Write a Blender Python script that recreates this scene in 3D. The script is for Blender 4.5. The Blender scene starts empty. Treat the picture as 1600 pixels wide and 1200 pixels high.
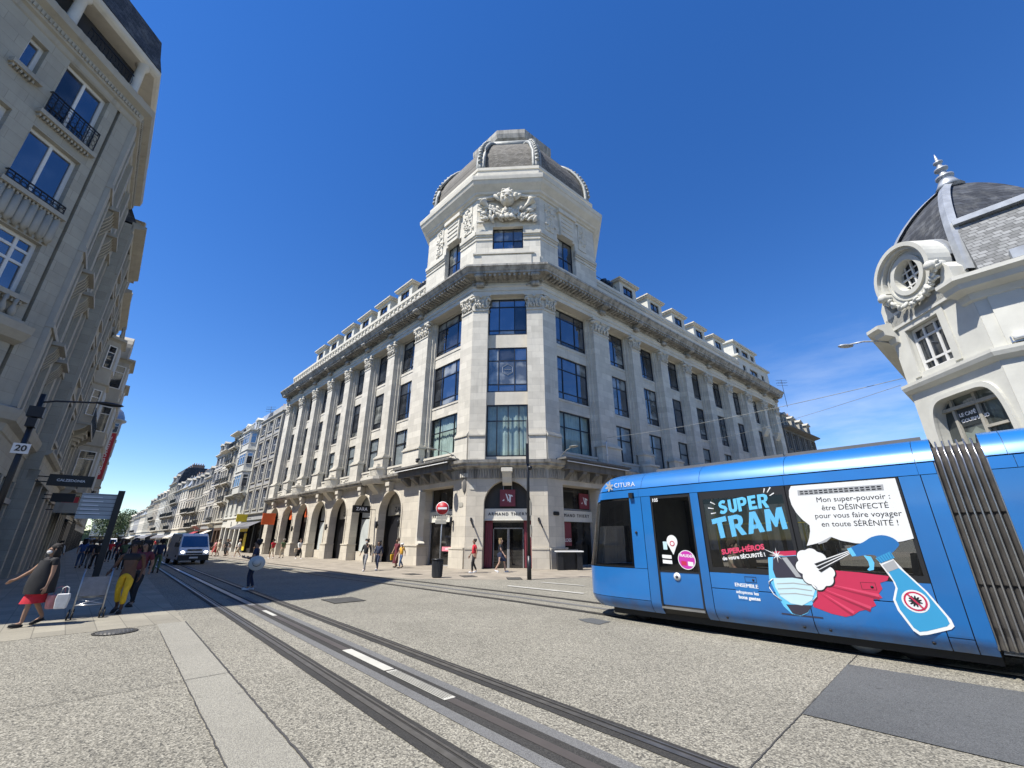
import bpy, bmesh, math, random
from mathutils import Matrix, Vector
from math import sin, cos, tan, pi, sqrt, atan2, radians as R
random.seed(11)
sc = bpy.context.scene
COL = sc.collection

# ------------------------------------------------------------------ mesh building
class MB:
    """collects faces; build() links them as ONE mesh object"""
    def __init__(self):
        self.v = []; self.f = []; self.m = []; self.s = []
    def add(self, vs, fs, mat=0, smooth=False, M=None):
        o = len(self.v)
        if M is not None: vs = [tuple(M @ Vector(p)) for p in vs]
        self.v += [tuple(p) for p in vs]
        for f in fs:
            self.f.append([i + o for i in f]); self.m.append(mat); self.s.append(smooth)
        return self
    def box(self, x0, x1, y0, y1, z0, z1, mat=0, M=None):
        return self.add([(x0,y0,z0),(x1,y0,z0),(x1,y1,z0),(x0,y1,z0),(x0,y0,z1),(x1,y0,z1),(x1,y1,z1),(x0,y1,z1)],
            [(0,3,2,1),(4,5,6,7),(0,1,5,4),(1,2,6,5),(2,3,7,6),(3,0,4,7)], mat, False, M)
    def prism(self, poly, a0, a1, axis='y', mat=0, M=None, smooth=False):
        n = len(poly)
        g = {'y': lambda p, a: (p[0], a, p[1]), 'z': lambda p, a: (p[0], p[1], a), 'x': lambda p, a: (a, p[0], p[1])}[axis]
        vs = [g(p, a0) for p in poly] + [g(p, a1) for p in poly]
        fs = [list(range(n))[::-1], list(range(n, 2*n))] + [(i, (i+1) % n, n+(i+1) % n, n+i) for i in range(n)]
        return self.add(vs, fs, mat, smooth, M)
    def quad(self, a, b, c, d, mat=0, M=None):
        return self.add([a, b, c, d], [(0,1,2,3)], mat, False, M)
    def lathe(self, prof, c=(0,0), seg=16, mat=0, smooth=True, M=None, sx=1, sy=1):
        vs = []; fs = []; n = len(prof)
        for (r, z) in prof:
            for k in range(seg):
                a = 2*pi*k/seg
                vs.append((c[0]+r*cos(a)*sx, c[1]+r*sin(a)*sy, z))
        for i in range(n-1):
            for k in range(seg):
                k2 = (k+1) % seg
                fs.append((i*seg+k, i*seg+k2, (i+1)*seg+k2, (i+1)*seg+k))
        fs.append(list(range(seg))[::-1]); fs.append([(n-1)*seg+k for k in range(seg)])
        return self.add(vs, fs, mat, smooth, M)
    def tube(self, pts, r, seg=6, mat=0, M=None, smooth=True):
        pts = [Vector(p) for p in pts]; vs = []; fs = []
        rr = r if isinstance(r, (list, tuple)) else [r]*len(pts)
        for i, p in enumerate(pts):
            d = (pts[min(i+1, len(pts)-1)] - pts[max(i-1, 0)]).normalized()
            u = d.cross(Vector((0,0,1)) if abs(d.z) < .95 else Vector((1,0,0))).normalized(); w = d.cross(u)
            for k in range(seg):
                a = 2*pi*k/seg
                vs.append(p + u*cos(a)*rr[i] + w*sin(a)*rr[i])
        for i in range(len(pts)-1):
            for k in range(seg):
                k2 = (k+1) % seg
                fs.append((i*seg+k, i*seg+k2, (i+1)*seg+k2, (i+1)*seg+k))
        fs.append(list(range(seg))[::-1]); fs.append([(len(pts)-1)*seg+k for k in range(seg)])
        return self.add(vs, fs, mat, smooth, M)
    def bar(self, a, b, w, h=None, mat=0):
        """rectangular bar from a to b"""
        h = h or w; a = Vector(a); b = Vector(b); d = (b-a).normalized()
        u = d.cross(Vector((0,0,1)) if abs(d.z) < .95 else Vector((0,1,0))).normalized(); v = d.cross(u)
        vs = [p + u*sx*w/2 + v*sy*h/2 for p in (a, b) for sx, sy in ((-1,-1),(1,-1),(1,1),(-1,1))]
        return self.add(vs, [(0,1,2,3),(7,6,5,4),(0,4,5,1),(1,5,6,2),(2,6,7,3),(3,7,4,0)], mat)
    def ball(self, c, r, seg=8, rings=6, mat=0, M=None):
        rx, ry, rz = r if isinstance(r, (list, tuple)) else (r, r, r)
        vs = [(c[0], c[1], c[2]-rz)]; fs = []
        for i in range(1, rings):
            t = -pi/2 + pi*i/rings
            for k in range(seg):
                a = 2*pi*k/seg
                vs.append((c[0]+rx*cos(t)*cos(a), c[1]+ry*cos(t)*sin(a), c[2]+rz*sin(t)))
        vs.append((c[0], c[1], c[2]+rz)); last = len(vs)-1
        for k in range(seg):
            k2 = (k+1) % seg
            fs.append((0, 1+k2, 1+k)); fs.append((last, last-seg+k, last-seg+k2))
            for i in range(rings-2):
                fs.append((1+i*seg+k, 1+i*seg+k2, 1+(i+1)*seg+k2, 1+(i+1)*seg+k))
        return self.add(vs, fs, mat, True, M)
    def leaf(self, c, r, rot, seg=6, rings=4, mat=0):
        M = Matrix.Translation(c) @ rot.to_4x4()
        return self.ball((0,0,0), r, seg, rings, mat, M)
    def sweep(self, prof, path, closed=False, mat=0, smooth=False):
        """profile [(out, z)] along plan path [(x, y)], mitred; out is to the right of the path"""
        n = len(path); P = [Vector((p[0], p[1])) for p in path]; vs = []; fs = []; m = len(prof)
        for i in range(n):
            if closed or 0 < i < n-1:
                d1 = (P[i]-P[i-1]).normalized(); d2 = (P[(i+1) % n]-P[i]).normalized()
            elif i == 0: d1 = d2 = (P[1]-P[0]).normalized()
            else: d1 = d2 = (P[i]-P[i-1]).normalized()
            n1 = Vector((d1.y, -d1.x)); n2 = Vector((d2.y, -d2.x))
            b = (n1+n2).normalized(); b = b / max(.3, b.dot(n1))
            for (o, z) in prof: vs.append((P[i].x+b.x*o, P[i].y+b.y*o, z))
        for i in range(n if closed else n-1):
            j = (i+1) % n
            for k in range(m-1):
                fs.append((i*m+k, j*m+k, j*m+k+1, i*m+k+1))
        if not closed:
            fs.append(list(range(m))); fs.append([(n-1)*m+k for k in range(m)][::-1])
        return self.add(vs, fs, mat, smooth)
    def wall(self, x0, x1, z0, z1, ops, y0, y1, mat=0):
        """a wall slab with rectangular openings (xa, xb, za, zb)"""
        zs = sorted({z0, z1} | {min(max(z, z0), z1) for o in ops for z in o[2:]})
        for a, b in zip(zs, zs[1:]):
            if b-a < 1e-4: continue
            cut = sorted((o[0], o[1]) for o in ops if o[2] < b-1e-4 and o[3] > a+1e-4)
            x = x0
            for (c, d) in cut:
                if c > x+1e-4: self.box(x, c, y0, y1, a, b, mat)
                x = max(x, d)
            if x < x1-1e-4: self.box(x, x1, y0, y1, a, b, mat)
        return self
    def mesh(self, name, mats, recalc=True):
        me = bpy.data.meshes.new(name)
        me.from_pydata([tuple(p) for p in self.v], [], self.f)
        if not isinstance(mats, (list, tuple)): mats = [mats]
        for m in mats: me.materials.append(m)
        me.polygons.foreach_set('material_index', self.m)
        me.polygons.foreach_set('use_smooth', self.s)
        if recalc:
            bm = bmesh.new(); bm.from_mesh(me)
            bmesh.ops.recalc_face_normals(bm, faces=bm.faces)
            bm.to_mesh(me); bm.free()
        me.update()
        return me
    def build(self, name, mats, parent=None, M=None, recalc=True):
        return put(name, self.mesh(name, mats, recalc), parent, M)

def put(name, me, parent=None, M=None):
    o = bpy.data.objects.new(name, me); COL.objects.link(o)
    if parent is not None: o.parent = parent
    if M is not None: o.matrix_local = M
    return o

def tag(o, label=None, cat=None, group=None, kind=None):
    if label: o['label'] = label
    if cat: o['category'] = cat
    if group: o['group'] = group
    if kind: o['kind'] = kind
    return o

def thing(name, label, cat, loc=(0,0,0), rotz=0, group=None):
    o = bpy.data.objects.new(name, None); COL.objects.link(o)
    o.empty_display_size = .3
    o.location = loc; o.rotation_euler = (0, 0, rotz)
    return tag(o, label, cat, group)

def dup(root, loc, rotz=0, label=None, scale=None):
    def cp(o, par):
        c = o.copy(); COL.objects.link(c)
        if par is not None: c.parent = par
        for ch in o.children: cp(ch, c)
        return c
    r = cp(root, None); r.location = loc; r.rotation_euler = (0, 0, rotz)
    if scale: r.scale = (scale,)*3
    if label: r['label'] = label
    return r

def TR(x=0, y=0, z=0, rz=0): return Matrix.Translation((x, y, z)) @ Matrix.Rotation(rz, 4, 'Z')
def azv(a): return Vector((sin(R(a)), cos(R(a))))
def arz(a): return R(90-a)      # z rotation that turns local +x to compass azimuth a

def text_mesh(body, size, mat, bold=0.0, shear=0.0, spacing=1.0, extrude=.004, align='CENTER'):
    cu = bpy.data.curves.new('lettering', 'FONT'); cu.body = body; cu.size = size; cu.offset = 0 if 'M' in body else bold; cu.shear = shear
    cu.space_character = spacing; cu.extrude = extrude; cu.align_x = align; cu.align_y = 'CENTER'; cu.resolution_u = 3
    o = bpy.data.objects.new('lettering', cu); COL.objects.link(o)
    dg = bpy.context.evaluated_depsgraph_get(); dg.update()
    me = bpy.data.meshes.new_from_object(o.evaluated_get(dg))
    bpy.data.objects.remove(o)
    me.materials.clear(); me.materials.append(mat)
    if 'M' in body and bold > 0:            # embolden by a shifted double (the M outline cannot be offset)
        bm = bmesh.new(); bm.from_mesh(me); r = bmesh.ops.duplicate(bm, geom=bm.verts[:]+bm.edges[:]+bm.faces[:])
        bmesh.ops.translate(bm, verts=[v for v in r['geom'] if isinstance(v, bmesh.types.BMVert)], vec=(bold*2.2, bold*.6, .0007)); bm.to_mesh(me); bm.free()
    return me
def text(body, size, mat, parent, x, y, z, rot=0.0, name='lettering', **k):
    """letters standing upright on a facade that faces local -y"""
    M = Matrix.Translation((x, y, z)) @ Matrix.Rotation(-rot, 4, 'Y') @ Matrix.Rotation(pi/2, 4, 'X')
    return put(name, text_mesh(body, size, mat, **k), parent, M)

# ------------------------------------------------------------------ materials
def newmat(name):
    m = bpy.data.materials.new(name); m.use_nodes = True
    nt = m.node_tree; b = nt.nodes['Principled BSDF']
    return m, nt, b
def nd(nt, t, **k):
    n = nt.nodes.new(t)
    for a, v in k.items():
        if a in n.inputs: n.inputs[a].default_value = v
        else: setattr(n, a, v)
    return n
def mixc(nt, fac, a, b, mode='MIX'):
    n = nt.nodes.new('ShaderNodeMix'); n.data_type = 'RGBA'; n.blend_type = mode; n.clamp_factor = True
    for sock, v in ((n.inputs[0], fac), (n.inputs[6], a), (n.inputs[7], b)):
        if hasattr(v, 'is_linked'): nt.links.new(v, sock)
        else: sock.default_value = v if not isinstance(v, tuple) or len(v) == 4 else (*v, 1)
    return n.outputs[2]
def ramp(nt, src, p0, p1, c0=(0,0,0), c1=(1,1,1)):
    r = nt.nodes.new('ShaderNodeValToRGB'); e = r.color_ramp.elements
    e[0].position = p0; e[0].color = (*c0, 1); e[1].position = p1; e[1].color = (*c1, 1)
    nt.links.new(src, r.inputs[0]); return r.outputs[0]
def coords(nt, mode='Object'):
    return nt.nodes.new('ShaderNodeTexCoord').outputs[mode]
def noise(nt, vec, scale, detail=4, rough=.55, sc3=None):
    if sc3:
        mp = nt.nodes.new('ShaderNodeMapping'); mp.inputs['Scale'].default_value = sc3
        nt.links.new(vec, mp.inputs[0]); vec = mp.outputs[0]
    n = nd(nt, 'ShaderNodeTexNoise', Scale=scale, Detail=detail, Roughness=rough); nt.links.new(vec, n.inputs['Vector'])
    return n.outputs[0]
def bump(nt, b, h, strength, dist=.02):
    n = nd(nt, 'ShaderNodeBump', Strength=strength, Distance=dist); nt.links.new(h, n.inputs['Height'])
    nt.links.new(n.outputs[0], b.inputs['Normal'])

def plain(name, col, rough=.6, metal=0, spec=.5, mottle=.12, mscale=3, bmp=0, coat=0):
    m, nt, b = newmat(name)
    c = coords(nt)
    f = noise(nt, c, mscale, 5)
    lo = tuple(x*(1-mottle) for x in col); hi = tuple(min(1, x*(1+mottle)) for x in col)
    nt.links.new(ramp(nt, f, .3, .7, lo, hi), b.inputs['Base Color'])
    b.inputs['Roughness'].default_value = rough; b.inputs['Metallic'].default_value = metal
    b.inputs['Specular IOR Level'].default_value = spec
    if coat: b.inputs['Coat Weight'].default_value = coat; b.inputs['Coat Roughness'].default_value = .06
    if bmp: bump(nt, b, noise(nt, c, mscale*8, 5), bmp, .01)
    return m

def stone(name, col, block=(1.1, .52), joint=.75, stain=.35, soot=(.06,.058,.055), mottle=.12, rough=.85, vary=.08, msize=.008, bm=.35, low=.55):
    """ashlar: blocks with thin joints, mottling, vertical rain streaks"""
    m, nt, b = newmat(name)
    c = coords(nt)
    if block:
        sx = nt.nodes.new('ShaderNodeSeparateXYZ'); nt.links.new(c, sx.inputs[0])
        ad = nd(nt, 'ShaderNodeMath', operation='ADD'); nt.links.new(sx.outputs[0], ad.inputs[0]); nt.links.new(sx.outputs[1], ad.inputs[1])
        cb = nt.nodes.new('ShaderNodeCombineXYZ'); nt.links.new(ad.outputs[0], cb.inputs[0]); nt.links.new(sx.outputs[2], cb.inputs[1])
        br = nd(nt, 'ShaderNodeTexBrick', Scale=1.0); br.inputs['Brick Width'].default_value = block[0]; br.inputs['Row Height'].default_value = block[1]
        br.inputs['Mortar Size'].default_value = msize; br.inputs['Mortar Smooth'].default_value = .3; br.inputs['Bias'].default_value = 0
        nt.links.new(cb.outputs[0], br.inputs[0])
        br.inputs['Color1'].default_value = (*[x*(1-vary) for x in col], 1)
        br.inputs['Color2'].default_value = (*[min(1, x*(1+vary)) for x in col], 1)
        br.inputs['Mortar'].default_value = (*[x*joint for x in col], 1)
        base = br.outputs[0]
    else:
        base = nt.nodes.new('ShaderNodeRGB').outputs[0]; base.default_value = (*col, 1)
    f1 = noise(nt, c, 1.1, 8, .65)
    base = mixc(nt, 1.0, base, ramp(nt, f1, .25, .75, (1-mottle*1.6,)*3, (1+mottle*.5,)*3), 'MULTIPLY')
    st = noise(nt, c, 1.0, 6, .6, (2.6, 2.6, .22))
    base = mixc(nt, ramp(nt, st, low, low+.27, (0,0,0), (stain,)*3), base, soot)
    nt.links.new(base, b.inputs['Base Color'])
    b.inputs['Roughness'].default_value = rough; b.inputs['Specular IOR Level'].default_value = .25
    h = noise(nt, c, 14, 6, .7)
    if block:
        h = mixc(nt, br.outputs['Fac'], h, (.0, .0, .0))
    bump(nt, b, h, bm, .02)
    return m

def slate(name, col, row=.16, w=.26, stain=.3, light=(.35,.35,.33)):
    m, nt, b = newmat(name); c = coords(nt)
    sx = nt.nodes.new('ShaderNodeSeparateXYZ'); nt.links.new(c, sx.inputs[0])
    ad = nd(nt, 'ShaderNodeMath', operation='ADD'); nt.links.new(sx.outputs[0], ad.inputs[0]); nt.links.new(sx.outputs[1], ad.inputs[1])
    cb = nt.nodes.new('ShaderNodeCombineXYZ'); nt.links.new(ad.outputs[0], cb.inputs[0]); nt.links.new(sx.outputs[2], cb.inputs[1])
    br = nd(nt, 'ShaderNodeTexBrick', Scale=1.0); br.inputs['Brick Width'].default_value = w; br.inputs['Row Height'].default_value = row
    br.inputs['Mortar Size'].default_value = .012; br.inputs['Mortar Smooth'].default_value = .6
    br.inputs['Color1'].default_value = (*[x*.7 for x in col], 1); br.inputs['Color2'].default_value = (*[x*1.35 for x in col], 1)
    br.inputs['Mortar'].default_value = (*[x*.35 for x in col], 1)
    nt.links.new(cb.outputs[0], br.inputs[0])
    n1 = noise(nt, c, 1.6, 8, .7)
    nt.links.new(mixc(nt, ramp(nt, n1, .5, .75, (0,0,0), (stain,)*3), br.outputs[0], light), b.inputs['Base Color'])
    b.inputs['Roughness'].default_value = .75; b.inputs['Specular IOR Level'].default_value = .2
    bump(nt, b, br.outputs['Fac'], -.6, .02)
    return m

def glass_dark(name, base=(.02,.024,.03), refl=.32, tint=(.75,.85,1)):
    """office glazing seen by day: a dark room behind a mirror-like pane"""
    m, nt, b = newmat(name)
    out = nt.nodes['Material Output']
    b.inputs['Base Color'].default_value = (*base, 1); b.inputs['Roughness'].default_value = .25; b.inputs['Specular IOR Level'].default_value = 0
    oi = nt.nodes.new('ShaderNodeObjectInfo')
    c = coords(nt)
    v = noise(nt, c, .9, 2)
    nt.links.new(mixc(nt, ramp(nt, v, .45, .62), tuple(x*.5 for x in base), tuple(x*2.2 for x in base)), b.inputs['Base Color'])
    g = nd(nt, 'ShaderNodeBsdfGlossy', Roughness=.02); g.inputs['Color'].default_value = (*tint, 1)
    lw = nd(nt, 'ShaderNodeFresnel', IOR=1.5)
    ma = nd(nt, 'ShaderNodeMath', operation='ADD'); ma.inputs[1].default_value = refl; nt.links.new(lw.outputs[0], ma.inputs[0]); ma.use_clamp = True
    mx = nt.nodes.new('ShaderNodeMixShader')
    nt.links.new(ma.outputs[0], mx.inputs[0]); nt.links.new(b.outputs[0], mx.inputs[1]); nt.links.new(g.outputs[0], mx.inputs[2])
    nt.links.new(mx.outputs[0], out.inputs[0])
    w = noise(nt, c, 1.3, 2); bp = nd(nt, 'ShaderNodeBump', Strength=.02, Distance=.02); nt.links.new(w, bp.inputs['Height'])
    nt.links.new(bp.outputs[0], g.inputs['Normal'])
    return m
def glass_clear(name, tint=(.8,.86,.85), refl=.05):
    m, nt, b = newmat(name); out = nt.nodes['Material Output']; nt.nodes.remove(b)
    t = nt.nodes.new('ShaderNodeBsdfTransparent'); t.inputs[0].default_value = (*tint, 1)
    g = nd(nt, 'ShaderNodeBsdfGlossy', Roughness=.02)
    lw = nd(nt, 'ShaderNodeFresnel', IOR=1.5)
    gm = nt.nodes.new('ShaderNodeNewGeometry'); mr = nd(nt, 'ShaderNodeMath', operation='MULTIPLY_ADD'); mr.inputs[1].default_value = -.83333; mr.inputs[2].default_value = 1.5
    nt.links.new(gm.outputs['Backfacing'], mr.inputs[0]); nt.links.new(mr.outputs[0], lw.inputs['IOR'])
    ma = nd(nt, 'ShaderNodeMath', operation='ADD'); ma.inputs[1].default_value = refl; nt.links.new(lw.outputs[0], ma.inputs[0]); ma.use_clamp = True
    mx = nt.nodes.new('ShaderNodeMixShader')
    nt.links.new(ma.outputs[0], mx.inputs[0]); nt.links.new(t.outputs[0], mx.inputs[1]); nt.links.new(g.outputs[0], mx.inputs[2])
    nt.links.new(mx.outputs[0], out.inputs[0])
    return m

M_ = {}
STONE = (.60,.567,.485)
M_['stone'] = stone('pale_limestone', STONE, stain=.36, low=.56, soot=(.13,.12,.105), vary=.11)
M_['stone_plain'] = stone('pale_limestone_moulded', (.60,.567,.485), block=None, stain=.22, low=.58)
M_['stone_base'] = stone('limestone_ground_floor', (.55,.505,.42), block=(1.25,.62), joint=.7, stain=.25, low=.58, vary=.1)
M_['stone_soot'] = stone('sooty_limestone', (.40,.385,.345), block=None, stain=.75, low=.42, soot=(.07,.068,.065))
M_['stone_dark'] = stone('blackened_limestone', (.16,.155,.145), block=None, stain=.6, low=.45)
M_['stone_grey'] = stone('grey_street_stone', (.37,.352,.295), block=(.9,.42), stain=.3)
M_['stone_grey2'] = stone('grey_street_stone_moulded', (.38,.362,.31), block=None, stain=.35)
M_['render_white'] = stone('white_render', (.56,.555,.50), block=None, stain=.10, low=.62, bm=.12)
M_['render_cream'] = stone('cream_render', (.60,.56,.47), block=None, stain=.2)
M_['render_grey'] = stone('grey_render', (.36,.36,.355), block=None, stain=.2)
M_['render_tan'] = stone('tan_render', (.46,.41,.33), block=None, stain=.25)
M_['brickred'] = stone('brown_brick', (.30,.20,.15), block=(.24,.08), stain=.25, msize=.012, joint=1.3)
M_['slate'] = slate('dark_slate', (.055,.06,.07))
M_['slate_brown'] = slate('weathered_slate', (.135,.125,.108), stain=.25)
M_['slate_light'] = slate('light_slate', (.19,.195,.195), row=.12, w=.2, stain=.7, light=(.07,.075,.07))
M_['zinc'] = plain('zinc', (.34,.36,.38), .45, .35, mottle=.2)
M_['lead'] = plain('weathered_lead', (.22,.23,.22), .6, .1, mottle=.3)
M_['black'] = plain('black_metal', (.018,.019,.022), .4, .3)
M_['blackframe'] = plain('black_window_frame', (.015,.015,.018), .35)
M_['iron'] = plain('wrought_iron', (.012,.013,.016), .5, .4)
M_['white'] = plain('white_paint', (.72,.72,.70), .45, mottle=.05)
M_['whiteframe'] = plain('white_window_frame', (.62,.62,.60), .5, mottle=.06)
M_['greyframe'] = plain('grey_window_frame', (.3,.3,.3), .5, mottle=.06)
M_['pane'] = glass_dark('window_pane', (.02,.024,.03), .20, (.85,.9,1))
M_['pane_blind'] = glass_dark('blind_behind_pane', (.13,.135,.125), .10, (.9,.95,1))
M_['pane_low'] = glass_dark('dim_window_pane', (.018,.02,.024), .06, (.9,.95,1))
M_['pane_shop'] = glass_dark('shop_pane', (.016,.015,.014), .03, (.9,.9,.9))
M_['clear'] = glass_clear('clear_pane', (.92,.96,.95), .03)
M_['curtain'] = plain('pale_green_curtain', (.34,.42,.39), .9, mottle=.25, mscale=1.4)
M_['blind'] = plain('roller_blind', (.42,.45,.44), .9, mottle=.15, mscale=.8)
M_['interior'] = plain('dark_interior', (.03,.03,.032), .9)
M_['burgundy'] = plain('burgundy_panel', (.20,.035,.05), .55, mottle=.15)
M_['cream'] = plain('cream_fascia', (.66,.64,.56), .6, mottle=.05)
M_['letter'] = plain('dark_lettering', (.03,.028,.025), .5)
M_['letter_w'] = plain('white_lettering', (.8,.8,.8), .5, mottle=.02)
M_['orange'] = plain('orange_sign', (.75,.13,.03), .5, mottle=.05)
M_['red'] = plain('red_sign', (.45,.02,.03), .5, mottle=.05)
M_['pink'] = plain('pink_strip', (.75,.22,.28), .6, mottle=.05)
M_['yellow'] = plain('yellow_sign', (.75,.58,.03), .5, mottle=.06)
M_['steel'] = plain('steel', (.42,.42,.42), .3, .9)
# ------------------------------------------------------------------ camera, light, sky
SUN_AZ, SUN_EL = -123.0, 60.0            # where the sun stands (compass azimuth from +Y, clockwise)
cam = bpy.data.cameras.new('camera'); co = bpy.data.objects.new('camera', cam); COL.objects.link(co)
cam.sensor_width = 36; cam.lens = 36*655/1600; cam.clip_end = 5000; cam.clip_start = .05
co.location = (0, 0, 1.7); co.rotation_euler = (pi/2 + math.atan(243/655), 0, 0)
sc.camera = co
su = bpy.data.lights.new('sun', 'SUN'); so = bpy.data.objects.new('sun', su); COL.objects.link(so)
su.energy = 5.0; su.angle = R(.53); su.color = (1, .955, .88)
sd = Vector((sin(R(SUN_AZ))*cos(R(SUN_EL)), cos(R(SUN_AZ))*cos(R(SUN_EL)), sin(R(SUN_EL))))
so.rotation_euler = (-sd).to_track_quat('-Z', 'Y').to_euler(); so.location = sd*60
w = bpy.data.worlds.new('World'); sc.world = w; w.use_nodes = True
nt = w.node_tree; bg = nt.nodes['Background']
sky = nt.nodes.new('ShaderNodeTexSky'); sky.sky_type = 'NISHITA'; sky.sun_disc = False
sky.sun_elevation = R(SUN_EL); sky.sun_rotation = R(SUN_AZ % 360); sky.altitude = 80
sky.air_density = 1.0; sky.dust_density = 0.0; sky.ozone_density = 4.0
# thin high cloud low over the far roofs
gen = nt.nodes.new('ShaderNodeTexCoord').outputs['Generated']
n1 = noise(nt, gen, 3.2, 8, .62, (1.0, 1.0, 4.5))
n2 = noise(nt, gen, 1.15, 2, .5)
sep = nt.nodes.new('ShaderNodeSeparateXYZ'); nt.links.new(gen, sep.inputs[0])
cl = ramp(nt, n1, .46, .74); cb_ = ramp(nt, n2, .47, .60); el = ramp(nt, sep.outputs[2], .20, .42, (1,1,1), (0,0,0))
az_ = ramp(nt, sep.outputs[0], .40, .58)
f = mixc(nt, 1, mixc(nt, 1, cl, el, 'MULTIPLY'), az_, 'MULTIPLY')
f2 = mixc(nt, 1, f, (.38,.38,.38), 'MULTIPLY')
hs = nt.nodes.new('ShaderNodeHueSaturation'); hs.inputs['Hue'].default_value = .511; hs.inputs['Saturation'].default_value = 1.28; hs.inputs['Value'].default_value = 1.58; nt.links.new(sky.outputs[0], hs.inputs['Color'])
nt.links.new(mixc(nt, f2, hs.outputs[0], (8.2, 9.0, 10.2)), bg.inputs[0])
bg.inputs[1].default_value = .068
sc.view_settings.view_transform = 'Standard'; sc.view_settings.look = 'None'; sc.view_settings.exposure = .78; sc.view_settings.gamma = 1
sc.render.engine = 'CYCLES'
sc.cycles.max_bounces = 6; sc.cycles.diffuse_bounces = 3; sc.cycles.glossy_bounces = 3; sc.cycles.transparent_max_bounces = 8
try: sc.cycles.use_denoising = True
except Exception: pass

# ------------------------------------------------------------------ ground
def aggregate(name, c0, c1, dark=(.04,.04,.037), scale=64, amount=.22, patch=.12):
    m, nt, b = newmat(name); c = coords(nt)
    v = nd(nt, 'ShaderNodeTexVoronoi', Scale=scale); nt.links.new(c, v.inputs['Vector'])
    sp = nt.nodes.new('ShaderNodeSeparateColor'); nt.links.new(v.outputs['Color'], sp.inputs[0])
    base = ramp(nt, sp.outputs[0], .0, 1.0, c0, c1)
    base = mixc(nt, ramp(nt, sp.outputs[1], .70, .86, (0,0,0), (amount*3.2,)*3), base, dark)
    base = mixc(nt, 1, base, ramp(nt, v.outputs['Distance'], .30, .62, (1.06,)*3, (.70,)*3), 'MULTIPLY')
    v2 = nd(nt, 'ShaderNodeTexVoronoi', Scale=scale*.37); nt.links.new(c, v2.inputs['Vector'])
    s2 = nt.nodes.new('ShaderNodeSeparateColor'); nt.links.new(v2.outputs['Color'], s2.inputs[0])
    base = mixc(nt, ramp(nt, s2.outputs[2], .0, 1.0, (0,0,0), (.16,)*3), base, tuple(x*.62 for x in c0))
    big = noise(nt, c, .35, 9, .62)
    base = mixc(nt, 1, base, ramp(nt, big, .3, .7, (1-patch*1.4,)*3, (1+patch,)*3), 'MULTIPLY')
    mid = noise(nt, c, 2.4, 6, .7)
    base = mixc(nt, ramp(nt, mid, .56, .74, (0,0,0), (.30,)*3), base, tuple(x*.55 for x in c0))
    spot = noise(nt, c, 5.5, 2, .4)
    base = mixc(nt, ramp(nt, spot, .69, .74, (0,0,0), (.45,)*3), base, tuple(x*.35 for x in c0))
    run = noise(nt, c, .55, 5, .6, (1, 1, 1))
    base = mixc(nt, ramp(nt, run, .54, .70, (0,0,0), (.22,)*3), base, tuple(x*.6 for x in c0))
    nt.links.new(base, b.inputs['Base Color']); b.inputs['Roughness'].default_value = .88; b.inputs['Specular IOR Level'].default_value = .3
    hh = mixc(nt, .5, v.outputs['Distance'], noise(nt, c, scale*.8, 3))
    bump(nt, b, hh, .55, .012)
    return m
def slabs(name, col, bw, rh, rot, joint=.55, vary=.13, ms=.008):
    m, nt, b = newmat(name); c = coords(nt)
    mp = nt.nodes.new('ShaderNodeMapping'); mp.inputs['Rotation'].default_value = (0, 0, rot); nt.links.new(c, mp.inputs[0])
    br = nd(nt, 'ShaderNodeTexBrick', Scale=1.0); br.inputs['Brick Width'].default_value = bw; br.inputs['Row Height'].default_value = rh
    br.inputs['Mortar Size'].default_value = ms; br.inputs['Mortar Smooth'].default_value = .2
    br.inputs['Color1'].default_value = (*[x*(1-vary) for x in col], 1); br.inputs['Color2'].default_value = (*[x*(1+vary) for x in col], 1)
    br.inputs['Mortar'].default_value = (*[x*joint for x in col], 1); nt.links.new(mp.outputs[0], br.inputs[0])
    n1 = noise(nt, c, .9, 8, .65)
    base = mixc(nt, 1, br.outputs[0], ramp(nt, n1, .3, .72, (.78,)*3, (1.1,)*3), 'MULTIPLY')
    n2 = noise(nt, c, 30, 3); base = mixc(nt, .5, base, ramp(nt, n2, .3, .7, (.75,)*3, (1.2,)*3), 'MULTIPLY')
    nt.links.new(base, b.inputs['Base Color']); b.inputs['Roughness'].default_value = .8
    bump(nt, b, br.outputs['Fac'], -.3, .01)
    return m
M_['agg'] = aggregate('exposed_aggregate_concrete', (.165,.154,.124), (.40,.377,.308))
M_['agg2'] = aggregate('pale_kerb_concrete', (.27,.258,.215), (.33,.315,.265), (.12,.115,.11), 90, .12, .08)
M_['tar'] = aggregate('dark_tar_strip', (.035,.034,.031), (.065,.062,.057), (.02,.02,.02), 110, .2, .2)
M_['apsedge'] = aggregate('grey_concrete_edge', (.14,.14,.138), (.19,.19,.185), (.07,.07,.07), 120, .12, .1)
M_['asphalt'] = aggregate('grey_asphalt_patch', (.095,.100,.102), (.135,.140,.142), (.04,.04,.042), 110, .15, .14)
M_['pave_l'] = slabs('left_pavement_slabs', (.245,.225,.175), .9, .45, R(-45+90))
M_['pave_m'] = slabs('main_pavement_slabs', (.27,.235,.185), .8, .4, R(45))
M_['rail'] = plain('worn_rail_steel', (.17,.16,.145), .38, .7, mottle=.25, mscale=6)

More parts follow.
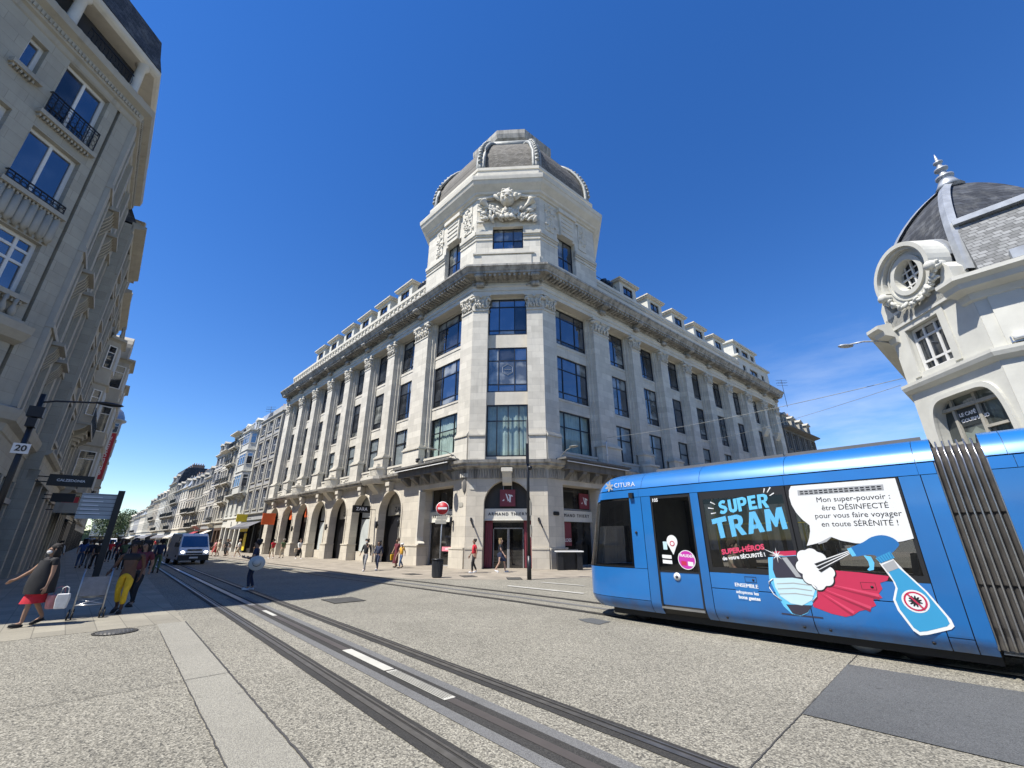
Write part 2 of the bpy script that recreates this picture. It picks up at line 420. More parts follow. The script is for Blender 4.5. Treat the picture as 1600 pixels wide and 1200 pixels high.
def sheet(name, poly, z, mat, label=None, kind='structure', th=None):
    mb = MB()
    if th is None: mb.add([(p[0], p[1], z) for p in poly], [list(range(len(poly)))])
    else: mb.prism(poly, z-th, z, 'z')
    o = mb.build(name, mat, recalc=th is not None)
    if th is None and o.data.polygons[0].normal.z < 0: o.data.flip_normals()
    return tag(o, label, None, None, kind)
U = azv(-42.0); UP = Vector((U.y, -U.x))         # along the left-hand street; UP points to its right
def strip(name, pts, w0, w1, z, mat, th=None):
    """ribbon between two lateral offsets along a polyline (right-hand side positive)"""
    P = [Vector(p) for p in pts]; a = []; b = []
    for i, p in enumerate(P):
        d = (P[min(i+1, len(P)-1)]-P[max(i-1, 0)]).normalized(); n = Vector((d.y, -d.x))
        a.append(p+n*w0); b.append(p+n*w1)
    mb = MB(); n = len(P)
    mb.add([(q.x, q.y, z) for q in a+b], [(i, i+1, n+i+1, n+i) for i in range(n-1)])
    o = mb.build(name, mat, recalc=False)
    if o.data.polygons[0].normal.z < 0: o.data.flip_normals()
    return tag(o, None, None, None, 'structure')
sheet('ground', [(-1500,-1500),(1500,-1500),(1500,1500),(-1500,1500)], 0, M_['agg'])
K0 = Vector((-7.4, 10.33))                        # on the kerb strip where the slabs begin
UK = azv(-41.6)
# pavement on the left side of the street and round its corner
sheet('left_pavement', [K0+UK*-.0-Vector((0,0)), K0+UK*120, K0+UK*120+Vector((-14,-12)), (-40,-20), (-19.5,-2.6), (-9.06,8.54)], .004, M_['pave_l'])
strip('kerb_strip', [K0+UK*-12, K0], -.24, .24, .008, M_['agg2'])
strip('kerb_stone', [K0, K0+UK*120], -.24, .24, .008, M_['pave_l'])
tarline = plain('joint_tar', (.045,.043,.04), .8)
random.seed(3)
def wobble(a, b, n=24, amp=.012):
    a = Vector(a); b = Vector(b); d = (b-a).normalized(); nn = Vector((d.y, -d.x))
    return [a+(b-a)*i/n+nn*random.uniform(-amp, amp) for i in range(n+1)]
strip('pavement_joint', wobble(K0+UK*-12+UP*.25, K0+UK*0+UP*.25, 160, .007), -.010, .012, .0125, tarline)
strip('pavement_joint', wobble(K0+UK*-9-UP*.25, K0+UK*-1-UP*.25, 120, .006), -.006, .006, .0125, tarline)
strip('pavement_joint', wobble((-5.9,4.75), (-3.72,6.80), 60, .006), -.006, .006, .0125, tarline)
strip('pavement_joint', wobble((1.0,3.3), (7.2,9.4), 140, .005), -.006, .006, .006, tarline)
# main building's pavement
sheet('main_pavement', [(3.5,21.9),(.58,20.75),(-4.39,21.1),(-7.77,23.3),(-11.6,26.6),(-20,35.0),(-60,75.5),(-170,187),(-178,181.5+14),(-60,92),(4,40),(40,66),(60,66),(60,60)], .004, M_['pave_m'])
# first track: groove rails in tar, third rail strip between them
RL = Vector((-5.0, 9.40)); UR = azv(-41.65); RN = Vector((UR.y, -UR.x))
for off in (0, 1.47):
    p0 = RL+RN*off-UR*16; p1 = RL+RN*off+UR*150
    strip('tram_rail_bed', wobble(p0, p0+UR*40, 90, .006)+[p1], -.14, .14, .006, M_['tar'])
    for a, b in ((-.045, .02), (.05, .075)):
        strip('tram_rail', [p0, p1], a, b, .0125, M_['rail'])
pc = RL+RN*.735
strip('power_rail_edge', [pc-UR*16, pc+UR*6.2], -.30, .30, .006, M_['apsedge'])
strip('power_rail_bed', [pc-UR*16, pc+UR*150], -.16, .16, .0105, M_['tar'])
strip('power_rail', [pc-UR*16, pc+UR*4.0], -.055, .055, .0145, plain('brown_power_rail', (.06,.052,.047), .6))
strip('power_rail', [pc+UR*4.0, pc+UR*150], -.075, .075, .0145, plain('gleaming_power_rail', (.30,.29,.27), .35, .5))  # far stretch painted paler: its reflected gleam is put into the colour
whiteplate = plain('pale_insulator', (.42,.41,.36), .6)
def at_c(s0, s1, w):
    return strip('rail_insulator', [pc+UR*s0, pc+UR*s1], -w, w, .0185, whiteplate)
at_c(-4.15, -2.64, .075); at_c(-5.65, -4.2, .075)
for k in range(5):
    strip('rail_insulator_slot', [pc+UR*-5.6, pc+UR*-4.25], -.062+k*.028, -.053+k*.028, .0225, M_['tar'])
at_c(1.7, 2.76, .05)
# second track, curving away past the tram
t2 = [(14.6,-1.1),(8.6,5.6),(5.4,9.05),(2.6,12.1),(.35,14.5),(-1.5,16.3),(-4.45,19.25),(-8.4,23.0),(-12.5,27.3),(-17.2,32.2),(-30,45.6),(-60,76.6),(-150,170)]
def smooth(pts, n=6):
    P = [Vector(p) for p in pts]; out = []
    for i in range(len(P)-1):
        p0 = P[max(i-1,0)]; p1 = P[i]; p2 = P[i+1]; p3 = P[min(i+2, len(P)-1)]
        for k in range(n):
            t = k/n
            out.append(.5*((2*p1)+(p2-p0)*t+(2*p0-5*p1+4*p2-p3)*t*t+(3*p1-p0-3*p2+p3)*t*t*t))
    return out+[P[-1]]
T2 = smooth(t2)
for off in (-.735, .735):
    strip('tram_rail_bed', T2, off-.12, off+.12, .008, M_['tar'])
    for a, b in ((-.045, .02), (.05, .075)): strip('tram_rail', T2, off+a, off+b, .0145, M_['rail'])
strip('power_rail_bed', T2, -.1, .1, .008, M_['apsedge'])
# repaired patches, worn road marks
sheet('asphalt_patch', [(4.86,7.10),(8.4,3.62),(6.55,1.74),(3.01,5.26)], .008, M_['asphalt'])
sheet('asphalt_patch', [(1.49,10.75),(1.84,10.93),(2.18,10.46),(2.0,10.3),(1.85,10.12),(1.62,10.4)], .008, M_['asphalt'])
mark = plain('worn_road_paint', (.36,.35,.31), .7, mottle=.3, mscale=5)
sheet('crossing_mark', [(-.24,17.9),(-.1,18.15),(2.45,15.65),(2.35,15.4)], .018, mark)
sheet('crossing_mark', [(1.18,19.35),(1.3,19.55),(2.85,18.1),(2.75,17.95)], .018, mark)
strip('crossing_mark', [K0+UK*-8-UP*3.15, K0+UK*-6.2-UP*3.15], -.14, .14, .008, mark)
def cover(cx, cy, w, d, az, label, round_=False):
    r = thing('manhole_cover', label, 'manhole cover', (cx, cy, .009), arz(az), 'manhole covers')
    f = MB(); p = MB()
    if round_:
        f.lathe([(w+.05,0),(w+.05,.006),(w,.006),(w,0)], seg=28); p.lathe([(w-.005,0),(w-.005,.004)], seg=28)
        for k in range(-4, 5):
            h = sqrt(max(0, (w*.9)**2-(k*w*.2)**2)); p.box(-h, h, k*w*.2-.012, k*w*.2+.012, .005, .009)
    else:
        f.wall(-w-.04, w+.04, -d-.04, d+.04, [(-w, w, -d, d)], 0, .006)
        f2 = MB(); f2.add([(a, c, b) for a, b, c in f.v], f.f); f = f2
        p.box(-w+.004, w-.004, -d+.004, d-.004, 0, .004)
        n = 6
        for k in range(-n, n+1): p.box(-w*.9, w*.9, k*d*.14-.008, k*d*.14+.008, .005, .008)
    f.build('cover_frame', M_['tar'], r); p.build('cover_plate', plain('cast_iron', (.09,.088,.082), .6, .4), r)
    return r
cover(-5.02, 13.93, .52, .42, -42, 'rectangular iron cover set in sunlit concrete beyond the rails')
cover(-7.75, 9.36, .30, .3, -42, 'round ribbed iron cover beside the beige slabs on the left', True)
cover(-5.2, 23.9, .45, .3, -45, 'small iron cover on the beige pavement left of the litter bin')
cover(-2.15, 22.6, .5, .3, -20, 'iron cover on the pavement right of the litter bin')
cover(.1, 21.35, .55, .3, -5, 'iron cover at the pavement edge left of the slim dark pole')
# ------------------------------------------------------------------ windows
_wc = {}
def win(parent, F, x0, x1, z0, z1, y, cols=(.5,), rows=(.5,), fmat='blackframe', pmat='pane', fw=.09, curtain=None, name='window', low=None, tilt=.006):
    w = round(x1-x0, 2); h = round(z1-z0, 2)
    var = random.randrange(5) if pmat == 'pane' else 0
    key = (w, h, cols, rows, fmat, pmat, fw, curtain, low, var)
    if key not in _wc:
        fr = MB(); pn = MB(); xs = [0]+[c*w for c in cols]+[w]; zs = [0]+[c*h for c in rows]+[h]
        fr.box(0, fw, -.05, .05, 0, h); fr.box(w-fw, w, -.05, .05, 0, h); fr.box(fw, w-fw, -.048, .048, 0, fw); fr.box(fw, w-fw, -.048, .048, h-fw, h)
        for c in xs[1:-1]: fr.box(c-fw*.4, c+fw*.4, -.045, .045, fw, h-fw)
        for c in zs[1:-1]: fr.box(fw, w-fw, -.04, .04, c-fw*.4, c+fw*.4)
        for i in range(len(xs)-1):
            for j in range(len(zs)-1):
                a, b, c, d = xs[i], xs[i+1], zs[j], zs[j+1]
                tx = random.uniform(-tilt, tilt)*(b-a); tz = random.uniform(-tilt, tilt)*(d-c)
                q = random.random(); mi = 0 if pmat != 'pane' or q < .52 else 1 if q < .78 else 2
                pn.quad((a, .0-tx-tz, c), (b, .0+tx-tz, c), (b, .0+tx+tz, d), (a, .0-tx+tz, d), mi)
        ms = [fr.mesh('window', M_[fmat]), pn.mesh('pane', [M_[pmat], M_['pane_low'], M_['pane_blind']], False)]
        if curtain:
            cu = MB(); n = max(8, int(w*14)); vs = []
            for i in range(n+1):
                x = w*i/n; yy = .2+.03*sin(i*1.7)+.015*sin(i*.61)
                vs += [(x, yy, .02), (x, yy, h)]
            cu.add(vs, [(2*i, 2*i+2, 2*i+3, 2*i+1) for i in range(n)], 0, True)
            ms.append(cu.mesh('curtain', M_[curtain], False))
        _wc[key] = ms
    ms = _wc[key]
    M = F @ Matrix.Translation((x0, y, z0))
    o = put(name, ms[0], parent, M)
    put('pane', ms[1], o)
    if curtain: put('curtain', ms[2], o)
    return o

def capital_mesh(w, d, h, wrap=False):
    """leafy capital with corner volutes; front at y=0, goes back to y=d, base at z=0"""
    mb = MB(); rnd = random.Random(5)
    mb.prism([(0, .0), (0, h*.7), (-.14, h*.86), (d, h*.86), (d, 0)], -w/2, w/2, 'x')
    mb.box(-w/2-.16, w/2+.16, -.18, d, h*.86, h)
    mb.box(-w/2-.04, w/2+.04, -.05, d, -.08, .04)
    for tier, (z, n, r) in enumerate(((h*.18, 5, .15), (h*.42, 4, .16))):
        for k in range(n):
            x = -w/2+w*(k+.5)/n
            for q in range(3):
                rot = Matrix.Rotation(rnd.uniform(-.5, .5), 3, 'Y') @ Matrix.Rotation(-.5+.35*q, 3, 'X')
                mb.leaf((x+rnd.uniform(-.05, .05), -.05-.05*q, z+.07*q), (.07*w, .055, r), rot)
        for sx in (-1, 1):
            for k in range(max(1, int(d/.3))):
                mb.leaf((sx*(w/2+.04), .15+.3*k, z+.08), (.05, .1, r), Matrix.Rotation(sx*.35, 3, 'Y'))
    for sx in (-1, 1):
        for r0, yy in ((.17, .0), (.10, -.05), (.045, -.09)):
            M = Matrix.Translation((sx*(w/2-.02), -.12+yy, h*.70)) @ Matrix.Rotation(pi/2, 4, 'X')
            mb.lathe([(r0*.8, -.06), (r0, 0), (r0*.8, .06)], seg=12, M=M)
        M = Matrix.Translation((sx*(w/2+.09), .02, h*.70)) @ Matrix.Rotation(pi/2, 4, 'Y')
        for r0, e in ((.17, .06), (.09, .10)):
            mb.lathe([(r0*.8, -e), (r0, 0), (r0*.8, e)], seg=12, M=M)
    mb.ball((0, -.16, h*.80), (.13, .09, .12))
    return mb.mesh('capital', M_['stone_plain'])

# ------------------------------------------------------------------ the corner building
mbA = Vector((-2.95, 28.05)); mbB = Vector((2.30, 27.75)); ORG = Vector((-.325, 27.9))
main = thing('corner_building', 'large pale stone corner building with tall pilasters and an octagonal domed tower', 'building', (ORG.x, ORG.y, 0))
dL = azv(-45); dR = azv(50.3)
azC = math.degrees(atan2((mbB-mbA).x, (mbB-mbA).y))
def frame_at(o, az, org=ORG): return Matrix.Translation((o.x-org.x, o.y-org.y, 0)) @ Matrix.Rotation(arz(az), 4, 'Z')
FL = frame_at(mbA, 135); FR = frame_at(mbB, 50.3); FC = frame_at(mbA, azC)
CW = (mbB-mbA).length
LEN_L, LEN_R = 41.2, 46.4
rel = lambda p: (p.x-ORG.x, p.y-ORG.y)
EL = mbA+dL*LEN_L; ER = mbB+dR*LEN_R
PATH = [rel(EL), rel(mbA), rel(mbB), rel(ER)]
pil = {'L': [(7.0, 2.0), (12.1, 1.25), (16.75, 1.25), (21.4, 1.25), (26.05, 1.25), (30.65, 1.25), (35.2, 1.25), (40.2, 1.7)],
       'R': [(6.9, 2.0), (11.9, 1.25), (16.65, 1.25), (21.3, 1.25), (25.95, 1.25), (31.0, 1.25), (36.5, 1.9), (41.5, .9), (45.6, 1.5)]}
Z1, Z2, Z3 = (6.97, 10.65), (11.6, 15.1), (16.15, 19.25)
cap_n = capital_mesh(1.25, .5, 1.3); cap_b = capital_mesh(2.0, .5, 1.3)

def pilaster(F, x, w, mesh_cap):
    p = MB()
    p.box(x-w/2, x+w/2, 0, .40, 8.62, 18.2)
    p.box(x-w/2-.16, x+w/2+.16, .40, .62, 8.4, 19.4)
    p.box(x-w/2-.28, x+w/2+.28, .62, .98, 6.6, 19.4)
    p.box(x-w/2-.16, x+w/2+.16, -.16, .41, 6.6, 8.3)
    for k, (e, a, b) in enumerate(((.24, 8.3, 8.42), (.16, 8.42, 8.52), (.08, 8.52, 8.63))):
        p.box(x-w/2-e, x+w/2+e, -e, .42, a, b)
    o = p.build('pilaster', M_['stone'], main, F)
    put('capital', mesh_cap, o, Matrix.Translation((x, 0, 18.1)))
    return o

def arch_poly(x0, x1, cx, r, spr, ztop, n=20, z0=0):
    pts = [(x0, z0), (x0, ztop), (x1, ztop), (x1, z0), (cx+r, z0), (cx+r, spr)]
    pts += [(cx+r*cos(pi*k/n), spr+r*sin(pi*k/n)) for k in range(1, n)]
    return pts+[(cx-r, spr), (cx-r, z0)]

ledge_bulges = []
for side, F, sg in (('L', FL, -1), ('R', FR, 1)):
    P = pil[side]
    # pilasters
    for s, w in P:
        cm = cap_b if w == 2.0 else cap_n
        pilaster(F, sg*s, w if w in (2.0, 1.25) else w, cm)
    # bays
    edges = [(1.40, 0)]+[(s+w/2, s-w/2) for s, w in P]
    gf = MB()
    for i in range(len(P)):
        sp = MB(); par = MB()
        a = edges[i][0]+.29; b = P[i][0]-P[i][1]/2-.29
        x0, x1 = min(sg*a, sg*b), max(sg*a, sg*b)
        for za, zb in ((6.6, Z1[0]), (Z1[1], Z2[0]), (Z2[1], Z3[0]), (Z3[1], 19.42)):
            sp.box(x0-.04, x1+.04, .74, 1.02, za, zb)
        sp.box(x0-.04, x1+.04, 1.5, 1.55, 6.6, 19.4)
        for q in (1, 2): sp.box(x0, x1, .70, .76, (Z1[1], Z2[1])[q-1]+.80, (Z1[1], Z2[1])[q-1]+.95)
        niche = side == 'R' and i >= 7
        cur = 'curtain' if not niche else None
        c2 = (.52,) if x1-x0 < 3.2 else (.28, .70)
        if x1-x0 > 1.2:
            win(main, F, x0, x1, *Z1, .86, (.5,) if x1-x0 < 3 else (.27, .72), (.68,), pmat='clear', curtain='curtain' if side == 'L' or i < 2 else 'blind')
            win(main, F, x0, x1, *Z2, .86, c2, (.17, .70))
            win(main, F, x0, x1, *Z3, .86, c2, (.13, .78))
        # balustrade panel under the first-floor window
        par.box(x0, x1, .30, .62, 6.58, 7.35); par.box(x0-.02, x1+.02, .24, .66, 7.35, 7.5)
        rr = random.Random(i)
        for k in range(18):
            par.ball((x0+.35+(x1-x0-.7)*rr.random(), .28, 6.72+.5*rr.random()), (.12, .05, .07), 6, 4)
        par.box(x0+.1, x0+.2, .26, .31, 6.65, 7.3); par.box(x1-.2, x1-.1, .26, .31, 6.65, 7.3)
        sp.build('spandrel_wall', M_['stone'], main, F)
        par.build('window_parapet', M_['stone_plain'], main, F)
    # ground floor: shop bay beside the corner, then arches
    cs = [s for s, w in P]
    gf.wall(*sorted((sg*0.02, sg*cs[0])), 0, 6.06, [(*sorted((sg*1.42, sg*5.25)), 0, 5.15)], 0, .62)
    nb = len(cs)-1
    for i in range(nb):
        a, b = cs[i], cs[i+1]
        if side == 'R' and i > 6: gf.box(*sorted((sg*a, sg*b)), 0, .62, 0, 6.06); continue
        c = (a+b)/2; r = min(1.72, (b-a)/2-.5)
        x0, x1 = sorted((sg*a, sg*b))
        gf.prism(arch_poly(x0, x1, sg*c, r, 3.65, 6.06), 0, .62, 'y')
        # moulded arch edge
        n = 20
        ring = [(sg*c+(r+.16)*cos(pi*k/n), 3.65+(r+.16)*sin(pi*k/n)) for k in range(n+1)]
        ring2 = [(sg*c+(r+.02)*cos(pi*k/n), 3.65+(r+.02)*sin(pi*k/n)) for k in range(n+1)]
        gf.prism([(sg*c+r+.16, 1.2)]+ring+[(sg*c-r-.16, 1.2), (sg*c-r-.02, 1.2)]+ring2[::-1]+[(sg*c+r+.02, 1.2)], -.06, .01, 'y')
        # plinths
        for q, e in ((a, 1), (b, -1)):
            pass
        gf.prism([(sg*c-.2, 5.35), (sg*c-.27, 6.05), (sg*c+.27, 6.05), (sg*c+.2, 5.35)], -.42, .05, 'y')
        gf.box(sg*c-.3, sg*c+.3, -.5, .0, 5.75, 6.06)
    L = cs[-1]+.9
    gf.box(*sorted((sg*cs[-1], sg*L)), 0, .62, 0, 6.06)
    for i, s in enumerate(cs):
        hw = .62 if i else .8
        x = sg*s
        if i == 0: x = sg*6.1; hw = .95
        gf.prism([(x-hw-.1, 0), (x-hw-.0, 1.25), (x+hw+.0, 1.25), (x+hw+.1, 0)], -.16, .64, 'y')
        gf.box(x-hw-.06, x+hw+.06, -.2, .645, 1.25, 1.34)
    gf.box(*sorted((sg*.02, sg*1.5)), -.12, .66, 0, 1.12); gf.box(*sorted((sg*.02, sg*1.54)), -.15, .69, 1.12, 1.22)
    gf.build('ground_floor_wall', M_['stone_base'], main, F)
    # shopfronts behind the arches
    for i in range(nb):
        if side == 'R' and i > 6: continue
        a, b = cs[i], cs[i+1]; x0, x1 = sorted((sg*a, sg*b)); x0 += .3; x1 -= .3
        sf = MB(); sf.box(x0, x1, .95, 1.0, 0, 6.0)
        kind = i % 2 == 0
        cx = (x0+x1)/2
        o = sf.build('shopfront', M_['blackframe'] if kind else M_['pane_shop'], main, F)
        pn = MB()
        if kind:
            pn.box(x0+.35, x1-.35, .90, .94, 3.55, 5.6); pn.box(cx-.02, cx+.02, .88, .94, .1, 3.4)
        else:
            pn.box(x0+.4, x1-.4, .90, .94, .75, 3.4); pn.box(x0+.4, x1-.4, .90, .94, 3.55, 5.6); 
        pn.build('pane', M_['blind'] if side == 'L' and not kind and i < 5 else M_['pane'] if side == 'R' else M_['stone_grey2'] if i < 5 else M_['pane_shop'], o)
        if not kind:
            st = MB(); st.box(x0, x1, .66, .95, .0, .72); st.build('stall_riser', M_['stone_base'], o)
    # corner shop glazing
    x0, x1 = sorted((sg*1.42, sg*5.25))
    sh = MB(); sh.box(x0, x1, 1.0, 1.04, 0, 5.2); o = sh.build('shopfront', M_['pane_shop'], main, F)
    fr = MB(); 
    for x in (x0+.02, x1-.1): fr.box(x, x+.08, .94, 1.0, 0, 5.15)
    fr.box(x0+.1, x1-.1, .94, 1.0, 0, .08); fr.box(x0+.1, x1-.1, .94, .998, 3.62, 3.7)
    fr.build('shop_frame', M_['greyframe'], o)
    rv = MB()
    for x in (x0-.14, x1): rv.box(x, x+.14, .60, 1.02, 0, 5.15)
    rv.box(x0, x1, .60, 1.02, 5.15, 5.35)
    rv.build('shop_reveal', M_['stone_base'], o)
    # curved jamb scroll next to the shop bay
    jb = MB(); xj = sg*5.28
    prof = [(0, 5.1), (.16, 5.0), (.2, 4.6), (.2, 1.9), (.28, 1.6), (.5, 1.45), (.5, 1.38), (0, 1.38)]
    jb.prism([(xj-sg*p[0]*.8, p[1]) for p in prof], -.22, .3, 'y')
    jb.build('jamb_moulding', M_['stone_plain'], main, F)

# chamfered corner: arch, piers, windows
gf = MB()
cxa = CW/2+.02; ra = 1.52
gf.prism(arch_poly(0.0, CW, cxa, ra, 3.82, 6.06), .0, .55, 'y')
gf.box(.0, 1.1, -.1, .6, 0, 1.12); gf.box(-.0, 1.12, -.13, .6, 1.12, 1.22); gf.box(4.2, CW, -.1, .6, 0, 1.12); gf.box(4.18, CW, -.13, .6, 1.12, 1.22)
gf.build('entrance_wall', M_['stone_base'], main, FC)
kb = MB()
kb.prism([(-.62, 6.06), (-.62, 5.75), (-.42, 5.5), (-.28, 5.15), (-.05, 5.0), (.1, 5.0), (.1, 6.06)], cxa-.3, cxa+.3, 'x')
kb.box(cxa-.36, cxa+.36, -.68, .1, 5.82, 6.07)
kb.build('keystone', M_['stone_plain'], main, FC)
ent = MB(); ent.box(1.0, 4.35, 1.15, 1.2, 0, 5.6); ent = ent.build('entrance', M_['interior'], main, FC)
tp = MB(); tp.box(1.05, 4.3, .6, .66, 3.45, 5.5); tp.build('transom_panel', plain('dark_brown_panel', (.028,.025,.022), .5), ent)
for x in (1.14, 3.72):
    cur = MB(); n = 12
    vs = []
    for k in range(n+1):
        xx = x+.48*k/n; yy = .62+.05*sin(k*2.1)
        vs += [(xx, yy, .05), (xx+(.05 if x < 2 else -.05), yy+.05, 2.9)]
    cur.add(vs, [(2*k, 2*k+2, 2*k+3, 2*k+1) for k in range(n)], 0, True)
    cur.build('door_drape', M_['burgundy'], ent, None, False)
dr = MB()
for x in (1.7, 2.62, 2.70, 3.62): dr.box(x-.03, x+.03, .98, 1.04, 0, 2.35)
dr.box(1.73, 3.59, .98, 1.04, 2.35, 2.42); dr.box(1.1, 4.25, .9, .98, 2.75, 2.86)
dr.build('door_frame', M_['greyframe'], ent)
dp = MB(); dp.box(1.1, 4.25, 1.0, 1.02, 0.02, 2.74); dp.build('door_pane', M_['pane_shop'], ent)

# first-to-third floor piers of the chamfer (they wrap round the corner)
pr = MB()
cp = MB()
for x0, x1 in ((0.0, 1.14), (4.06, CW)):
    pr.box(x0, x1, 0, .55, 8.62, 18.2); pr.box(x0, x1, .02, .6, 18.2, 19.42)
    pr.box(x0-.0, x1, -.13, .56, 6.58, 8.3); 
    for e, a, b in ((.2, 8.3, 8.42), (.13, 8.42, 8.52), (.06, 8.52, 8.63)): pr.box(x0, x1, -e, .58, a, b)
pr.build('corner_pier', M_['stone'], main, FC)
for F, sg in ((FL, -1), (FR, 1)):
    q = MB(); a, b = sorted((sg*.0, sg*1.38))
    q.box(a, b, 0, .55, 8.62, 19.42); q.box(a, b, -.13, .56, 6.58, 8.3); q.box(*sorted((sg*1.30, sg*1.66)), .56, .98, 6.6, 19.4)
    for e, z0, z1 in ((.2, 8.3, 8.42), (.13, 8.42, 8.52), (.06, 8.52, 8.63)): q.box(a, b, -e, .58, z0, z1)
    q.build('corner_pier', M_['stone'], main, F)
capc = capital_mesh(1.16, .5, 1.3)
put('capital', capc, main, FC @ TR(.58, -.02, 18.1)); put('capital', capc, main, FC @ TR(CW-.6, -.02, 18.1))
put('capital', capc, main, FL @ TR(-.72, -.02, 18.1)); put('capital', capc, main, FR @ TR(.72, -.02, 18.1))
for za, zb in ((6.58, Z1[0]), (Z1[1], Z2[0]), (Z2[1], Z3[0]), (Z3[1], 19.42)):
    sp = MB(); sp.box(1.12, 4.08, .42, .9, za, zb); sp.build('spandrel_wall', M_['render_cream'], main, FC)
win(main, FC, 1.14, 4.06, *Z1, .5, (.25, .52, .78), (.68,), pmat='clear', curtain='curtain')
win(main, FC, 1.14, 4.06, *Z2, .5, (.28, .68), (.17, .70))
win(main, FC, 1.14, 4.06, *Z3, .5, (.28, .68), (.13, .78))
bk = MB(); bk.box(1.1, 4.1, 1.0, 1.05, 6.5, 19.4); bk.build('window_backing', M_['interior'], main, FC)
text('EPSILON', .30, M_['letter_w'], main, 2.56, .48, 11.95, spacing=1.1)
lg = MB(); hx = [(2.6+.42*cos(pi/6+pi/3*k), 13.35+.42*sin(pi/6+pi/3*k)) for k in range(7)]
for p, q in zip(hx, hx[1:]): lg.bar((p[0], .47, p[1]), (q[0], .47, q[1]), .03, .008)
lg.bar((2.36, .47, 13.35), (2.85, .47, 13.35), .03, .008)
lg.build('window_emblem', plain('etched_film', (.35,.38,.42), .6), main, FC)

# ledge over the ground floor, gadrooned band under it at the corner
led = MB(); led.sweep([(0,6.04),(.12,6.04),(.2,6.15),(.5,6.24),(.5,6.36),(.62,6.42),(.66,6.6),(-.02,6.68)], PATH)
led.build('ledge', M_['stone_soot'], main)
gd = MB(); gd.sweep([(0,5.46),(.06,5.46),(.08,6.05),(0,6.05)], [rel(mbA+dL*6.2), PATH[1], PATH[2], rel(mbB+dR*6.2)])
for F, a, b in ((FC, .1, CW-.1), (FL, -6.0, -.15), (FR, .15, 6.0)):
    n = int((b-a)/.17)
    for k in range(n):
        x = a+(b-a)*(k+.5)/n
        if F is FC and abs(x-cxa) < .5: continue
        gd.add([tuple(F @ Vector(p)) for p in ((x-.06,-.07,5.5),(x+.06,-.07,5.5),(x+.06,-.16,6.03),(x-.06,-.16,6.03),(x,-.13,5.5),(x,-.24,6.03))], [(0,4,5,3),(4,1,2,5),(0,1,4),(3,5,2)])
gd.build('gadroon_band', M_['stone_soot'], main)
for F, sg in ((FL, -1), (FR, 1)):
    ca = MB(); a, b = sorted((sg*.75, sg*7.9))
    ca.box(a, b, -1.05, .0, 6.70, 6.82); ca.box(a+.15, b-.15, -.95, 0, 6.60, 6.70); ca.box(a+.4, b-.4, -.75, 0.0, 6.1, 6.6)
    for k in range(5):
        x = a+.9+(b-a-1.8)*k/4
        ca.prism([(-.7, 6.1), (-.65, 5.9), (-.2, 5.55), (0, 5.5), (0, 6.1)], x-.2, x+.2, 'x')
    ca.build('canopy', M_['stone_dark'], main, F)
    st = MB(); st.box(a+.2, b-.2, -1.0, -.96, 6.53, 6.58); st.build('light_strip', M_['white'], main, F)
    # bracketed pedestals bulging out under every second pilaster
    for s, w in pil[sg == 1 and 'R' or 'L'][1:-1:2]:
        x = sg*s
        bu = MB()
        outl = [(-1.5, 0), (-.95, -.75), (.95, -.75), (1.5, 0)]
        pts = [(x+p[0], p[1]) for p in outl]
        bu.sweep([(.0,6.02),(.1,6.06),(.22,6.26),(.3,6.42),(.3,6.62),(.0,6.64)], pts)
        bu.prism([(x-.85, -.02), (x-.6, -.55), (x+.6, -.55), (x+.85, -.02)], 6.6, 7.35, 'z'); bu.prism([(x-.95, -.02), (x-.68, -.64), (x+.68, -.64), (x+.95, -.02)], 7.35, 7.5, 'z')
        bu.prism([(x-.5, -.02), (x-.35, -.4), (x+.35, -.4), (x+.5, -.02)], 7.5, 7.8, 'z')
        for k in range(5): bu.box(x-.5+.22*k, x-.38+.22*k, -.60, -.5, 6.75, 7.25)
        bu.prism([(0, 6.04), (-.72, 6.04), (-.5, 5.8), (-.15, 5.45), (0, 5.3)], x-.45, x+.45, 'x')
        bu.build('balcony_bracket', M_['stone_plain'], main, F)

# entablature: architrave and frieze pale, cornice sooty
ar = MB(); ar.sweep([(-.9,19.4),(.04,19.4),(.04,19.72),(.1,19.74),(.1,20.02),(.18,20.08),(.18,20.14),(.0,20.16),(.0,20.62)], PATH)
ar.build('architrave', M_['stone_plain'], main)
cn = MB(); cn.sweep([(0,20.45),(.16,20.52),(.2,20.66),(.42,20.74),(.95,20.78),(.95,20.95),(1.0,20.98),(1.16,21.22),(1.22,21.24),(1.22,21.40),(.9,21.5),(.0,21.62)], PATH)
cn.build('cornice', M_['stone_soot'], main)
md = MB(); md2 = MB()
for F, a, b, lst in ((FL, -LEN_L, 0, [-s for s, w in pil['L']]), (FR, 0, LEN_R, [s for s, w in pil['R']]), (FC, 0, CW, [.5, CW-.5])):
    n = int((b-a)/.36)
    for k in range(n):
        x = a+(b-a)*(k+.5)/n
        md.box(x-.09, x+.09, -.86, -.1, 20.58, 20.76, M=F)
    for x in lst:
        md.prism([(0,20.0),(-.25,20.02),(-.35,20.18),(-.3,20.34),(-.75,20.45),(-.9,20.6),(-.9,20.8),(0,20.8)], x-.28, x+.28, 'x', M=F)
        for z, yy, r in ((20.15, -.3, .2), (20.62, -.82, .17)):
            M = F @ Matrix.Translation((x, yy, z)) @ Matrix.Rotation(pi/2, 4, 'Y'); md.lathe([(r*.8,-.32),(r,-.22),(r,.22),(r*.8,.32)], seg=10, M=M)
        for k in range(8):
            md.ball((x+random.uniform(-.7,.7), -.16, 20.25+random.uniform(-.15,.2)), (.13,.1,.08), 6, 4, M=F)
md.build('cornice_bracket', M_['stone_soot'], main)

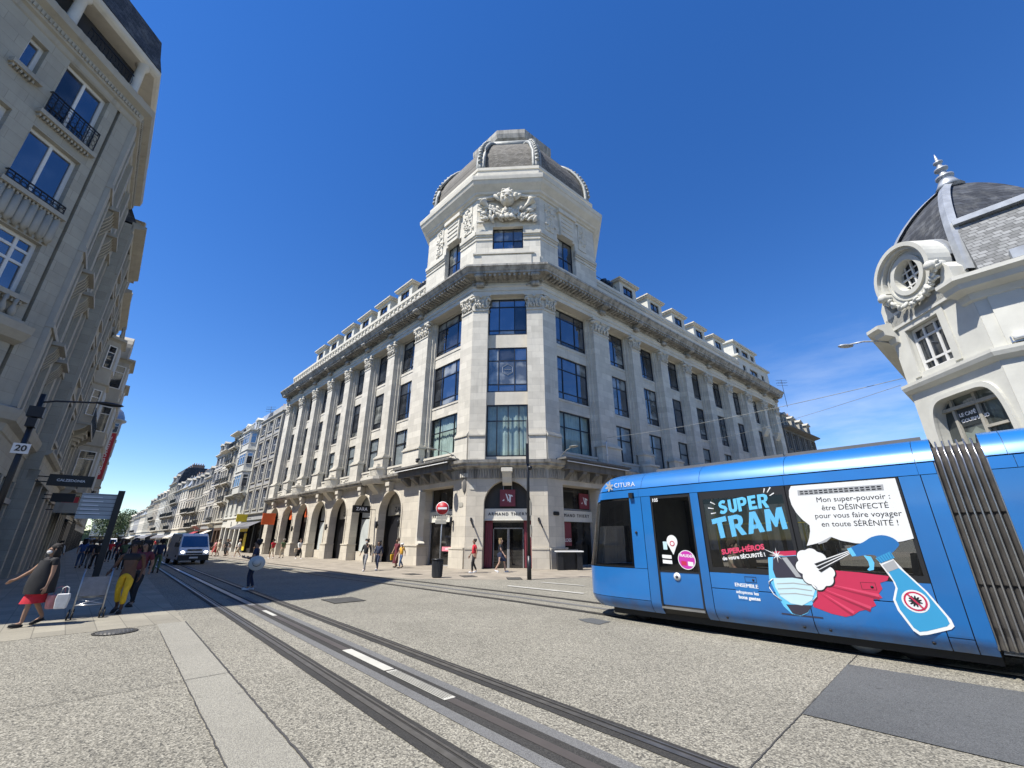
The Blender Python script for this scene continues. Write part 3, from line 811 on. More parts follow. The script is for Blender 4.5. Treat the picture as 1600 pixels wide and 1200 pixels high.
# attic parapet, dormers, roof
for side, F, sg, LEN in (('L', FL, -1, LEN_L), ('R', FR, 1, LEN_R)):
    e = LEN if side == 'L' else 36.2
    pa = MB(); a, b = sorted((sg*7.1, sg*e))
    pa.box(a, b, .25, .75, 21.55, 23.55); pa.box(a, b, .12, .9, 23.62, 23.92); pa.box(a, b, .18, .8, 23.5, 23.62); pa.box(a, b, .1, .7, 21.56, 21.95)
    n = int(e/.92)
    for k in range(n):
        x = a+(b-a)*(k+.5)/n
        if side == 'L':
            pa.box(x-.09, x+.09, .12, .26, 23.2, 23.5)
        else: 
            for q in (-.3, -.1, .1, .3): pa.box(x+q*.92-.05, x+q*.92+.05, .16, .26, 23.3, 23.5)
    for s, w in pil[side][1:]:
        if s < e:
            for q in (-1.5, 1.5): pa.box(sg*s+q-.55, sg*s+q+.55, -.5, .12, 21.6, 22.0)
    pa.build('attic_parapet', M_['stone_plain'], main, F)
    rf = MB(); rf.prism([(.9, 23.5), (1.5, 24.1), (7, 25.2), (14, 25.2), (14, 6), (.9, 6)], min(a, b), max(a, b), 'x')
    rf.build('roof', M_['zinc'], main, F)
    ds = [12.1+.0, 16.4, 20.6, 24.9, 29.2, 33.4] if side == 'L' else [12.9, 17.7, 22.5, 27.3, 32.2]
    dm = None
    for s in ds:
        x = sg*s-(sg*-1 if False else 0)
        if dm is None:
            d = MB(); d.wall(-1.35, 1.35, 23.6, 25.95, [(-.8, .8, 24.2, 25.65)], .75, .95)
            d.box(-1.35, -1.15, .95, 4.0, 23.6, 25.95); d.box(1.15, 1.35, .95, 4.0, 23.6, 25.95); d.box(-1.14, 1.14, 1.6, 1.65, 23.6, 25.9)
            tp_ = MB(); tp_.box(-1.6, 1.6, .5, 4.2, 25.96, 26.1); tp_.box(-1.68, 1.68, .42, 4.2, 26.1, 26.22)
            dm = d.mesh('dormer', M_['render_white']); dt = tp_.mesh('dormer_roof', M_['render_cream'])
        o = put('dormer', dm, main, F @ TR(x, 0, 0)); put('dormer_roof', dt, o)
        win(o, Matrix(), -.8, .8, 24.2, 25.65, .9, (.5,), (.5,))
# end pavilion with an extra storey on the right-hand facade
pv = MB(); X0, X1 = 36.2, 46.3
pv.wall(X0, X1, 21.55, 24.7, [(37.6, 38.6, 22.1, 23.8), (39.8, 42.4, 22.1, 23.8), (43.6, 44.6, 22.1, 23.8)], .3, .6)
pv.box(X0, X0+.3, .6, 9, 21.55, 24.7); pv.box(X0-.2, X1+.2, .02, 9, 24.7, 24.95); pv.box(X0, X1, .9, 1, 21.6, 24.6)
pv.wall(36.6, 43.8, 24.95, 27.0, [(37.5, 38.6, 25.3, 26.6), (39.3, 41.4, 25.3, 26.6), (42.2, 43.3, 25.3, 26.6)], .7, .95)
pv.box(36.6, 36.85, .95, 5, 24.95, 27.0); pv.box(43.55, 43.8, .95, 5, 24.95, 27.0); pv.box(36.3, 44.1, .4, 5.2, 27.0, 27.25); pv.box(36.9, 43.5, 1.1, 1.15, 24.95, 27)
pv.box(36.85, 43.55, 2, 5, 24.95, 26.9)
pv.build('attic_pavilion', M_['render_white'], main, FR)
for xa, xb in ((37.6, 38.6), (39.8, 42.4), (43.6, 44.6)): win(main, FR, xa, xb, 22.1, 23.8, .5, (.5,), (.5,))
for xa, xb in ((37.5, 38.6), (39.3, 41.4), (42.2, 43.3)): win(main, FR, xa, xb, 25.3, 26.6, .88, (.5,), (.5,))
for x in (39.3, 43.3):
    for z in (9.5, 15.0):
        bl = MB(); bl.prism([(0,z),(-.5,z),(-.45,z-.25),(-.2,z-.7),(0,z-.9)], x-.6, x+.6, 'x'); bl.box(x-.7, x+.7, -.55, 0, z, z+.15)
        bl.build('niche_balcony', M_['stone_plain'], main, FR)

# ------------------------------------------------------------------ tower
CEN = (mbA+mbB)/2; inw = Vector((-(mbB-mbA).y, (mbB-mbA).x)).normalized(); CEN = CEN+inw*7.75
V7 = mbA+dL*7.15; V2 = mbB+dR*7.0
octo = [mbA, mbB, V2, 2*CEN-V7, 2*CEN-mbA, 2*CEN-mbB, 2*CEN-V2, V7]
OR = [rel(p) for p in octo]
def scaled(k): 
    c = Vector(rel(CEN)); return [tuple(c+(Vector(p)-c)*k) for p in OR]
TFL = FL; WZ = (23.8, 25.9)
t = MB()
ops = {0: [(1.36, 3.86, 23.75, 25.95)], 1: [(2.05, 4.25, 22.9, 26.2)], 7: [(-4.25, -2.05, 22.9, 26.2)]}
for i, F in ((0, FC), (1, FR), (7, FL)):
    a, b = ((0, CW) if i == 0 else (0, 7.0) if i == 1 else (-7.15, 0))
    w_ = MB(); w_.wall(a, b, 21.5, 30.0, ops[i], .06, .6)
    w_.box(a+.1, b-.1, 1.2, 1.25, 22, 27)
    # pilaster ends and string course
    o0 = ops[i][0]
    for (p, q) in ((a, o0[0]), (o0[1], b)):
        w_.box(p, q, -.02, .3, 24.95, 25.12); w_.box(p, q, -.10, .3, 25.12, 25.42); w_.box(p, q, -.02, .3, 25.42, 25.55); w_.box(p, q, .0, .3, 24.6, 24.75)
    w_.build('tower_wall', M_['stone'], main, F)
for i in (2, 3, 4, 5, 6):
    p, q = octo[i], octo[(i+1) % 8]
    F = frame_at(p, math.degrees(atan2((q-p).x, (q-p).y)))
    w_ = MB(); w_.box(0, (q-p).length, .06, .6, 21.0, 30.0); w_.build('tower_wall', M_['stone'], main, F)
win(main, FC, 1.36, 3.86, 23.75, 25.95, .42, (.35, .67), (.45,))
win(main, FR, 2.05, 4.25, 22.9, 26.2, .5, (.5,), (.42,))
win(main, FL, -4.25, -2.05, 22.9, 26.2, .5, (.5,), (.42,))
blk = MB(); blk.box(-.05, CW-.1, -.55, .04, 21.55, 22.75); blk.box(.6, CW-.75, -.62, -.5, 21.7, 22.6); blk.box(-.1, CW-.5, -.66, .03, 22.75, 22.9); blk.box(CW-.5, CW+.1, -.4, .03, 21.5, 22.5)
blk.build('tower_parapet', M_['stone_plain'], main, FC)
# hood keystones over the side windows
for F, x in ((FR, 3.15), (FL, -3.15)):
    kk = MB()
    kk.prism([(x-.75, 26.2), (x-.95, 28.4), (x+.95, 28.4), (x+.75, 26.2)], -.14, .07, 'y', M=F)
    for k in range(4): kk.box(x-.7, x+.7, -.2, -.12, 26.6+.45*k, 26.72+.45*k, M=F)
    kk.box(x-1.1, x+1.1, -.3, .07, 28.4, 28.75, M=F)
    kk.build('window_hood', M_['stone_plain'], main)
# carved panels beside them
rr = random.Random(8)
for F, xs in ((FR, (.5, 1.8, 4.6, 5.9)), (FL, (-.5, -1.8, -4.6, -5.9))):
    for a, b in (xs[:2], xs[2:]):
        a, b = min(a, b), max(a, b)
        cx = (a+b)/2; cv = MB(); cv.box(cx-.5, cx+.5, .0, .05, 25.9, 28.6, M=F)
        for k in range(46):
            x = cx+rr.gauss(0, .26); z = 26+2.5*rr.random()
            x = min(max(x, a), b)
            cv.leaf(tuple(F @ Vector((x, .02, z))), (.09, .09, .2), Matrix.Rotation(rr.uniform(0, 6), 3, 'Z') @ Matrix.Rotation(rr.uniform(-1.2, 1.2), 3, 'Y'), 6, 4)
        cv.build('carved_panel', M_['stone_plain'], main)
# winged head over the front window
hd = MB(); hx, hz = CW/2-.05, 28.05
def H(p): return (hx+p[0], p[1]-.1, hz+p[2])
hd.ball(H((0, -.3, .45)), (.62, .55, .82), 16, 12)                 # skull and face
hd.ball(H((0, -.55, .05)), (.36, .3, .38), 12, 8)                  # jaw
hd.prism([(hx-.08, hz+.55), (hx-.14, hz+.2), (hx+.14, hz+.2), (hx+.08, hz+.55)], -1.06, -.6, 'y')
hd.ball(H((0, -.96, .2)), (.14, .1, .1), 8, 6)
for sx in (-1, 1):
    hd.ball(H((sx*.24, -.78, .62)), (.19, .1, .07), 8, 6); hd.ball(H((sx*.24, -.76, .46)), (.13, .08, .07), 8, 6); hd.ball(H((sx*.3, -.72, .2)), (.17, .12, .15), 8, 6)
hd.ball(H((0, -.86, -.04)), (.17, .07, .045), 8, 6); hd.ball(H((0, -.85, -.12)), (.14, .07, .045), 8, 6)
for k in range(46):
    a = rr.uniform(-.35, pi+.35); r = rr.uniform(.55, .78)
    hd.ball(H((r*cos(a), -.25-.25*rr.random(), .55+r*.95*sin(a))), rr.uniform(.12, .19), 7, 5)
for sx in (-1, 1):
    for k in range(7):
        a = .15+.13*k
        L_ = 1.75-.15*k
        rot = Matrix.Rotation(-sx*(pi/2-a), 3, 'Y')
        c = (hx+sx*(.72+L_*.5*cos(a)), -.28+.03*k, hz+.62+L_*.5*sin(a)*.55+.02*k)
        hd.leaf(c, (.13, .08, L_*.55), rot, 8, 6)
    hd.leaf((hx+sx*.85, -.35, hz+.6), (.2, .16, .5), Matrix.Rotation(sx*.7, 3, 'Y'), 8, 6)
hd.build('carved_head', M_['stone_plain'], main, FC)
fo = MB()
for k in range(150):
    u = rr.uniform(-1, 1); x = hx+u*2.35
    z = 26.35+1.9*rr.random()*(.35+.65*abs(u))+.3*(1-abs(u)) - .15*abs(u)
    y = -.12-.35*(1-abs(u)*.6)*rr.random()
    fo.leaf((x, y, z), (.13, .11, rr.uniform(.24, .42)), Matrix.Rotation(rr.uniform(-.4, .4), 3, 'X') @ Matrix.Rotation((1.1*u+rr.uniform(-.8, .8)), 3, 'Y'), 6, 4)
for sx in (-1, 1):
    M = Matrix.Translation((hx+sx*1.75, -.35, 27.9)) @ Matrix.Rotation(sx*.7, 4, 'Y'); fo.lathe([(.06,-.9),(.1,-.2),(.3,.35),(.38,.45)], seg=12, M=M)
for k in range(3): 
    M = Matrix.Translation((hx-.4+.4*k, -.45, 26.6)) @ Matrix.Rotation(pi/2, 4, 'X'); fo.lathe([(.12,-.05),(.22,0),(.22,.06),(.12,.1)], seg=12, M=M)
fo.build('carved_foliage', M_['stone_plain'], main, FC)

tc = MB(); tc.sweep([(-.1,28.9),(.06,28.95),(.1,29.1),(.25,29.2),(.3,29.38),(.34,29.42),(.70,29.85),(.80,30.15),(.86,30.2),(.90,30.5),(.90,30.62),(.2,30.8),(.0,30.85)], OR, True)
tc.build('tower_cornice', M_['stone_plain'], main)
tb = MB(); tb.sweep([(.0,30.75),(.05,30.85),(.05,31.95),(.12,32.0),(.12,32.3),(-.7,32.45)], OR, True); tb.build('blocking_course', M_['stone_plain'], main)
dome_p = [(.93,32.3),(.945,32.9),(.94,33.8),(.925,34.6),(.895,35.4),(.85,36.2),(.79,37.0),(.715,37.7),(.62,38.3)]
dm = MB(); vs = []; fs = []
for (k, z) in dome_p: vs += [(p[0], p[1], z) for p in scaled(k)]
for i in range(len(dome_p)-1):
    for k in range(8): fs.append((i*8+k, i*8+(k+1) % 8, (i+1)*8+(k+1) % 8, (i+1)*8+k))
dm.add(vs, fs, 0, False); dm.build('dome', M_['slate_brown'], main)
for k in range(8):
    rb = MB(); c = Vector(rel(CEN)); q = [Vector(scaled(kk_)[k]) for kk_, z in dome_p]
    d = (Vector(OR[k])-c).normalized(); sd_ = Vector((-d.y, d.x))
    for off, r in ((-.28, .17), (.28, .17), (0, .24)):
        rb.tube([(p.x+d.x*.06+sd_.x*off, p.y+d.y*.06+sd_.y*off, z) for p, (_, z) in zip(q, dome_p)], r, 8)
    for m in range(11):
        tt = 1.5+m*.55; i0 = min(int(tt), len(q)-2); fr_ = tt-i0
        p = q[i0].lerp(q[i0+1], fr_); z = dome_p[i0][1]*(1-fr_)+dome_p[i0+1][1]*fr_
        rb.ball((p.x+d.x*.28, p.y+d.y*.28, z), .2, 8, 6)
    rb.build('dome_rib', M_['lead'], main)
rl = MB(); rl.sweep([(-.3,38.0),(.25,38.05),(.45,38.3),(.48,38.6),(.3,38.9),(-.4,39.0)], scaled(.60), True, smooth=True)
rl.build('roll_moulding', M_['lead'], main)
cpp = MB(); cpp.sweep([(-.2,38.8),(.0,39.0),(.0,40.2),(.2,40.4),(.3,40.9),(.3,41.4),(-.3,41.6),(-3,41.7)], scaled(.50), True)
cpp.build('dome_cap', M_['stone_soot'], main)
rod = MB(); c = Vector(rel(CEN)); rod.tube([(c.x, c.y, 41.5), (c.x, c.y, 45.4)], .03, 5); rod.ball((c.x, c.y, 45.4), .14, 6, 5); rod.build('lightning_rod', M_['iron'], main)
rail_ = MB()
for z in (24.6, 25.4): rail_.tube([tuple(FR @ Vector((7.2, 1.2, z))), tuple(FR @ Vector((12, 1.2, z)))], .03, 5)
for k in range(5): rail_.tube([tuple(FR @ Vector((7.2+k*1.2, 1.2, 23.8))), tuple(FR @ Vector((7.2+k*1.2, 1.2, 25.4)))], .03, 5)
for F, x in ((FR, 9.6), (FL, -8.9)):
    for k in range(3):
        rail_.tube([tuple(F @ Vector((x-.7+k*.5, .9, 23.9))), tuple(F @ Vector((x-.6+k*.5, .9, 24.9))), tuple(F @ Vector((x-.2+k*.5, 1.0, 25.3))), tuple(F @ Vector((x+.2+k*.5, 1.4, 24.4)))], .26, 8)
rail_.build('rooftop_duct', M_['black'], main)
core = MB(); core.prism([rel(mbA+dL*41+Vector((.75,.75))), rel(mbA+Vector((.6,1.3))), rel(mbB+Vector((-.6,1.3))), rel(mbB+dR*46.2+Vector((-.8,.9))), rel(mbB+dR*46.2+Vector((-10,12))), rel(CEN+inw*16), rel(mbA+dL*41+Vector((11,11)))], 0.02, 23.4, 'z')
core.build('inner_wall', M_['interior'], main)
# ------------------------------------------------------------------ generic street building
def house(name, label, org, az, W, D, floors, bays, wallm, *, z0=4.3, win_w=1.1, frame='whiteframe', pane='pane', trim='stone_plain',
          cols=(.5,), rows=(.72,), balcony=(), bay=None, roof='slate', roof_h=2.6, dorm=2, chim=2, eave=.45, shop='dark', shop_col=None, awn=None, cat='building', pil=False, parap=False, sill=True, detail=True, bracket=False):
    """a terraced house whose front runs along local x; floors = list of storey heights above the shop"""
    root = thing(name, label, cat, (org.x, org.y, 0), arz(az))
    I = Matrix(); H = z0+sum(floors)
    wl = MB(); ops = []; step = W/bays
    zz = z0; wins = []
    for fi, h in enumerate(floors):
        for b in range(bays):
            cx = step*(b+.5)
            o = (cx-win_w/2, cx+win_w/2, zz+(.25 if fi in balcony else .75), zz+h-.5)
            ops.append(o); wins.append((fi, b, o))
        zz += h
    wl.wall(0, W, z0, H, ops, 0, .32)
    wl.box(0, .3, .32, D, 0, H); wl.box(W-.3, W, .32, D, 0, H); wl.box(.3, W-.3, D-.3, D, 0, H); wl.box(.3, W-.3, .34, .36, z0, H-.02)
    wl.box(0, W, .0, .32, z0-.75, z0)
    wl.build('wall', M_[wallm], root)
    for fi, b, o in wins:
        w_ = win(root, I, *o, .2, cols, rows, frame, pane, .07)
    tr = MB()
    tr.sweep([(0,z0-.1),(.12,z0-.05),(.22,z0+.06),(.22,z0+.16),(0,z0+.2)], [(0,0),(W,0)])
    if detail:
        for fi, b, o in wins:
            if sill: tr.box(o[0]-.12, o[1]+.12, -.12, .1, o[2]-.16, o[2]-.01)
            tr.box(o[0]-.14, o[0]-.005, -.045, .06, o[2]-.01, o[3]); tr.box(o[1]+.005, o[1]+.14, -.045, .06, o[2]-.01, o[3]); tr.box(o[0]-.14, o[1]+.14, -.06, .06, o[3], o[3]+.18)
    zz = z0
    for fi, h in enumerate(floors[:-1]):
        zz += h; tr.box(0.0, W, -.07, .02, zz-.12, zz+.06)
    tr.sweep([(0,H-.5),(.06,H-.45),(.08,H-.2),(eave*.6,H-.1),(eave,H),(eave,H+.14),(-.1,H+.2)], [(0,0),(W,0)])
    if bracket:
        for k in range(int(W/.5)): tr.box(.2+k*.5, .38+k*.5, -eave*.75, 0, H-.34, H-.1)
    if pil:
        for k in range(bays+1):
            x = min(max(step*k, .28), W-.28); tr.box(x-.22, x+.22, -.12, .02, z0+.2, H-.5)
    tr.build('moulding', M_[trim], root)
    for fi in balcony:
        za = z0+sum(floors[:fi])+.1
        bl = MB(); bl.box(.4, W-.4, -.75, 0, za-.12, za+.02)
        for k in range(bays+1): bl.prism([(0,za-.12),(-.6,za-.12),(-.5,za-.3),(0,za-.65)], min(max(step*k, .6), W-.6)-.12, min(max(step*k, .6), W-.6)+.12, 'x')
        o = bl.build('balcony', M_[trim], root)
        rl_ = MB(); rl_.box(.42, W-.42, -.74, -.70, za+.92, za+.98); rl_.box(.42, W-.42, -.73, -.71, za+.10, za+.14)
        n = int(W/.16)
        for k in range(n): rl_.box(.42+k*.16, .445+k*.16, -.73, -.71, za+.14, za+.92)
        rl_.build('railing', M_['iron'], o)
    if bay:
        bx0, bx1, f0, f1, proj, top = bay      # an oriel between two floors
        za = z0+sum(floors[:f0])+.2; zb = z0+sum(floors[:f1])
        ol = [(bx0, -.01), (bx0+.5, -proj), (bx1-.5, -proj), (bx1, -.01)]
        by = MB(); by.prism(ol, za, zb, 'z')
        for k in range(5):
            t0 = k/5; by.prism([((bx0+bx1)/2+(p[0]-(bx0+bx1)/2)*(1-.13*k), p[1]*(1-.19*k)) for p in ol], za-.22*(k+1), za-.22*k, 'z')
        for fi in range(f0, f1):
            zf = z0+sum(floors[:fi+1]); by.sweep([(0,zf-.2),(.12,zf-.1),(.12,zf),(0,zf+.02)], ol[::1])
        ob = by.build('oriel', M_[trim], root)
        for fi in range(f0, f1):
            zf = z0+sum(floors[:fi])
            m = (bx1-bx0-1.0)
            win(ob, I, bx0+.62, bx1-.62, zf+1.0, zf+floors[fi]-.55, -proj-.03, (.33, .67) if m > 1.6 else (.5,), (.7,), frame, pane, .08)
            for (p, q) in ((ol[0], ol[1]), (ol[2], ol[3])):
                a = atan2(q[1]-p[1], q[0]-p[0]); L_ = sqrt((q[0]-p[0])**2+(q[1]-p[1])**2)
                F_ = Matrix.Translation((p[0], p[1], 0)) @ Matrix.Rotation(a, 4, 'Z')
                win(ob, F_, .16, L_-.16, zf+1.0, zf+floors[fi]-.55, -.03, (), (.7,), frame, pane, .06)
        if top == 'dome':
            dd = MB(); c = ((bx0+bx1)/2, .2); r = (bx1-bx0)/2+.1
            dd.lathe([(r*1.12, zb), (r*1.15, zb+.2), (r, zb+.25), (r*.95, zb+.8), (r*.75, zb+1.6), (r*.42, zb+2.2), (.12, zb+2.5), (.06, zb+3.3)], c, 16); dd.build('oriel_dome', M_['zinc'], ob)
        elif top == 'gable':
            dd = MB(); xm = (bx0+bx1)/2
            pts = [(bx0-.2, zb), (bx0-.2, zb+1.0)]+[(xm-1.1*cos(pi*k/10)*(bx1-bx0)/2.4, zb+1.0+1.5*sin(pi*k/10)) for k in range(11)]+[(bx1+.2, zb+1.0), (bx1+.2, zb)]
            dd.prism(pts, -proj*.8, .5, 'y'); dd.sweep([(0,zb-.1),(.3,zb),(.3,zb+.16),(0,zb+.2)], ol); dd.build('oriel_gable', M_[trim], ob)
        elif top == 'flat':
            dd = MB(); dd.sweep([(0,zb-.15),(.25,zb-.05),(.25,zb+.12),(0,zb+.16)], ol)
            for k in range(9): 
                x = bx0+.3+(bx1-bx0-.6)*k/8; dd.lathe([(.06,zb+.1),(.1,zb+.3),(.05,zb+.6),(.08,zb+.85)], (x, -proj+.15), 6)
            dd.box(bx0+.2, bx1-.2, -proj+.05, -proj+.25, zb+.85, zb+1.0); dd.build('oriel_balustrade', M_[trim], ob)
    # roof
    rf = MB()
    if roof == 'flat':
        rf.box(0.05, W-.05, .1, D, H+.0, H+.35)
        if parap: rf.box(.05, W-.05, 1.2, D-.4, H+.35, H+roof_h)
        ro = rf.build('roof', M_['render_grey'], root)
    else:
        rf.prism([(-.1, H+.15), (.9, H+roof_h), (2.2, H+roof_h+.5), (D-2, H+roof_h+.5), (D, H)], .06, W-.06, 'x')
        ro = rf.build('roof', M_[roof], root)
    if roof != 'flat' and dorm:
        for k in range(dorm):
            cx = W*(k+.5)/dorm
            d = MB(); d.wall(cx-.75, cx+.75, H+.2, H+1.95, [(cx-.5, cx+.5, H+.5, H+1.75)], -.02, .15); d.box(cx-.75, cx-.55, .15, 1.3, H+.2, H+1.95); d.box(cx+.55, cx+.75, .15, 1.3, H+.2, H+1.95); d.box(cx-.54, cx+.54, .3, .33, H+.2, H+1.9)
            d.prism([(cx-.95, H+1.95), (cx, H+2.45), (cx+.95, H+1.95)], -.2, 1.4, 'y')
            dm_ = d.build('dormer', M_['stone_grey2' if 'white' not in wallm else trim], root); win(dm_, I, cx-.5, cx+.5, H+.5, H+1.75, .08, (.5,), (), frame, pane, .06)
    for k in range(chim):
        x = (.35 if k == 0 else W-.35) if chim <= 2 else W*(k+.5)/chim
        ch = MB(); ht = H+(roof_h if roof != 'flat' else .3)+1.3; ch.box(x-.3, x+.3, 2.4, 5.2, H, ht); ch.box(x-.36, x+.36, 2.34, 5.26, ht, ht+.14)
        for q in range(5): ch.lathe([(.13,ht+.14),(.11,ht+.6)], (x, 2.7+q*.52), 8, 0)
        ch.build('chimney', M_['brickred'] if k % 2 else M_['render_grey'], ro)
    # shop
    sh = MB(); pn = MB()
    for k in range(bays+1):
        x = min(max(step*k, .25), W-.25); sh.box(x-.22, x+.22, -.02, .5, 0, z0-.75)
    sh.box(.03, W-.03, -.06, .3, z0-1.15, z0-.752)
    so_ = sh.build('shopfront', shop_col or M_['blackframe'], root)
    for k in range(bays):
        a, b = step*k+.22+.03, step*(k+1)-.25
        if k == bays//2: pn.box(a, b, .42, .44, .05, z0-1.15)
        else: pn.box(a, b, .28, .3, .55, z0-1.15); sh = MB(); 
    pn.build('shop_pane', M_['pane_shop'], so_)
    rs = MB(); rs.box(.3, W-.3, .4, .5, 0, .6); rs.build('stall_riser', M_['render_grey'], so_)
    if awn:
        aw = MB(); aw.add([(.4,-.06,z0-1.0),(W-.4,-.06,z0-1.0),(W-.4,-1.4,z0-1.7),(.4,-1.4,z0-1.7),(.4,-1.4,z0-1.95),(W-.4,-1.4,z0-1.95)], [(0,1,2,3),(3,2,5,4)]); aw.build('awning', awn, so_, None, False)
    return root

awn_dark = plain('grey_awning', (.12,.12,.13), .8); awn_yel = M_['yellow']; awn_red = plain('red_awning', (.3,.03,.04), .8); awn_cream = plain('cream_awning', (.5,.47,.4), .8)
shop_wood = plain('brown_shop_wood', (.10,.06,.035), .6); shop_blue = plain('dark_blue_shop', (.03,.045,.08), .5); shop_white = plain('white_shop', (.6,.6,.58), .5); shop_green = plain('dark_green_shop', (.03,.06,.045), .5)
shop_yel = plain('yellow_shop', (.7,.55,.05), .5)

# ---- sunlit row beyond the corner building (its fronts continue the left facade)
def rowR(s0, W): return mbA+dL*(s0+W)      # local x runs back towards the corner building (azimuth 135)
def hR(s0, W, *a, **k): return house(a[0], a[1], rowR(s0, W), 135, W-.02, *a[2:], **k)
G1 = hR(41.9, 10.2, 'office_building', 'plain grey building of deep square windows next to the pale corner building', 12, (3.9,3.6,3.6,2.9), 3, 'render_grey', win_w=1.75, z0=5.0, roof='flat', roof_h=2.3, parap=True, trim='stone_grey2', pil=True, cols=(.5,), rows=(.5,), shop='x', shop_col=M_['blackframe'], awn=awn_dark, chim=1, eave=.25, frame='whiteframe')
hR(52.1, 11.2, 'town_house', 'bright white town house with a columned oriel under a grey pavilion roof', 12, (3.6,3.4,3.3,3.1), 4, 'render_white', win_w=1.0, z0=4.7, trim='render_white', bay=(5.6,10.4,1,4,1.0,'flat'), balcony=(1,), roof='zinc', roof_h=3.0, dorm=2, chim=2, shop_col=M_['cream'], bracket=True)
hR(63.3, 5.2, 'town_house', 'narrow pale town house of dark balconies left of the white oriel house', 12, (3.3,3.2,3.2,3.0,2.6), 2, 'stone_grey', z0=4.3, win_w=1.5, balcony=(1,2,3,4), roof='slate', roof_h=1.6, dorm=0, chim=1, eave=.9, shop_col=shop_wood)
hR(68.5, 5.0, 'town_house', 'town house of wide shaded balconies under a jutting flat eave', 12, (3.3,3.3,3.2,3.0), 3, 'render_cream', z0=4.3, balcony=(0,2), roof='flat', roof_h=1.5, chim=2, eave=1.0, shop_col=shop_blue, awn=awn_cream)
hR(73.5, 6.2, 'town_house', 'grey town house whose first floor has one big latticed window', 12, (3.8,3.2,3.2,2.8), 2, 'render_grey', z0=4.3, win_w=2.0, roof='slate', roof_h=2.4, dorm=2, chim=2, shop_col=shop_wood)
hR(79.7, 5.6, 'town_house', 'cream town house with three rows of tall windows left of the grey latticed one', 12, (3.2,3.1,2.9), 3, 'render_cream', z0=4.2, balcony=(0,), roof='slate', roof_h=2.0, dorm=1, chim=1, awn=awn_red)
far_spec = [(85.3,8.5,'dark slate roofed house with wooden galleries in the sunlit row','stone_grey',(3.0,2.9,2.8),3,'slate',2.6,2,(0,1)),
 (93.8,9.0,'lower tan house with a pair of dormers in the sunlit row','render_tan',(3.2,3.0,2.6),3,'slate',2.2,2,(1,)),
 (102.8,10,'pale gabled house with a blank side wall in the sunlit row','render_cream',(3.4,3.2,2.8),3,'zinc',1.6,1,()),
 (112.8,10,'grey house with iron balconies on every floor in the sunlit row','render_grey',(3.2,3.1,3.0),4,'slate',2.0,2,(0,1,2)),
 (122.8,12,'taller house crowned by a long row of chimney pots','stone_grey',(3.3,3.2,3.1,2.6),4,'slate',2.8,2,(1,)),
 (134.8,12,'white fronted house beyond the one with many chimney pots','render_white',(3.2,3.0,2.8),4,'slate',2.2,2,(0,)),
 (146.8,13,'beige house with arched shopfront far along the sunlit row','render_tan',(3.2,3.0,2.8),4,'slate',2.0,2,(1,)),
 (159.8,14,'grey stone house with shallow roof far along the sunlit row','stone_grey',(3.1,2.9,2.2),4,'slate',1.8,2,()),
 (173.8,16,'pale low house with a zinc roof far along the sunlit row','render_cream',(3.0,2.8),5,'zinc',1.8,2,()),
 (189.8,18,'long grey house of two upper floors far along the sunlit row','render_grey',(2.9,2.6),5,'slate',2.2,3,(0,)),
 (207.8,20,'last pale house before the trees at the end of the street','render_white',(2.8,2.2),6,'slate',1.9,3,())]
for s0, W, lb, wm, fl, bays, rf_, rh, dm_, bal in far_spec:
    hR(s0, W, 'town_house', lb, 12, fl, bays, wm, z0=3.9, trim='stone_grey2' if wm in ('stone_grey','render_grey','render_tan') else 'render_cream', roof=rf_, roof_h=rh+1.0, dorm=dm_, balcony=bal, chim=4 if 'chimney' in lb else 2, detail=s0 < 150, awn=random.choice([None, awn_cream, awn_dark]), shop_col=random.choice([shop_wood, shop_blue, shop_white, shop_green]))

# ---- shaded side: corner building with a chamfer, then the row running off down the street
LP = Vector((-16.8, 13.4)); ULW = azv(-43.0)
lc = thing('corner_building', 'grey stone corner apartment building in shade at the left edge with iron window railings', 'building', (LP.x, LP.y, 0))
def lfr(o, az): return frame_at(o, az, LP)
FA = lfr(LP, 3.0)          # chamfer: local x from -6.2 (near) to 0
FB = lfr(LP, -43.0)        # street side: local x away from the corner
CL = 6.0
W1 = (-2.62, -1.03, 16.17, 18.88); W2 = (-2.68, -1.03, 13.02, 15.47); W3 = (-2.68, -1.03, 9.5, 11.6); W4 = (-3.76, -3.24, 17.05, 18.5); W5 = (-2.68,-1.03,6.3,8.2)
W6 = (-4.9,-3.3,13.0,15.4); W7 = (-4.9,-3.3,9.5,11.6)
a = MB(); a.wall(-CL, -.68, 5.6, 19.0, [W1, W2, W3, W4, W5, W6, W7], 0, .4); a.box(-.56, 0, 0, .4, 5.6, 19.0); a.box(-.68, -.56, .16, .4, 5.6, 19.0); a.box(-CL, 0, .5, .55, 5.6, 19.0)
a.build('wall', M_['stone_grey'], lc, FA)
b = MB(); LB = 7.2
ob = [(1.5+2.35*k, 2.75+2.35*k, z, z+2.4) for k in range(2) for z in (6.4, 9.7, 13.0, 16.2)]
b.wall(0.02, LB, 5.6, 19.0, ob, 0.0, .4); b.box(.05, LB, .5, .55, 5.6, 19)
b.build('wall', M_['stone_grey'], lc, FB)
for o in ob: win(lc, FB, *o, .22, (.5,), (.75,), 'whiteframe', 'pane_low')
for o, c, r in ((W1, (.5,), ()), (W2, (.5,), ()), (W3, (.34, .67), (.55, .78)), (W4, (), ()), (W5, (.5,), (.7,)), (W6, (.5,), ()), (W7, (.5,), ())):
    wo = win(lc, FA, *o, .26, c, r, 'whiteframe', 'pane', .12)
ps = MB()      # pilaster strips of the street side
for x, w in ((.3, .55), (1.15, .3), (3.1, .5), (5.45, .5), (6.9, .5)): ps.box(x-w/2, x+w/2, -.16, .02, 5.9, 18.9)
for z in (8.9, 12.2, 15.4): ps.box(.0, LB, -.22, .01, z, z+.2)
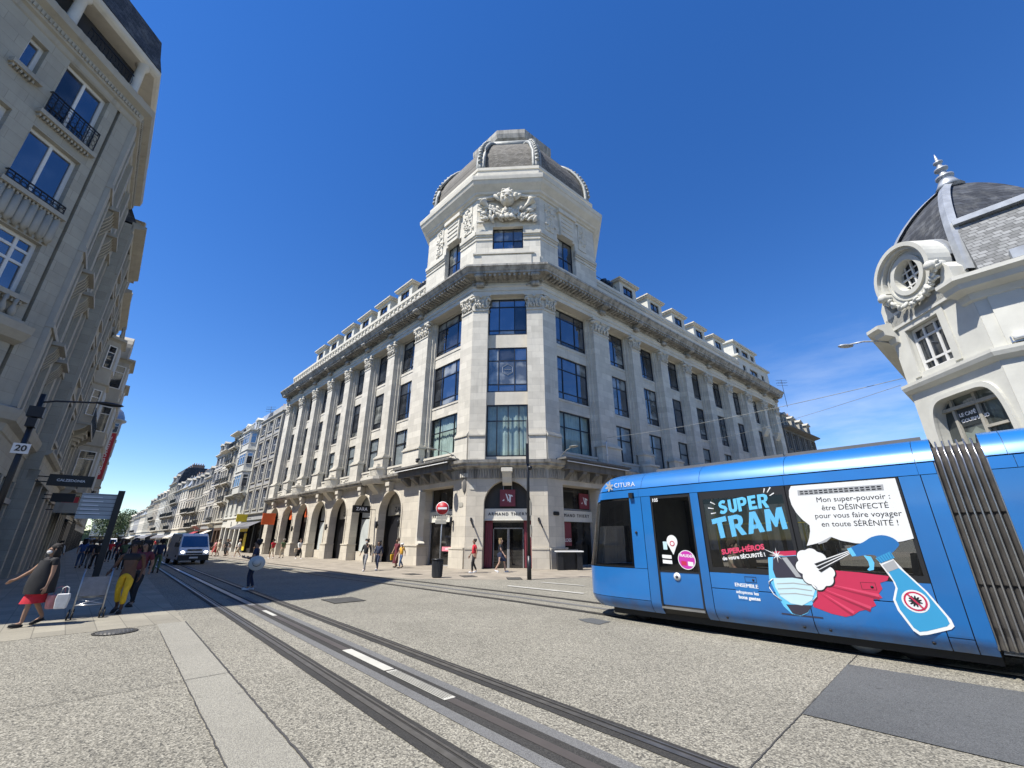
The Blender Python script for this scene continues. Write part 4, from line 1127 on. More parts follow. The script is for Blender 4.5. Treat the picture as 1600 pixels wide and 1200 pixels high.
for x in (2.1, 4.4):
    for z in (8.75, 12.05, 15.3):
        ps.box(x-.75, x+.75, -.5, .0, z-.05, z+.1)
        for k in range(5): ps.prism([(0,z-.05),(-.34,z-.05),(-.28,z-.3),(0,z-.8)], x-.6+k*.28, x-.5+k*.28, 'x')
ps.build('pilaster_strip', M_['stone_grey2'], lc, FB)
cr = MB(); near = Vector((-CL, 0))
pth = [tuple((FB @ Vector((LB, 0, 0))).to_2d()), (0, 0), tuple((FA @ Vector((-CL, 0, 0))).to_2d()), tuple((FA @ Vector((-CL, 0, 0))).to_2d()+Vector(azv(230.3))*16)]
pth = pth[::-1]
pth_c = [tuple(p) for p in pth]
cr.sweep([(0,18.9),(.05,18.95),(.08,19.15),(.2,19.2),(.25,19.5),(.5,19.62),(.55,19.9),(0,19.95)], pth_c)
cr2 = MB(); cr2.sweep([(0,5.0),(.06,5.05),(.1,5.3),(.28,5.4),(.34,5.62),(.36,5.78),(0,5.9)], pth_c)
n = 46
for k in range(n):
    x = -CL+CL*(k+.5)/n; cr.box(x-.035, x+.035, -.27, -.02, 19.28, 19.46, M=FA)
for k in range(52):
    x = LB*(k+.5)/52; cr.box(x-.035, x+.035, -.27, -.02, 19.28, 19.46, M=FB)
cr.build('cornice', M_['stone_grey2'], lc); cr2.build('string_course', M_['stone_grey2'], lc)
for o in (W1, W2, W3, W4, W5, W6, W7):
    sl = MB(); sl.box(o[0]-.2, o[1]+.2, -.22, .1, o[2]-.2, o[2]-.03); 
    for k in range(int((o[1]-o[0]+.3)/.12)): sl.box(o[0]-.14+k*.12, o[0]-.08+k*.12, -.14, .05, o[2]-.32, o[2]-.2)
    sl.build('sill', M_['stone_grey2'], lc, FA)
n = 8                                     # scalloped panel between the two middle windows
for o, zt in ((W2, 12.75), (W6, 12.75)):
    sl = MB()
    for k in range(n):
        x = o[0]-.15+(o[1]-o[0]+.3)*(k+.5)/n
        sl.tube([tuple(Vector((x, -.02, zt))), (x, -.02, zt-.9), (x, .06, zt-1.05)], .13, 8)
    sl.build('fluted_panel', M_['stone_grey2'], lc, FA)
sl = MB()
for k in range(6):
    x = W3[0]+.1+(W3[1]-W3[0]-.2)*k/5; sl.lathe([(.07,8.65),(.11,8.85),(.05,9.1),(.08,9.32)], (x, -.15), 8)
sl.box(W3[0]-.25, W3[1]+.25, -.32, .0, 8.45, 8.62); sl.prism([(0,8.45),(-.55,8.45),(-.5,8.2),(-.3,7.95),(0,7.85)], W3[0]-.45, W3[1]+.45, 'x')
sl.build('balustrade', M_['stone_grey2'], lc, FA)
for o, h in ((W1, .95), (W2, .35), (W6, .35)):
    ir = MB(); x0, x1, z = o[0]-.08, o[1]+.08, o[2]
    ir.box(x0, x1, -.14, -.10, z+h-.04, z+h); ir.box(x0, x1, -.13, -.11, z+.04, z+.07); ir.box(x0, x1, -.13, -.11, z+h-.16, z+h-.14)
    n = 9
    for k in range(n+1): ir.box(x0+(x1-x0)*k/n-.012, x0+(x1-x0)*k/n+.012, -.132, -.108, z+.04, z+h)
    for k in range(n):
        cx = x0+(x1-x0)*(k+.5)/n
        for q in range(3 if h > .5 else 1):
            cz = z+.15+.22*q; pts = [(cx+.07*cos(t), -.12, cz+.1*sin(t)) for t in [2*pi*i/10 for i in range(11)]]
            ir.tube(pts, .009, 4)
    for x in (x0, x1): ir.box(x-.015, x+.015, -.12, .1, z+h-.03, z+h)
    ir.build('railing', M_['iron'], lc, FA)
# attic loggia set back above the cornice, deep eave, steep slate roof
at = MB()
at.wall(-CL+.2, -.3, 19.9, 22.0, [(-4.6, -3.4, 20.3, 21.7), (-2.5, -.9, 20.2, 21.8)], .75, 1.0)
for x in (-4.9, -3.1, -.45): at.lathe([(.24,19.9),(.24,20.1),(.18,20.15),(.16,21.8),(.26,21.95),(.26,22.05)], (x, .1), 12)
oa = at.build('attic_wall', M_['render_cream'], lc, FA)
at = MB(); at.wall(.3, LB-.1, 19.9, 22.0, [(1.2, 2.4, 20.3, 21.7), (4.2, 5.4, 20.3, 21.7)], .45, .7); at.build('attic_wall', M_['render_cream'], lc, FB)
bp = MB(); bp.box(-CL, 0, -.05, .16, 19.9, 20.35); 
for k in range(20): bp.ball((-CL+CL*(k+.5)/20, -.06, 20.2), (.2,.12,.22), 8, 5)
bp.build('attic_parapet', M_['stone_grey2'], lc, FA)
ir = MB()
for x0, x1 in ((-2.6, -.7),):
    ir.box(x0, x1, -.08, -.05, 20.95, 21.0)
    for k in range(12): 
        cx = x0+(x1-x0)*(k+.5)/12; ir.tube([(cx+.08*cos(t), -.06, 20.65+.25*sin(t)) for t in [2*pi*i/10 for i in range(11)]], .012, 4)
ir.build('railing', M_['iron'], lc, FA)
ev = MB(); ev.sweep([(-1.2,21.9),(.05,21.95),(.16,22.05),(.22,22.15),(.22,22.34),(.05,22.5)], pth_c); ev.build('eave', M_['render_cream'], lc)
rf = MB(); 
def inset(d):
    P = [Vector(p) for p in pth_c]; out = []
    for i, p in enumerate(P):
        d1 = (P[i]-P[i-1]).normalized() if i else (P[1]-P[0]).normalized(); d2 = (P[i+1]-P[i]).normalized() if i < len(P)-1 else d1
        n1 = Vector((d1.y, -d1.x)); n2 = Vector((d2.y, -d2.x)); bb = (n1+n2).normalized(); out.append(p-bb*d/max(.3, bb.dot(n1)))
    return out
A0 = inset(-.2); A1 = inset(.0); A2 = inset(.2); A3 = inset(2.5)
vs = [(p.x, p.y, 22.42) for p in A0]+[(p.x, p.y, 23.2) for p in A1]+[(p.x, p.y, 24.3) for p in A2]+[(p.x, p.y, 24.8) for p in A3]
n = len(A0); rf.add(vs, [(r*n+i, r*n+i+1, (r+1)*n+i+1, (r+1)*n+i) for r in (0, 1, 2) for i in range(n-1)]+[[3*n+i for i in range(n)]])
rf.build('roof', M_['slate'], lc)
# hidden volume of the block, so it casts its whole shadow
bk = MB(); q = [Vector(p) for p in pth_c]; bk.prism([tuple(p) for p in inset(.6)], 0.02, 22.0, 'z'); bk.build('inner_wall', M_['interior'], lc)
bs = MB(); q0 = Vector(pth_c[0]); q1 = Vector(pth_c[1]); F_ = Matrix.Translation((q0.x, q0.y, 0)) @ Matrix.Rotation(atan2((q1-q0).y, (q1-q0).x), 4, 'Z'); bs.box(0, (q1-q0).length-.01, .01, .5, 0, 19.0, M=F_); bs.build('wall', M_['stone_grey'], lc)
# shop storey
sg_ = MB(); sg_.box(-CL, 0, -.02, .35, 4.0, 5.02, M=FA); sg_.box(0.01, LB, -.02, .35, 4.0, 5.02, M=FB)
for x in (-CL+.2, -3.3, -.25): sg_.box(x-.25, x+.25, -.04, .4, 0, 4.0, M=FA)
for x in (.3, 1.9, 3.5, 5.1, 6.9): sg_.box(x-.2, x+.2, -.05, .4, 0, 4.0, M=FB)
so_ = sg_.build('shop_wall', M_['stone_grey'], lc)
pn = MB(); pn.box(-CL, 0, .22, .24, .4, 4.0, M=FA); pn.box(0.05, LB, .22, .24, .1, 4.0, M=FB); pn.build('shop_pane', M_['pane_shop'], so_)
fr = MB()
for x in (-4.6, -2.4, -1.3): fr.box(x-.04, x+.04, .16, .23, 0, 4, M=FA)
fr.box(-CL, 0, .15, .24, 2.9, 3.0, M=FA); fr.box(-CL, 0, .1, .3, 0, .4, M=FA)
for x in (.7, 1.1, 1.5, 2.3, 2.7, 3.1, 3.9, 4.3, 4.7): fr.box(x-.06, x+.06, .1, .24, 0, 3.1, M=FB)
fr.box(.05, LB, -.1, .22, 3.1, 3.3, M=FB)
fr.build('shop_frame', M_['greyframe'], so_)

def hL(s0, W, *a, **k): return house(a[0], a[1], LP+ULW*s0+Vector((.73,.68))*.55, -43.0, W-.02, *a[2:], **k)
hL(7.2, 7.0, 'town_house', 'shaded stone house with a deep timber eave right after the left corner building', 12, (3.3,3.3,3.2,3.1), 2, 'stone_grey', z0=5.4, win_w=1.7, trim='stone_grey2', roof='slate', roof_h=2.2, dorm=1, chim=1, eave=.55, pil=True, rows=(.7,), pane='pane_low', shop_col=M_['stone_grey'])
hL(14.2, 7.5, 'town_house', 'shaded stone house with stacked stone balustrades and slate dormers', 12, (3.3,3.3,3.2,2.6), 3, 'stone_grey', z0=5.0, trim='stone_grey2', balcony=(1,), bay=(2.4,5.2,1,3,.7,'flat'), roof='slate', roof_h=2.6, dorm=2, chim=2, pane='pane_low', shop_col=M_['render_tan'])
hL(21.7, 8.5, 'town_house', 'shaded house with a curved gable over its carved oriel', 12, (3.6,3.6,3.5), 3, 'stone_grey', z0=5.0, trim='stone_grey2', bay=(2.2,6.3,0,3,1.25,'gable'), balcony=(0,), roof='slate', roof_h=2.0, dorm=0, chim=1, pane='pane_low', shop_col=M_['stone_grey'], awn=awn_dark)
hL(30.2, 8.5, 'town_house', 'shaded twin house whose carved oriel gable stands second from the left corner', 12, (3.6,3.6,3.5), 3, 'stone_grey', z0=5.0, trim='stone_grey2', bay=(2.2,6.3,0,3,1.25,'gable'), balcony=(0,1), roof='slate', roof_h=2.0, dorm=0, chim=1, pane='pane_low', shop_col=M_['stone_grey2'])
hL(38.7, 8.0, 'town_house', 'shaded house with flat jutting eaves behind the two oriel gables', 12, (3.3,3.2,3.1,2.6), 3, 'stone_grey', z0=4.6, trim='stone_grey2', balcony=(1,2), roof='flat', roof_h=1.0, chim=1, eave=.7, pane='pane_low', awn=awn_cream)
hL(46.7, 9.0, 'town_house', 'shaded house with dark railings beside the long red banner', 12, (3.3,3.2,3.1,2.6), 3, 'render_tan', z0=4.6, trim='stone_grey2', balcony=(0,2), roof='slate', roof_h=2.0, dorm=2, chim=2, pane='pane_low', shop_col=M_['render_tan'])
hL(55.7, 14.0, 'department_store', 'shaded department store with a small pale corner cupola', 14, (3.8,3.6,3.4,3.0), 4, 'stone_grey', z0=5.2, win_w=2.0, trim='stone_grey2', bay=(10.0,13.4,0,4,1.3,'dome'), roof='slate', roof_h=2.0, dorm=2, chim=0, pane='pane_low')
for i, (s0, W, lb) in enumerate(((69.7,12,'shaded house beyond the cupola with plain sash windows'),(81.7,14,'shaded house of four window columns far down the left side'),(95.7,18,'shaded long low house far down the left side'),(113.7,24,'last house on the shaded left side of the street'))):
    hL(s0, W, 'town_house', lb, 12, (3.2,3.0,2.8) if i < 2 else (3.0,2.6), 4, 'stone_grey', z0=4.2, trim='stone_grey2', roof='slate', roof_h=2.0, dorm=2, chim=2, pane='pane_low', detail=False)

# ---- beyond the corner building on the right-hand street
hh = house('mansard_building', 'dark soot-stained mansard building beyond the end of the right-hand facade', mbB+dR*46.6, 50.3, 13.0, 13, (4.2,4.2,3.6), 5, 'stone_dark', z0=4.6, win_w=1.2, trim='stone_dark', roof='slate', roof_h=3.0, dorm=4, chim=2, eave=.9, pane='pane_low', pil=True, frame='greyframe')
wb = house('town_house', 'distant white house with a low roof and red chimney pots above the tram', azv(35.2)*112, 127, 6.5, 9, (3.6,3.6,3.5), 3, 'render_white', z0=5.0, roof='zinc', roof_h=2.4, dorm=0, chim=3, detail=False)

# blocks the camera has its back to or that the white corner house hides: they shade and reflect
house('town_house', 'stone town house on the corner behind the viewer facing the tram street', Vector((2.6,-14.5))+azv(137)*24, -43, 24, 12, (3.4,3.4,3.3), 6, 'stone_grey', z0=4.6, detail=False)
house('town_house', 'stone town house on the corner behind the viewer facing the cross street', Vector((-2.6,-14.5)), 230, 24, 12, (3.4,3.4,3.3), 6, 'stone_grey', z0=4.6, detail=False)
house('town_house', 'town house hidden behind the white corner house', Vector((14.19, 14.09))+azv(50)*45, 230, 30, 10, (3.3,3.2,3.1), 8, 'stone_grey', z0=4.5, detail=False, dorm=0, chim=0, roof='flat')
# ------------------------------------------------------------------ white corner house on the right
QP = Vector((14.19, 14.09)); cf = thing('corner_house', 'white two-storey corner house with a slate dome and round window at the right edge', 'building', (QP.x, QP.y, 0))
Q2 = QP+azv(184.8)*3.1
FC1 = frame_at(QP, 184.8, QP); FC2 = frame_at(Q2, 137, QP); FC0 = frame_at(QP+azv(50)*14, 230, QP)
HC = 9.15
op = [(.62, 1.98, 7.1, 8.72)]
a = MB(); a.wall(0, 3.1, 6.55, HC, op, 0, .35); a.box(0, 3.1, .9, .95, 5.8, HC)
# big elliptical shop arch
ex, ew, e0, e1 = 1.68, 1.16, 2.2, 6.0
pts = [(0, 0), (0, 6.55), (3.1, 6.55), (3.1, 0), (ex+ew*.75, 0)]
arc = []
for k in range(25):
    t = pi*k/24; c_, s_ = cos(t), sin(t)
    arc.append((ex+ew*abs(c_)**.34*(1 if c_ > 0 else -1), 3.7+(e1-3.7)*abs(s_)**.5))
pts += [(ex+ew*.8, 1.5)]+arc+[(ex-ew*.8, 1.5), (ex-ew*.75, 0)]
a.prism(pts, 0, .35, 'y')
a.build('wall', M_['render_white'], cf, FC1)
tm = MB()
big = [(ex+(p[0]-ex)*1.1, 3.7+(p[1]-3.7)*1.06) for p in arc]
tm.prism(big+[(ex-ew*1.1, 2.2), (ex-ew, 2.2)]+arc[::-1]+[(ex+ew, 2.2), (ex+ew*1.1, 2.2)], -.10, .02, 'y')
tm.wall(.42, 2.18, 6.98, 8.95, [(.64, 1.96, 6.98, 8.7)], -.05, .02)
tm.build('moulding', M_['render_white'], cf, FC1)
win(cf, FC1, .64, 1.96, 7.1, 8.7, .22, (.34, .67), (.22, .74), 'whiteframe', 'pane_low', .09)
rv = MB(); rv.box(.3, 2.9, .30, .34, 1, 6.2); rv = rv.build('arch_glazing', glass_dark('grey_green_pane', (.085,.095,.085), .05), cf, FC1)
fr = MB(); 
for x in (.95, 1.75): fr.box(x, x+.09, .22, .30, 1, 6.1)
for x0, x1, z in ((.3,.95,4.55),(1.84,2.8,4.85)): fr.box(x0, x1, .22, .30, z, z+.08)
fr.box(.3, 2.9, .18, .30, 5.62, 5.72)
fr.build('glazing_frame', M_['stone_grey2'], rv)
fz = MB()
for x0, x1, z in ((.38,.93,4.4),(1.06,1.73,5.0),(1.86,2.6,4.7)):
    fz.add([(x0,.285,2),(x1,.285,2),(x1,.285,z-.25),((x0*.4+x1*.6),.285,z-.02),((x0*.7+x1*.3),.285,z-.18),(x0,.285,z-.1)], [list(range(6))])
fz.build('frosted_film', plain('grey_green_film', (.20,.23,.20), .7, mottle=.3, mscale=2), rv)
pb = MB(); pb.box(1.06, 1.73, .275, .29, 5.05, 5.62); pb.build('notice_board', plain('dark_board', (.03,.035,.035), .5), rv)
text('LE CAFÉ', .155, M_['letter_w'], rv, 1.09, .27, 5.42, align='LEFT', bold=.004); text('GOURMAND', .155, M_['letter_w'], rv, 1.09, .27, 5.22, align='LEFT', bold=.004)
b = MB(); b.wall(0.01, 16, 6.55, HC, [(1.1, 2.1, 6.95, 8.15), (4.1, 5.1, 6.95, 8.15), (7.1, 8.1, 6.95, 8.15)], 0, .35); b.wall(.01, 16, 0, 6.55, [(2.6, 5.4, 0, 5.2), (7, 10, 0, 5.2)], 0, .35); b.box(.1, 16, .9, .95, 0, HC)
b.box(.28, .95, -.05, .01, 6.86, 8.5); b.box(2.3, 3.9, -.05, .01, 6.86, 8.5)
b.build('wall', M_['render_white'], cf, FC2)
for x in (1.1, 4.1, 7.1): win(cf, FC2, x, x+1, 6.95, 8.15, .22, (.5,), (.74,), 'whiteframe', 'pane_low', .09)
for x0, x1 in ((2.6, 5.4), (7, 10)): win(cf, FC2, x0, x1, 0, 5.2, .3, (.5,), (.65,), 'greyframe', 'pane_shop', .09)
c = MB(); c.box(0, 14, 0, .35, 0, HC); c.build('wall', M_['render_white'], cf, FC0)
path = [tuple((FC0 @ Vector((0,0,0))).to_2d()), (0, 0), tuple((FC1 @ Vector((3.1,0,0))).to_2d()), tuple((FC2 @ Vector((16,0,0))).to_2d())]
bd = MB(); bd.sweep([(0,6.5),(.05,6.52),(.16,6.62),(.2,6.74),(.2,6.84),(0,6.9)], path); bd.build('band', M_['render_white'], cf)
def corn(p, nm): 
    m = MB(); m.sweep([(0,8.42),(.08,8.47),(.12,8.67),(.42,8.76),(.46,8.92),(.62,9.02),(.62,9.14),(.1,9.24),(0,9.24)], p); return m.build(nm, M_['render_white'], cf)
e1_ = FC1 @ Vector((2.55, 0, 0)); 
corn(path[:2]+[tuple((FC1 @ Vector((.3,0,0))).to_2d())], 'cornice'); corn([tuple((FC1 @ Vector((2.8,0,0))).to_2d())]+path[2:], 'cornice')
# round-window dormer
oc = MB(); ox, oz, n = 1.62, 10.42, 32
ring = lambda rx, rz, z=oz: [(ox+rx*cos(2*pi*k/n), z+rz*sin(2*pi*k/n)) for k in range(n)]
def annulus(mb, A, B, y0, y1):
    nn = len(A); vs = [(p[0], y0, p[1]) for p in A]+[(p[0], y0, p[1]) for p in B]+[(p[0], y1, p[1]) for p in A]+[(p[0], y1, p[1]) for p in B]
    fs = []
    for k in range(nn):
        j = (k+1) % nn
        fs += [(k, j, nn+j, nn+k), (2*nn+k, 3*nn+k, 3*nn+j, 2*nn+j), (k, 2*nn+k, 2*nn+j, j), (nn+k, nn+j, 3*nn+j, 3*nn+k)]
    mb.add(vs, fs)
def clipz(P, zmin): return [(p[0], max(p[1], zmin)) for p in P]
annulus(oc, ring(1.04, 1.06), ring(.54, .60), -.12, .5)
annulus(oc, ring(.66, .72), ring(.50, .56), -.2, .45)
annulus(oc, ring(.86, .9), ring(.8, .84), -.16, -.1)
oc.box(.1, 2.9, -.1, .4, 8.9, 9.4)
pl = [(.05, 9.82), (.05, 9.0), (2.95, 9.0), (2.95, 9.82), (2.78, 10.1), (2.5, 9.5), (.5, 9.5), (.22, 10.1)]
oc.prism(pl, -.1, .42, 'y')
do = oc.build('round_dormer', M_['render_white'], cf, FC1)
hd = MB(); hood = [(ox+1.14*cos(pi*k/24*1.16-.25), oz+1.14*sin(pi*k/24*1.16-.25)) for k in range(25)]; hin = [(ox+1.0*cos(pi*k/24*1.16-.25), oz+1.0*sin(pi*k/24*1.16-.25)) for k in range(25)]
hd.prism(hood+hin[::-1], -.42, .3, 'y'); hd.prism([(ox+(p[0]-ox)*.94, oz+(p[1]-oz)*.94) for p in hood]+[(ox+(p[0]-ox)*.9, oz+(p[1]-oz)*.9) for p in hin[::-1]], -.3, .3, 'y')
for p in (hood[0], hood[-1]):
    M = Matrix.Translation((p[0]-(.08 if p[0] > ox else -.08), -.1, p[1]-.05)) @ Matrix.Rotation(pi/2, 4, 'X')
    hd.lathe([(.13,-.2),(.16,-.1),(.16,.3),(.12,.34),(.06,.38)], seg=14, M=M)
hd.build('dormer_hood', M_['render_white'], do)
rfz = MB(); hz_ = [(ox+1.16*cos(pi*k/24), oz+1.16*sin(pi*k/24)) for k in range(25)]; rfz.prism(hz_, .3, 1.5, 'y'); rfz.build('dormer_roof', M_['zinc'], do)
gl = MB(); gl.add([(p[0], .14, p[1]) for p in ring(.56, .62)], [list(range(n))]); gl.build('pane', M_['pane_low'], do, None, False)
gb = MB(); gb.box(ox-.03, ox+.03, .06, .12, oz-.60, oz+.60); gb.box(ox-.54, ox+.54, .06, .115, oz-.03, oz+.03)
for q in (-.27, .27): gb.box(ox+q-.018, ox+q+.018, .07, .11, oz-.52, oz+.52); gb.box(ox-.48, ox+.48, .07, .11, oz+q-.018, oz+q+.018)
gb.build('glazing_bar', M_['whiteframe'], do)
ga = MB(); rr = random.Random(4)
for k in range(70):
    t = -pi*(.08+.84*rr.random()); r = 1.02+.14*rr.random()
    ga.leaf((ox+r*cos(t)*1.05, -.16-.1*rr.random(), oz+r*sin(t)*1.0+.02), (.07, .07, .13), Matrix.Rotation(rr.uniform(-1.5, 1.5), 3, 'Y') @ Matrix.Rotation(rr.uniform(-.5, .5), 3, 'X'), 6, 4)
ga.build('garland', M_['render_white'], do)
# dome: curved hip with a ridge running back to the right
i1 = QP+Vector((.42, .05)); i2 = Q2+Vector((.42, .1)); i3 = Vector((17.9, 10.3)); i0 = i1+azv(50)*6
K1 = Vector((16.5, 12.25)); K2 = K1+azv(137)*.15
def dome_pt(base, ap, t, z0=9.6, H=4.6):
    th = R(70); p = ap+(base-ap)*((cos(t*th)-cos(th))/(1-cos(th))); return (p.x-QP.x, p.y-QP.y, z0+H*sin(t*th)/sin(th))
dm = MB(); N = 14
for (ba, aa), (bb, ab) in (((i0, K1), (i1, K1)), ((i1, K1), (i2, K1)), ((i2, K1), (i3, K2))):
    m = 6; vs = []; fs = []
    for r in range(N+1):
        for k in range(m+1):
            base = ba.lerp(bb, k/m); ap = aa.lerp(ab, k/m); vs.append(dome_pt(base, ap, r/N))
    for r in range(N):
        for k in range(m): fs.append((r*(m+1)+k, r*(m+1)+k+1, (r+1)*(m+1)+k+1, (r+1)*(m+1)+k))
    dm.add(vs, fs, 0, True)
bk0 = i0+azv(137)*6
dm.add([dome_pt(i3, K2, r/N) for r in range(N+1)]+[dome_pt(bk0, K2, r/N) for r in range(N+1)]+[dome_pt(i0, K1, r/N) for r in range(N+1)], [(r, r+1, N+2+r, N+1+r) for r in range(N)]+[(N+1+r, N+2+r, 2*N+3+r, 2*N+2+r) for r in range(N)], 0, True)
dome_ = dm.build('dome', M_['slate'], cf, None, False)
for base, ap in ((i1, K1), (i2, K1), (i0, K1)):
    rb = MB(); P = [Vector(dome_pt(base, ap, r/N)) for r in range(N+1)]
    d = (base-ap).normalized(); sdv = Vector((-d.y, d.x, 0))
    rb.add([tuple(p+sdv*.17+Vector((d.x, d.y, .3))*.03) for p in P]+[tuple(p-sdv*.17+Vector((d.x, d.y, .3))*.03) for p in P]+[tuple(p+Vector((d.x, d.y, .6))*.12) for p in P], [(r, r+1, 2*(N+1)+r+1, 2*(N+1)+r) for r in range(N)]+[(2*(N+1)+r, 2*(N+1)+r+1, N+1+r+1, N+1+r) for r in range(N)])
    rb.build('dome_rib', M_['zinc'], cf, None, False)
rg = MB(); kz = 9.6+4.6; rg.tube([(K1.x-QP.x, K1.y-QP.y, kz+.02), (K2.x-QP.x, K2.y-QP.y, kz+.02)], .09, 6); rg.build('dome_rib', M_['zinc'], cf)
fn = MB(); fn.lathe([(.42,kz-.12),(.30,kz+.1),(.2,kz+.35),(.26,kz+.4),(.27,kz+.47),(.12,kz+.52),(.11,kz+.75),(.2,kz+.8),(.2,kz+.86),(.09,kz+.9),(.08,kz+1.1),(.14,kz+1.15),(.14,kz+1.2),(.05,kz+1.25),(.04,kz+1.42),(.01,kz+1.6)], (K1.x-QP.x, K1.y-QP.y), 12)
fn.build('finial', M_['zinc'], cf)
# slate slope and gutter of the wing
sr = MB(); sr.prism([(-.25, 9.2), (.55, 11.35), (1.0, 11.42), (6, 11.5), (6, 9)], .35, 16, 'x'); sr.build('roof', M_['slate_light'], cf, FC2)
fl = MB(); fl.box(.3, 16, .38, .62, 11.34, 11.52); fl.box(1.0, 3.2, -.5, -.1, 9.2, 9.5); fl.build('roof_flashing', M_['zinc'], cf, FC2)
# little flood lamp on the band
fl = thing('flood_lamp', 'small white flood lamp on the band of the white corner house', 'lamp', tuple((Matrix.Translation((QP.x, QP.y, 0)) @ FC2 @ Vector((.55, -.1, 6.9)))), arz(137))
m = MB(); m.lathe([(.12,.05),(.14,.1),(.14,.22),(.09,.28)], seg=12); m.build('lamp_body', M_['white'], fl)
m = MB(); m.box(-.2,-.17,-.03,.03,-.01,.18); m.box(.17,.2,-.03,.03,-.01,.18); m.box(-.17,.17,-.03,.03,.0,.03); m.build('bracket', M_['steel'], fl)
sl_ = thing('street_lamp', 'flat grey street lamp head on a long arm from the white corner house', 'street lamp', (QP.x, QP.y, 8.6), 0)
m = MB(); hd_ = azv(41.3)*19.6; hx_, hy_ = hd_.x-QP.x, hd_.y-QP.y
m.tube([(0.1, .1, .0), (-.3, .2, .12), (hx_*.6, hy_*.6, .2), (hx_*.9, hy_*.9, .17)], .03, 6); m.build('lamp_arm', M_['zinc'], sl_)
m = MB(); m.ball((hx_, hy_, .13), (.30, .14, .07), 12, 6); m.build('lamp_head', M_['zinc'], sl_)
core = MB(); core.prism([(.5,.3), (.45,-2.8), tuple((FC2 @ Vector((15.9,1.2,0))).to_2d()), tuple((FC2 @ Vector((15.9,10,0))).to_2d()), tuple((FC0 @ Vector((.1,1.2,0))).to_2d())], .02, 9.2, 'z'); core.build('inner_wall', M_['interior'], cf)
# ------------------------------------------------------------------ tram
TP = Vector((1.89, 11.06))
tram = thing('tram', 'glossy blue articulated tram covered in a comic-style hygiene advert', 'tram', (TP.x, TP.y, 0), R(-47))
def blue_paint():
    m, nt, b = newmat('blue_tram_paint'); c = coords(nt)
    n1 = noise(nt, c, .8, 3); n2 = noise(nt, c, 40, 4, .7)
    base = mixc(nt, ramp(nt, n1, .35, .65), (.010,.150,.44), (.014,.125,.37))
    base = mixc(nt, ramp(nt, n2, .62, .8, (0,0,0), (.12,)*3), base, (.06,.12,.22))
    sx = nt.nodes.new('ShaderNodeSeparateXYZ'); nt.links.new(c, sx.inputs[0]); dz = ramp(nt, sx.outputs[2], .26, .62, (1,1,1), (0,0,0))
    dn = noise(nt, c, 3.0, 6, .7, (1, 1, .5)); dirt = mixc(nt, 1, dz, ramp(nt, dn, .42, .70, (0,0,0), (.65,)*3), 'MULTIPLY')
    base = mixc(nt, dirt, base, (.07,.065,.055))
    nt.links.new(base, b.inputs['Base Color']); b.inputs['Roughness'].default_value = .36; b.inputs['Metallic'].default_value = .12
    b.inputs['Coat Weight'].default_value = .7; b.inputs['Coat Roughness'].default_value = .08
    w_ = noise(nt, c, 1.7, 2); bump(nt, b, w_, .06, .05)
    return m
M_['tblue'] = blue_paint(); M_['tlight'] = plain('light_blue_film', (.10,.42,.68), .45, coat=.4, mottle=.03)
M_['tblack'] = plain('black_gasket', (.008,.008,.009), .5); M_['tdark'] = plain('dark_underframe', (.012,.012,.013), .7)
M_['tglass'] = glass_clear('tinted_tram_pane', (.52,.53,.53), .0)
M_['tinside'] = plain('tram_interior', (.22,.22,.215), .7); M_['tseat'] = plain('seat_fabric', (.05,.06,.07), .8)
M_['twhite'] = plain('white_film', (.62,.63,.63), .45, mottle=.02); M_['tgrey'] = plain('grey_film', (.30,.31,.32), .5, mottle=.03)
M_['tcape'] = plain('raspberry_film', (.42,.02,.065), .45, mottle=.04); M_['tcape_d'] = plain('deep_raspberry_film', (.26,.012,.04), .45); M_['tcape_l'] = plain('light_raspberry_film', (.55,.05,.11), .45)
M_['tbottle'] = plain('bottle_blue_film', (.03,.25,.46), .45, mottle=.03); M_['tnavy'] = plain('dark_violet_film', (.028,.025,.04), .45); M_['tmid'] = plain('trigger_blue_film', (.012,.12,.34), .45, mottle=.03)
M_['tmask'] = plain('pale_mask_film', (.42,.58,.62), .45, mottle=.03); M_['tmagenta'] = plain('magenta_sticker', (.42,.03,.30), .5, mottle=.03)
def halftone():
    m, nt, b = newmat('halftone_blue_film'); c = coords(nt)
    sx = nt.nodes.new('ShaderNodeSeparateXYZ'); nt.links.new(c, sx.inputs[0]); cb = nt.nodes.new('ShaderNodeCombineXYZ'); nt.links.new(sx.outputs[0], cb.inputs[0]); nt.links.new(sx.outputs[2], cb.inputs[1])
    mp = nt.nodes.new('ShaderNodeMapping'); mp.inputs['Rotation'].default_value = (0, 0, .8); nt.links.new(cb.outputs[0], mp.inputs[0])
    v = nd(nt, 'ShaderNodeTexVoronoi', Scale=34, Randomness=0.0); v.voronoi_dimensions = '2D'; nt.links.new(mp.outputs[0], v.inputs['Vector'])
    nt.links.new(mixc(nt, ramp(nt, v.outputs['Distance'], .28, .36), (.035,.20,.40), (.13,.46,.74)), b.inputs['Base Color']); b.inputs['Roughness'].default_value = .45
    return m
M_['thalf'] = halftone()
PA = [1.3, .85, .42, .04, -.30, -.71, -1.17]
PX = [(1.3,0), (.85,.010), (.42,.05), (.06,.15), (-.20,.36), (-.40,.72), (-.46,1.2)]
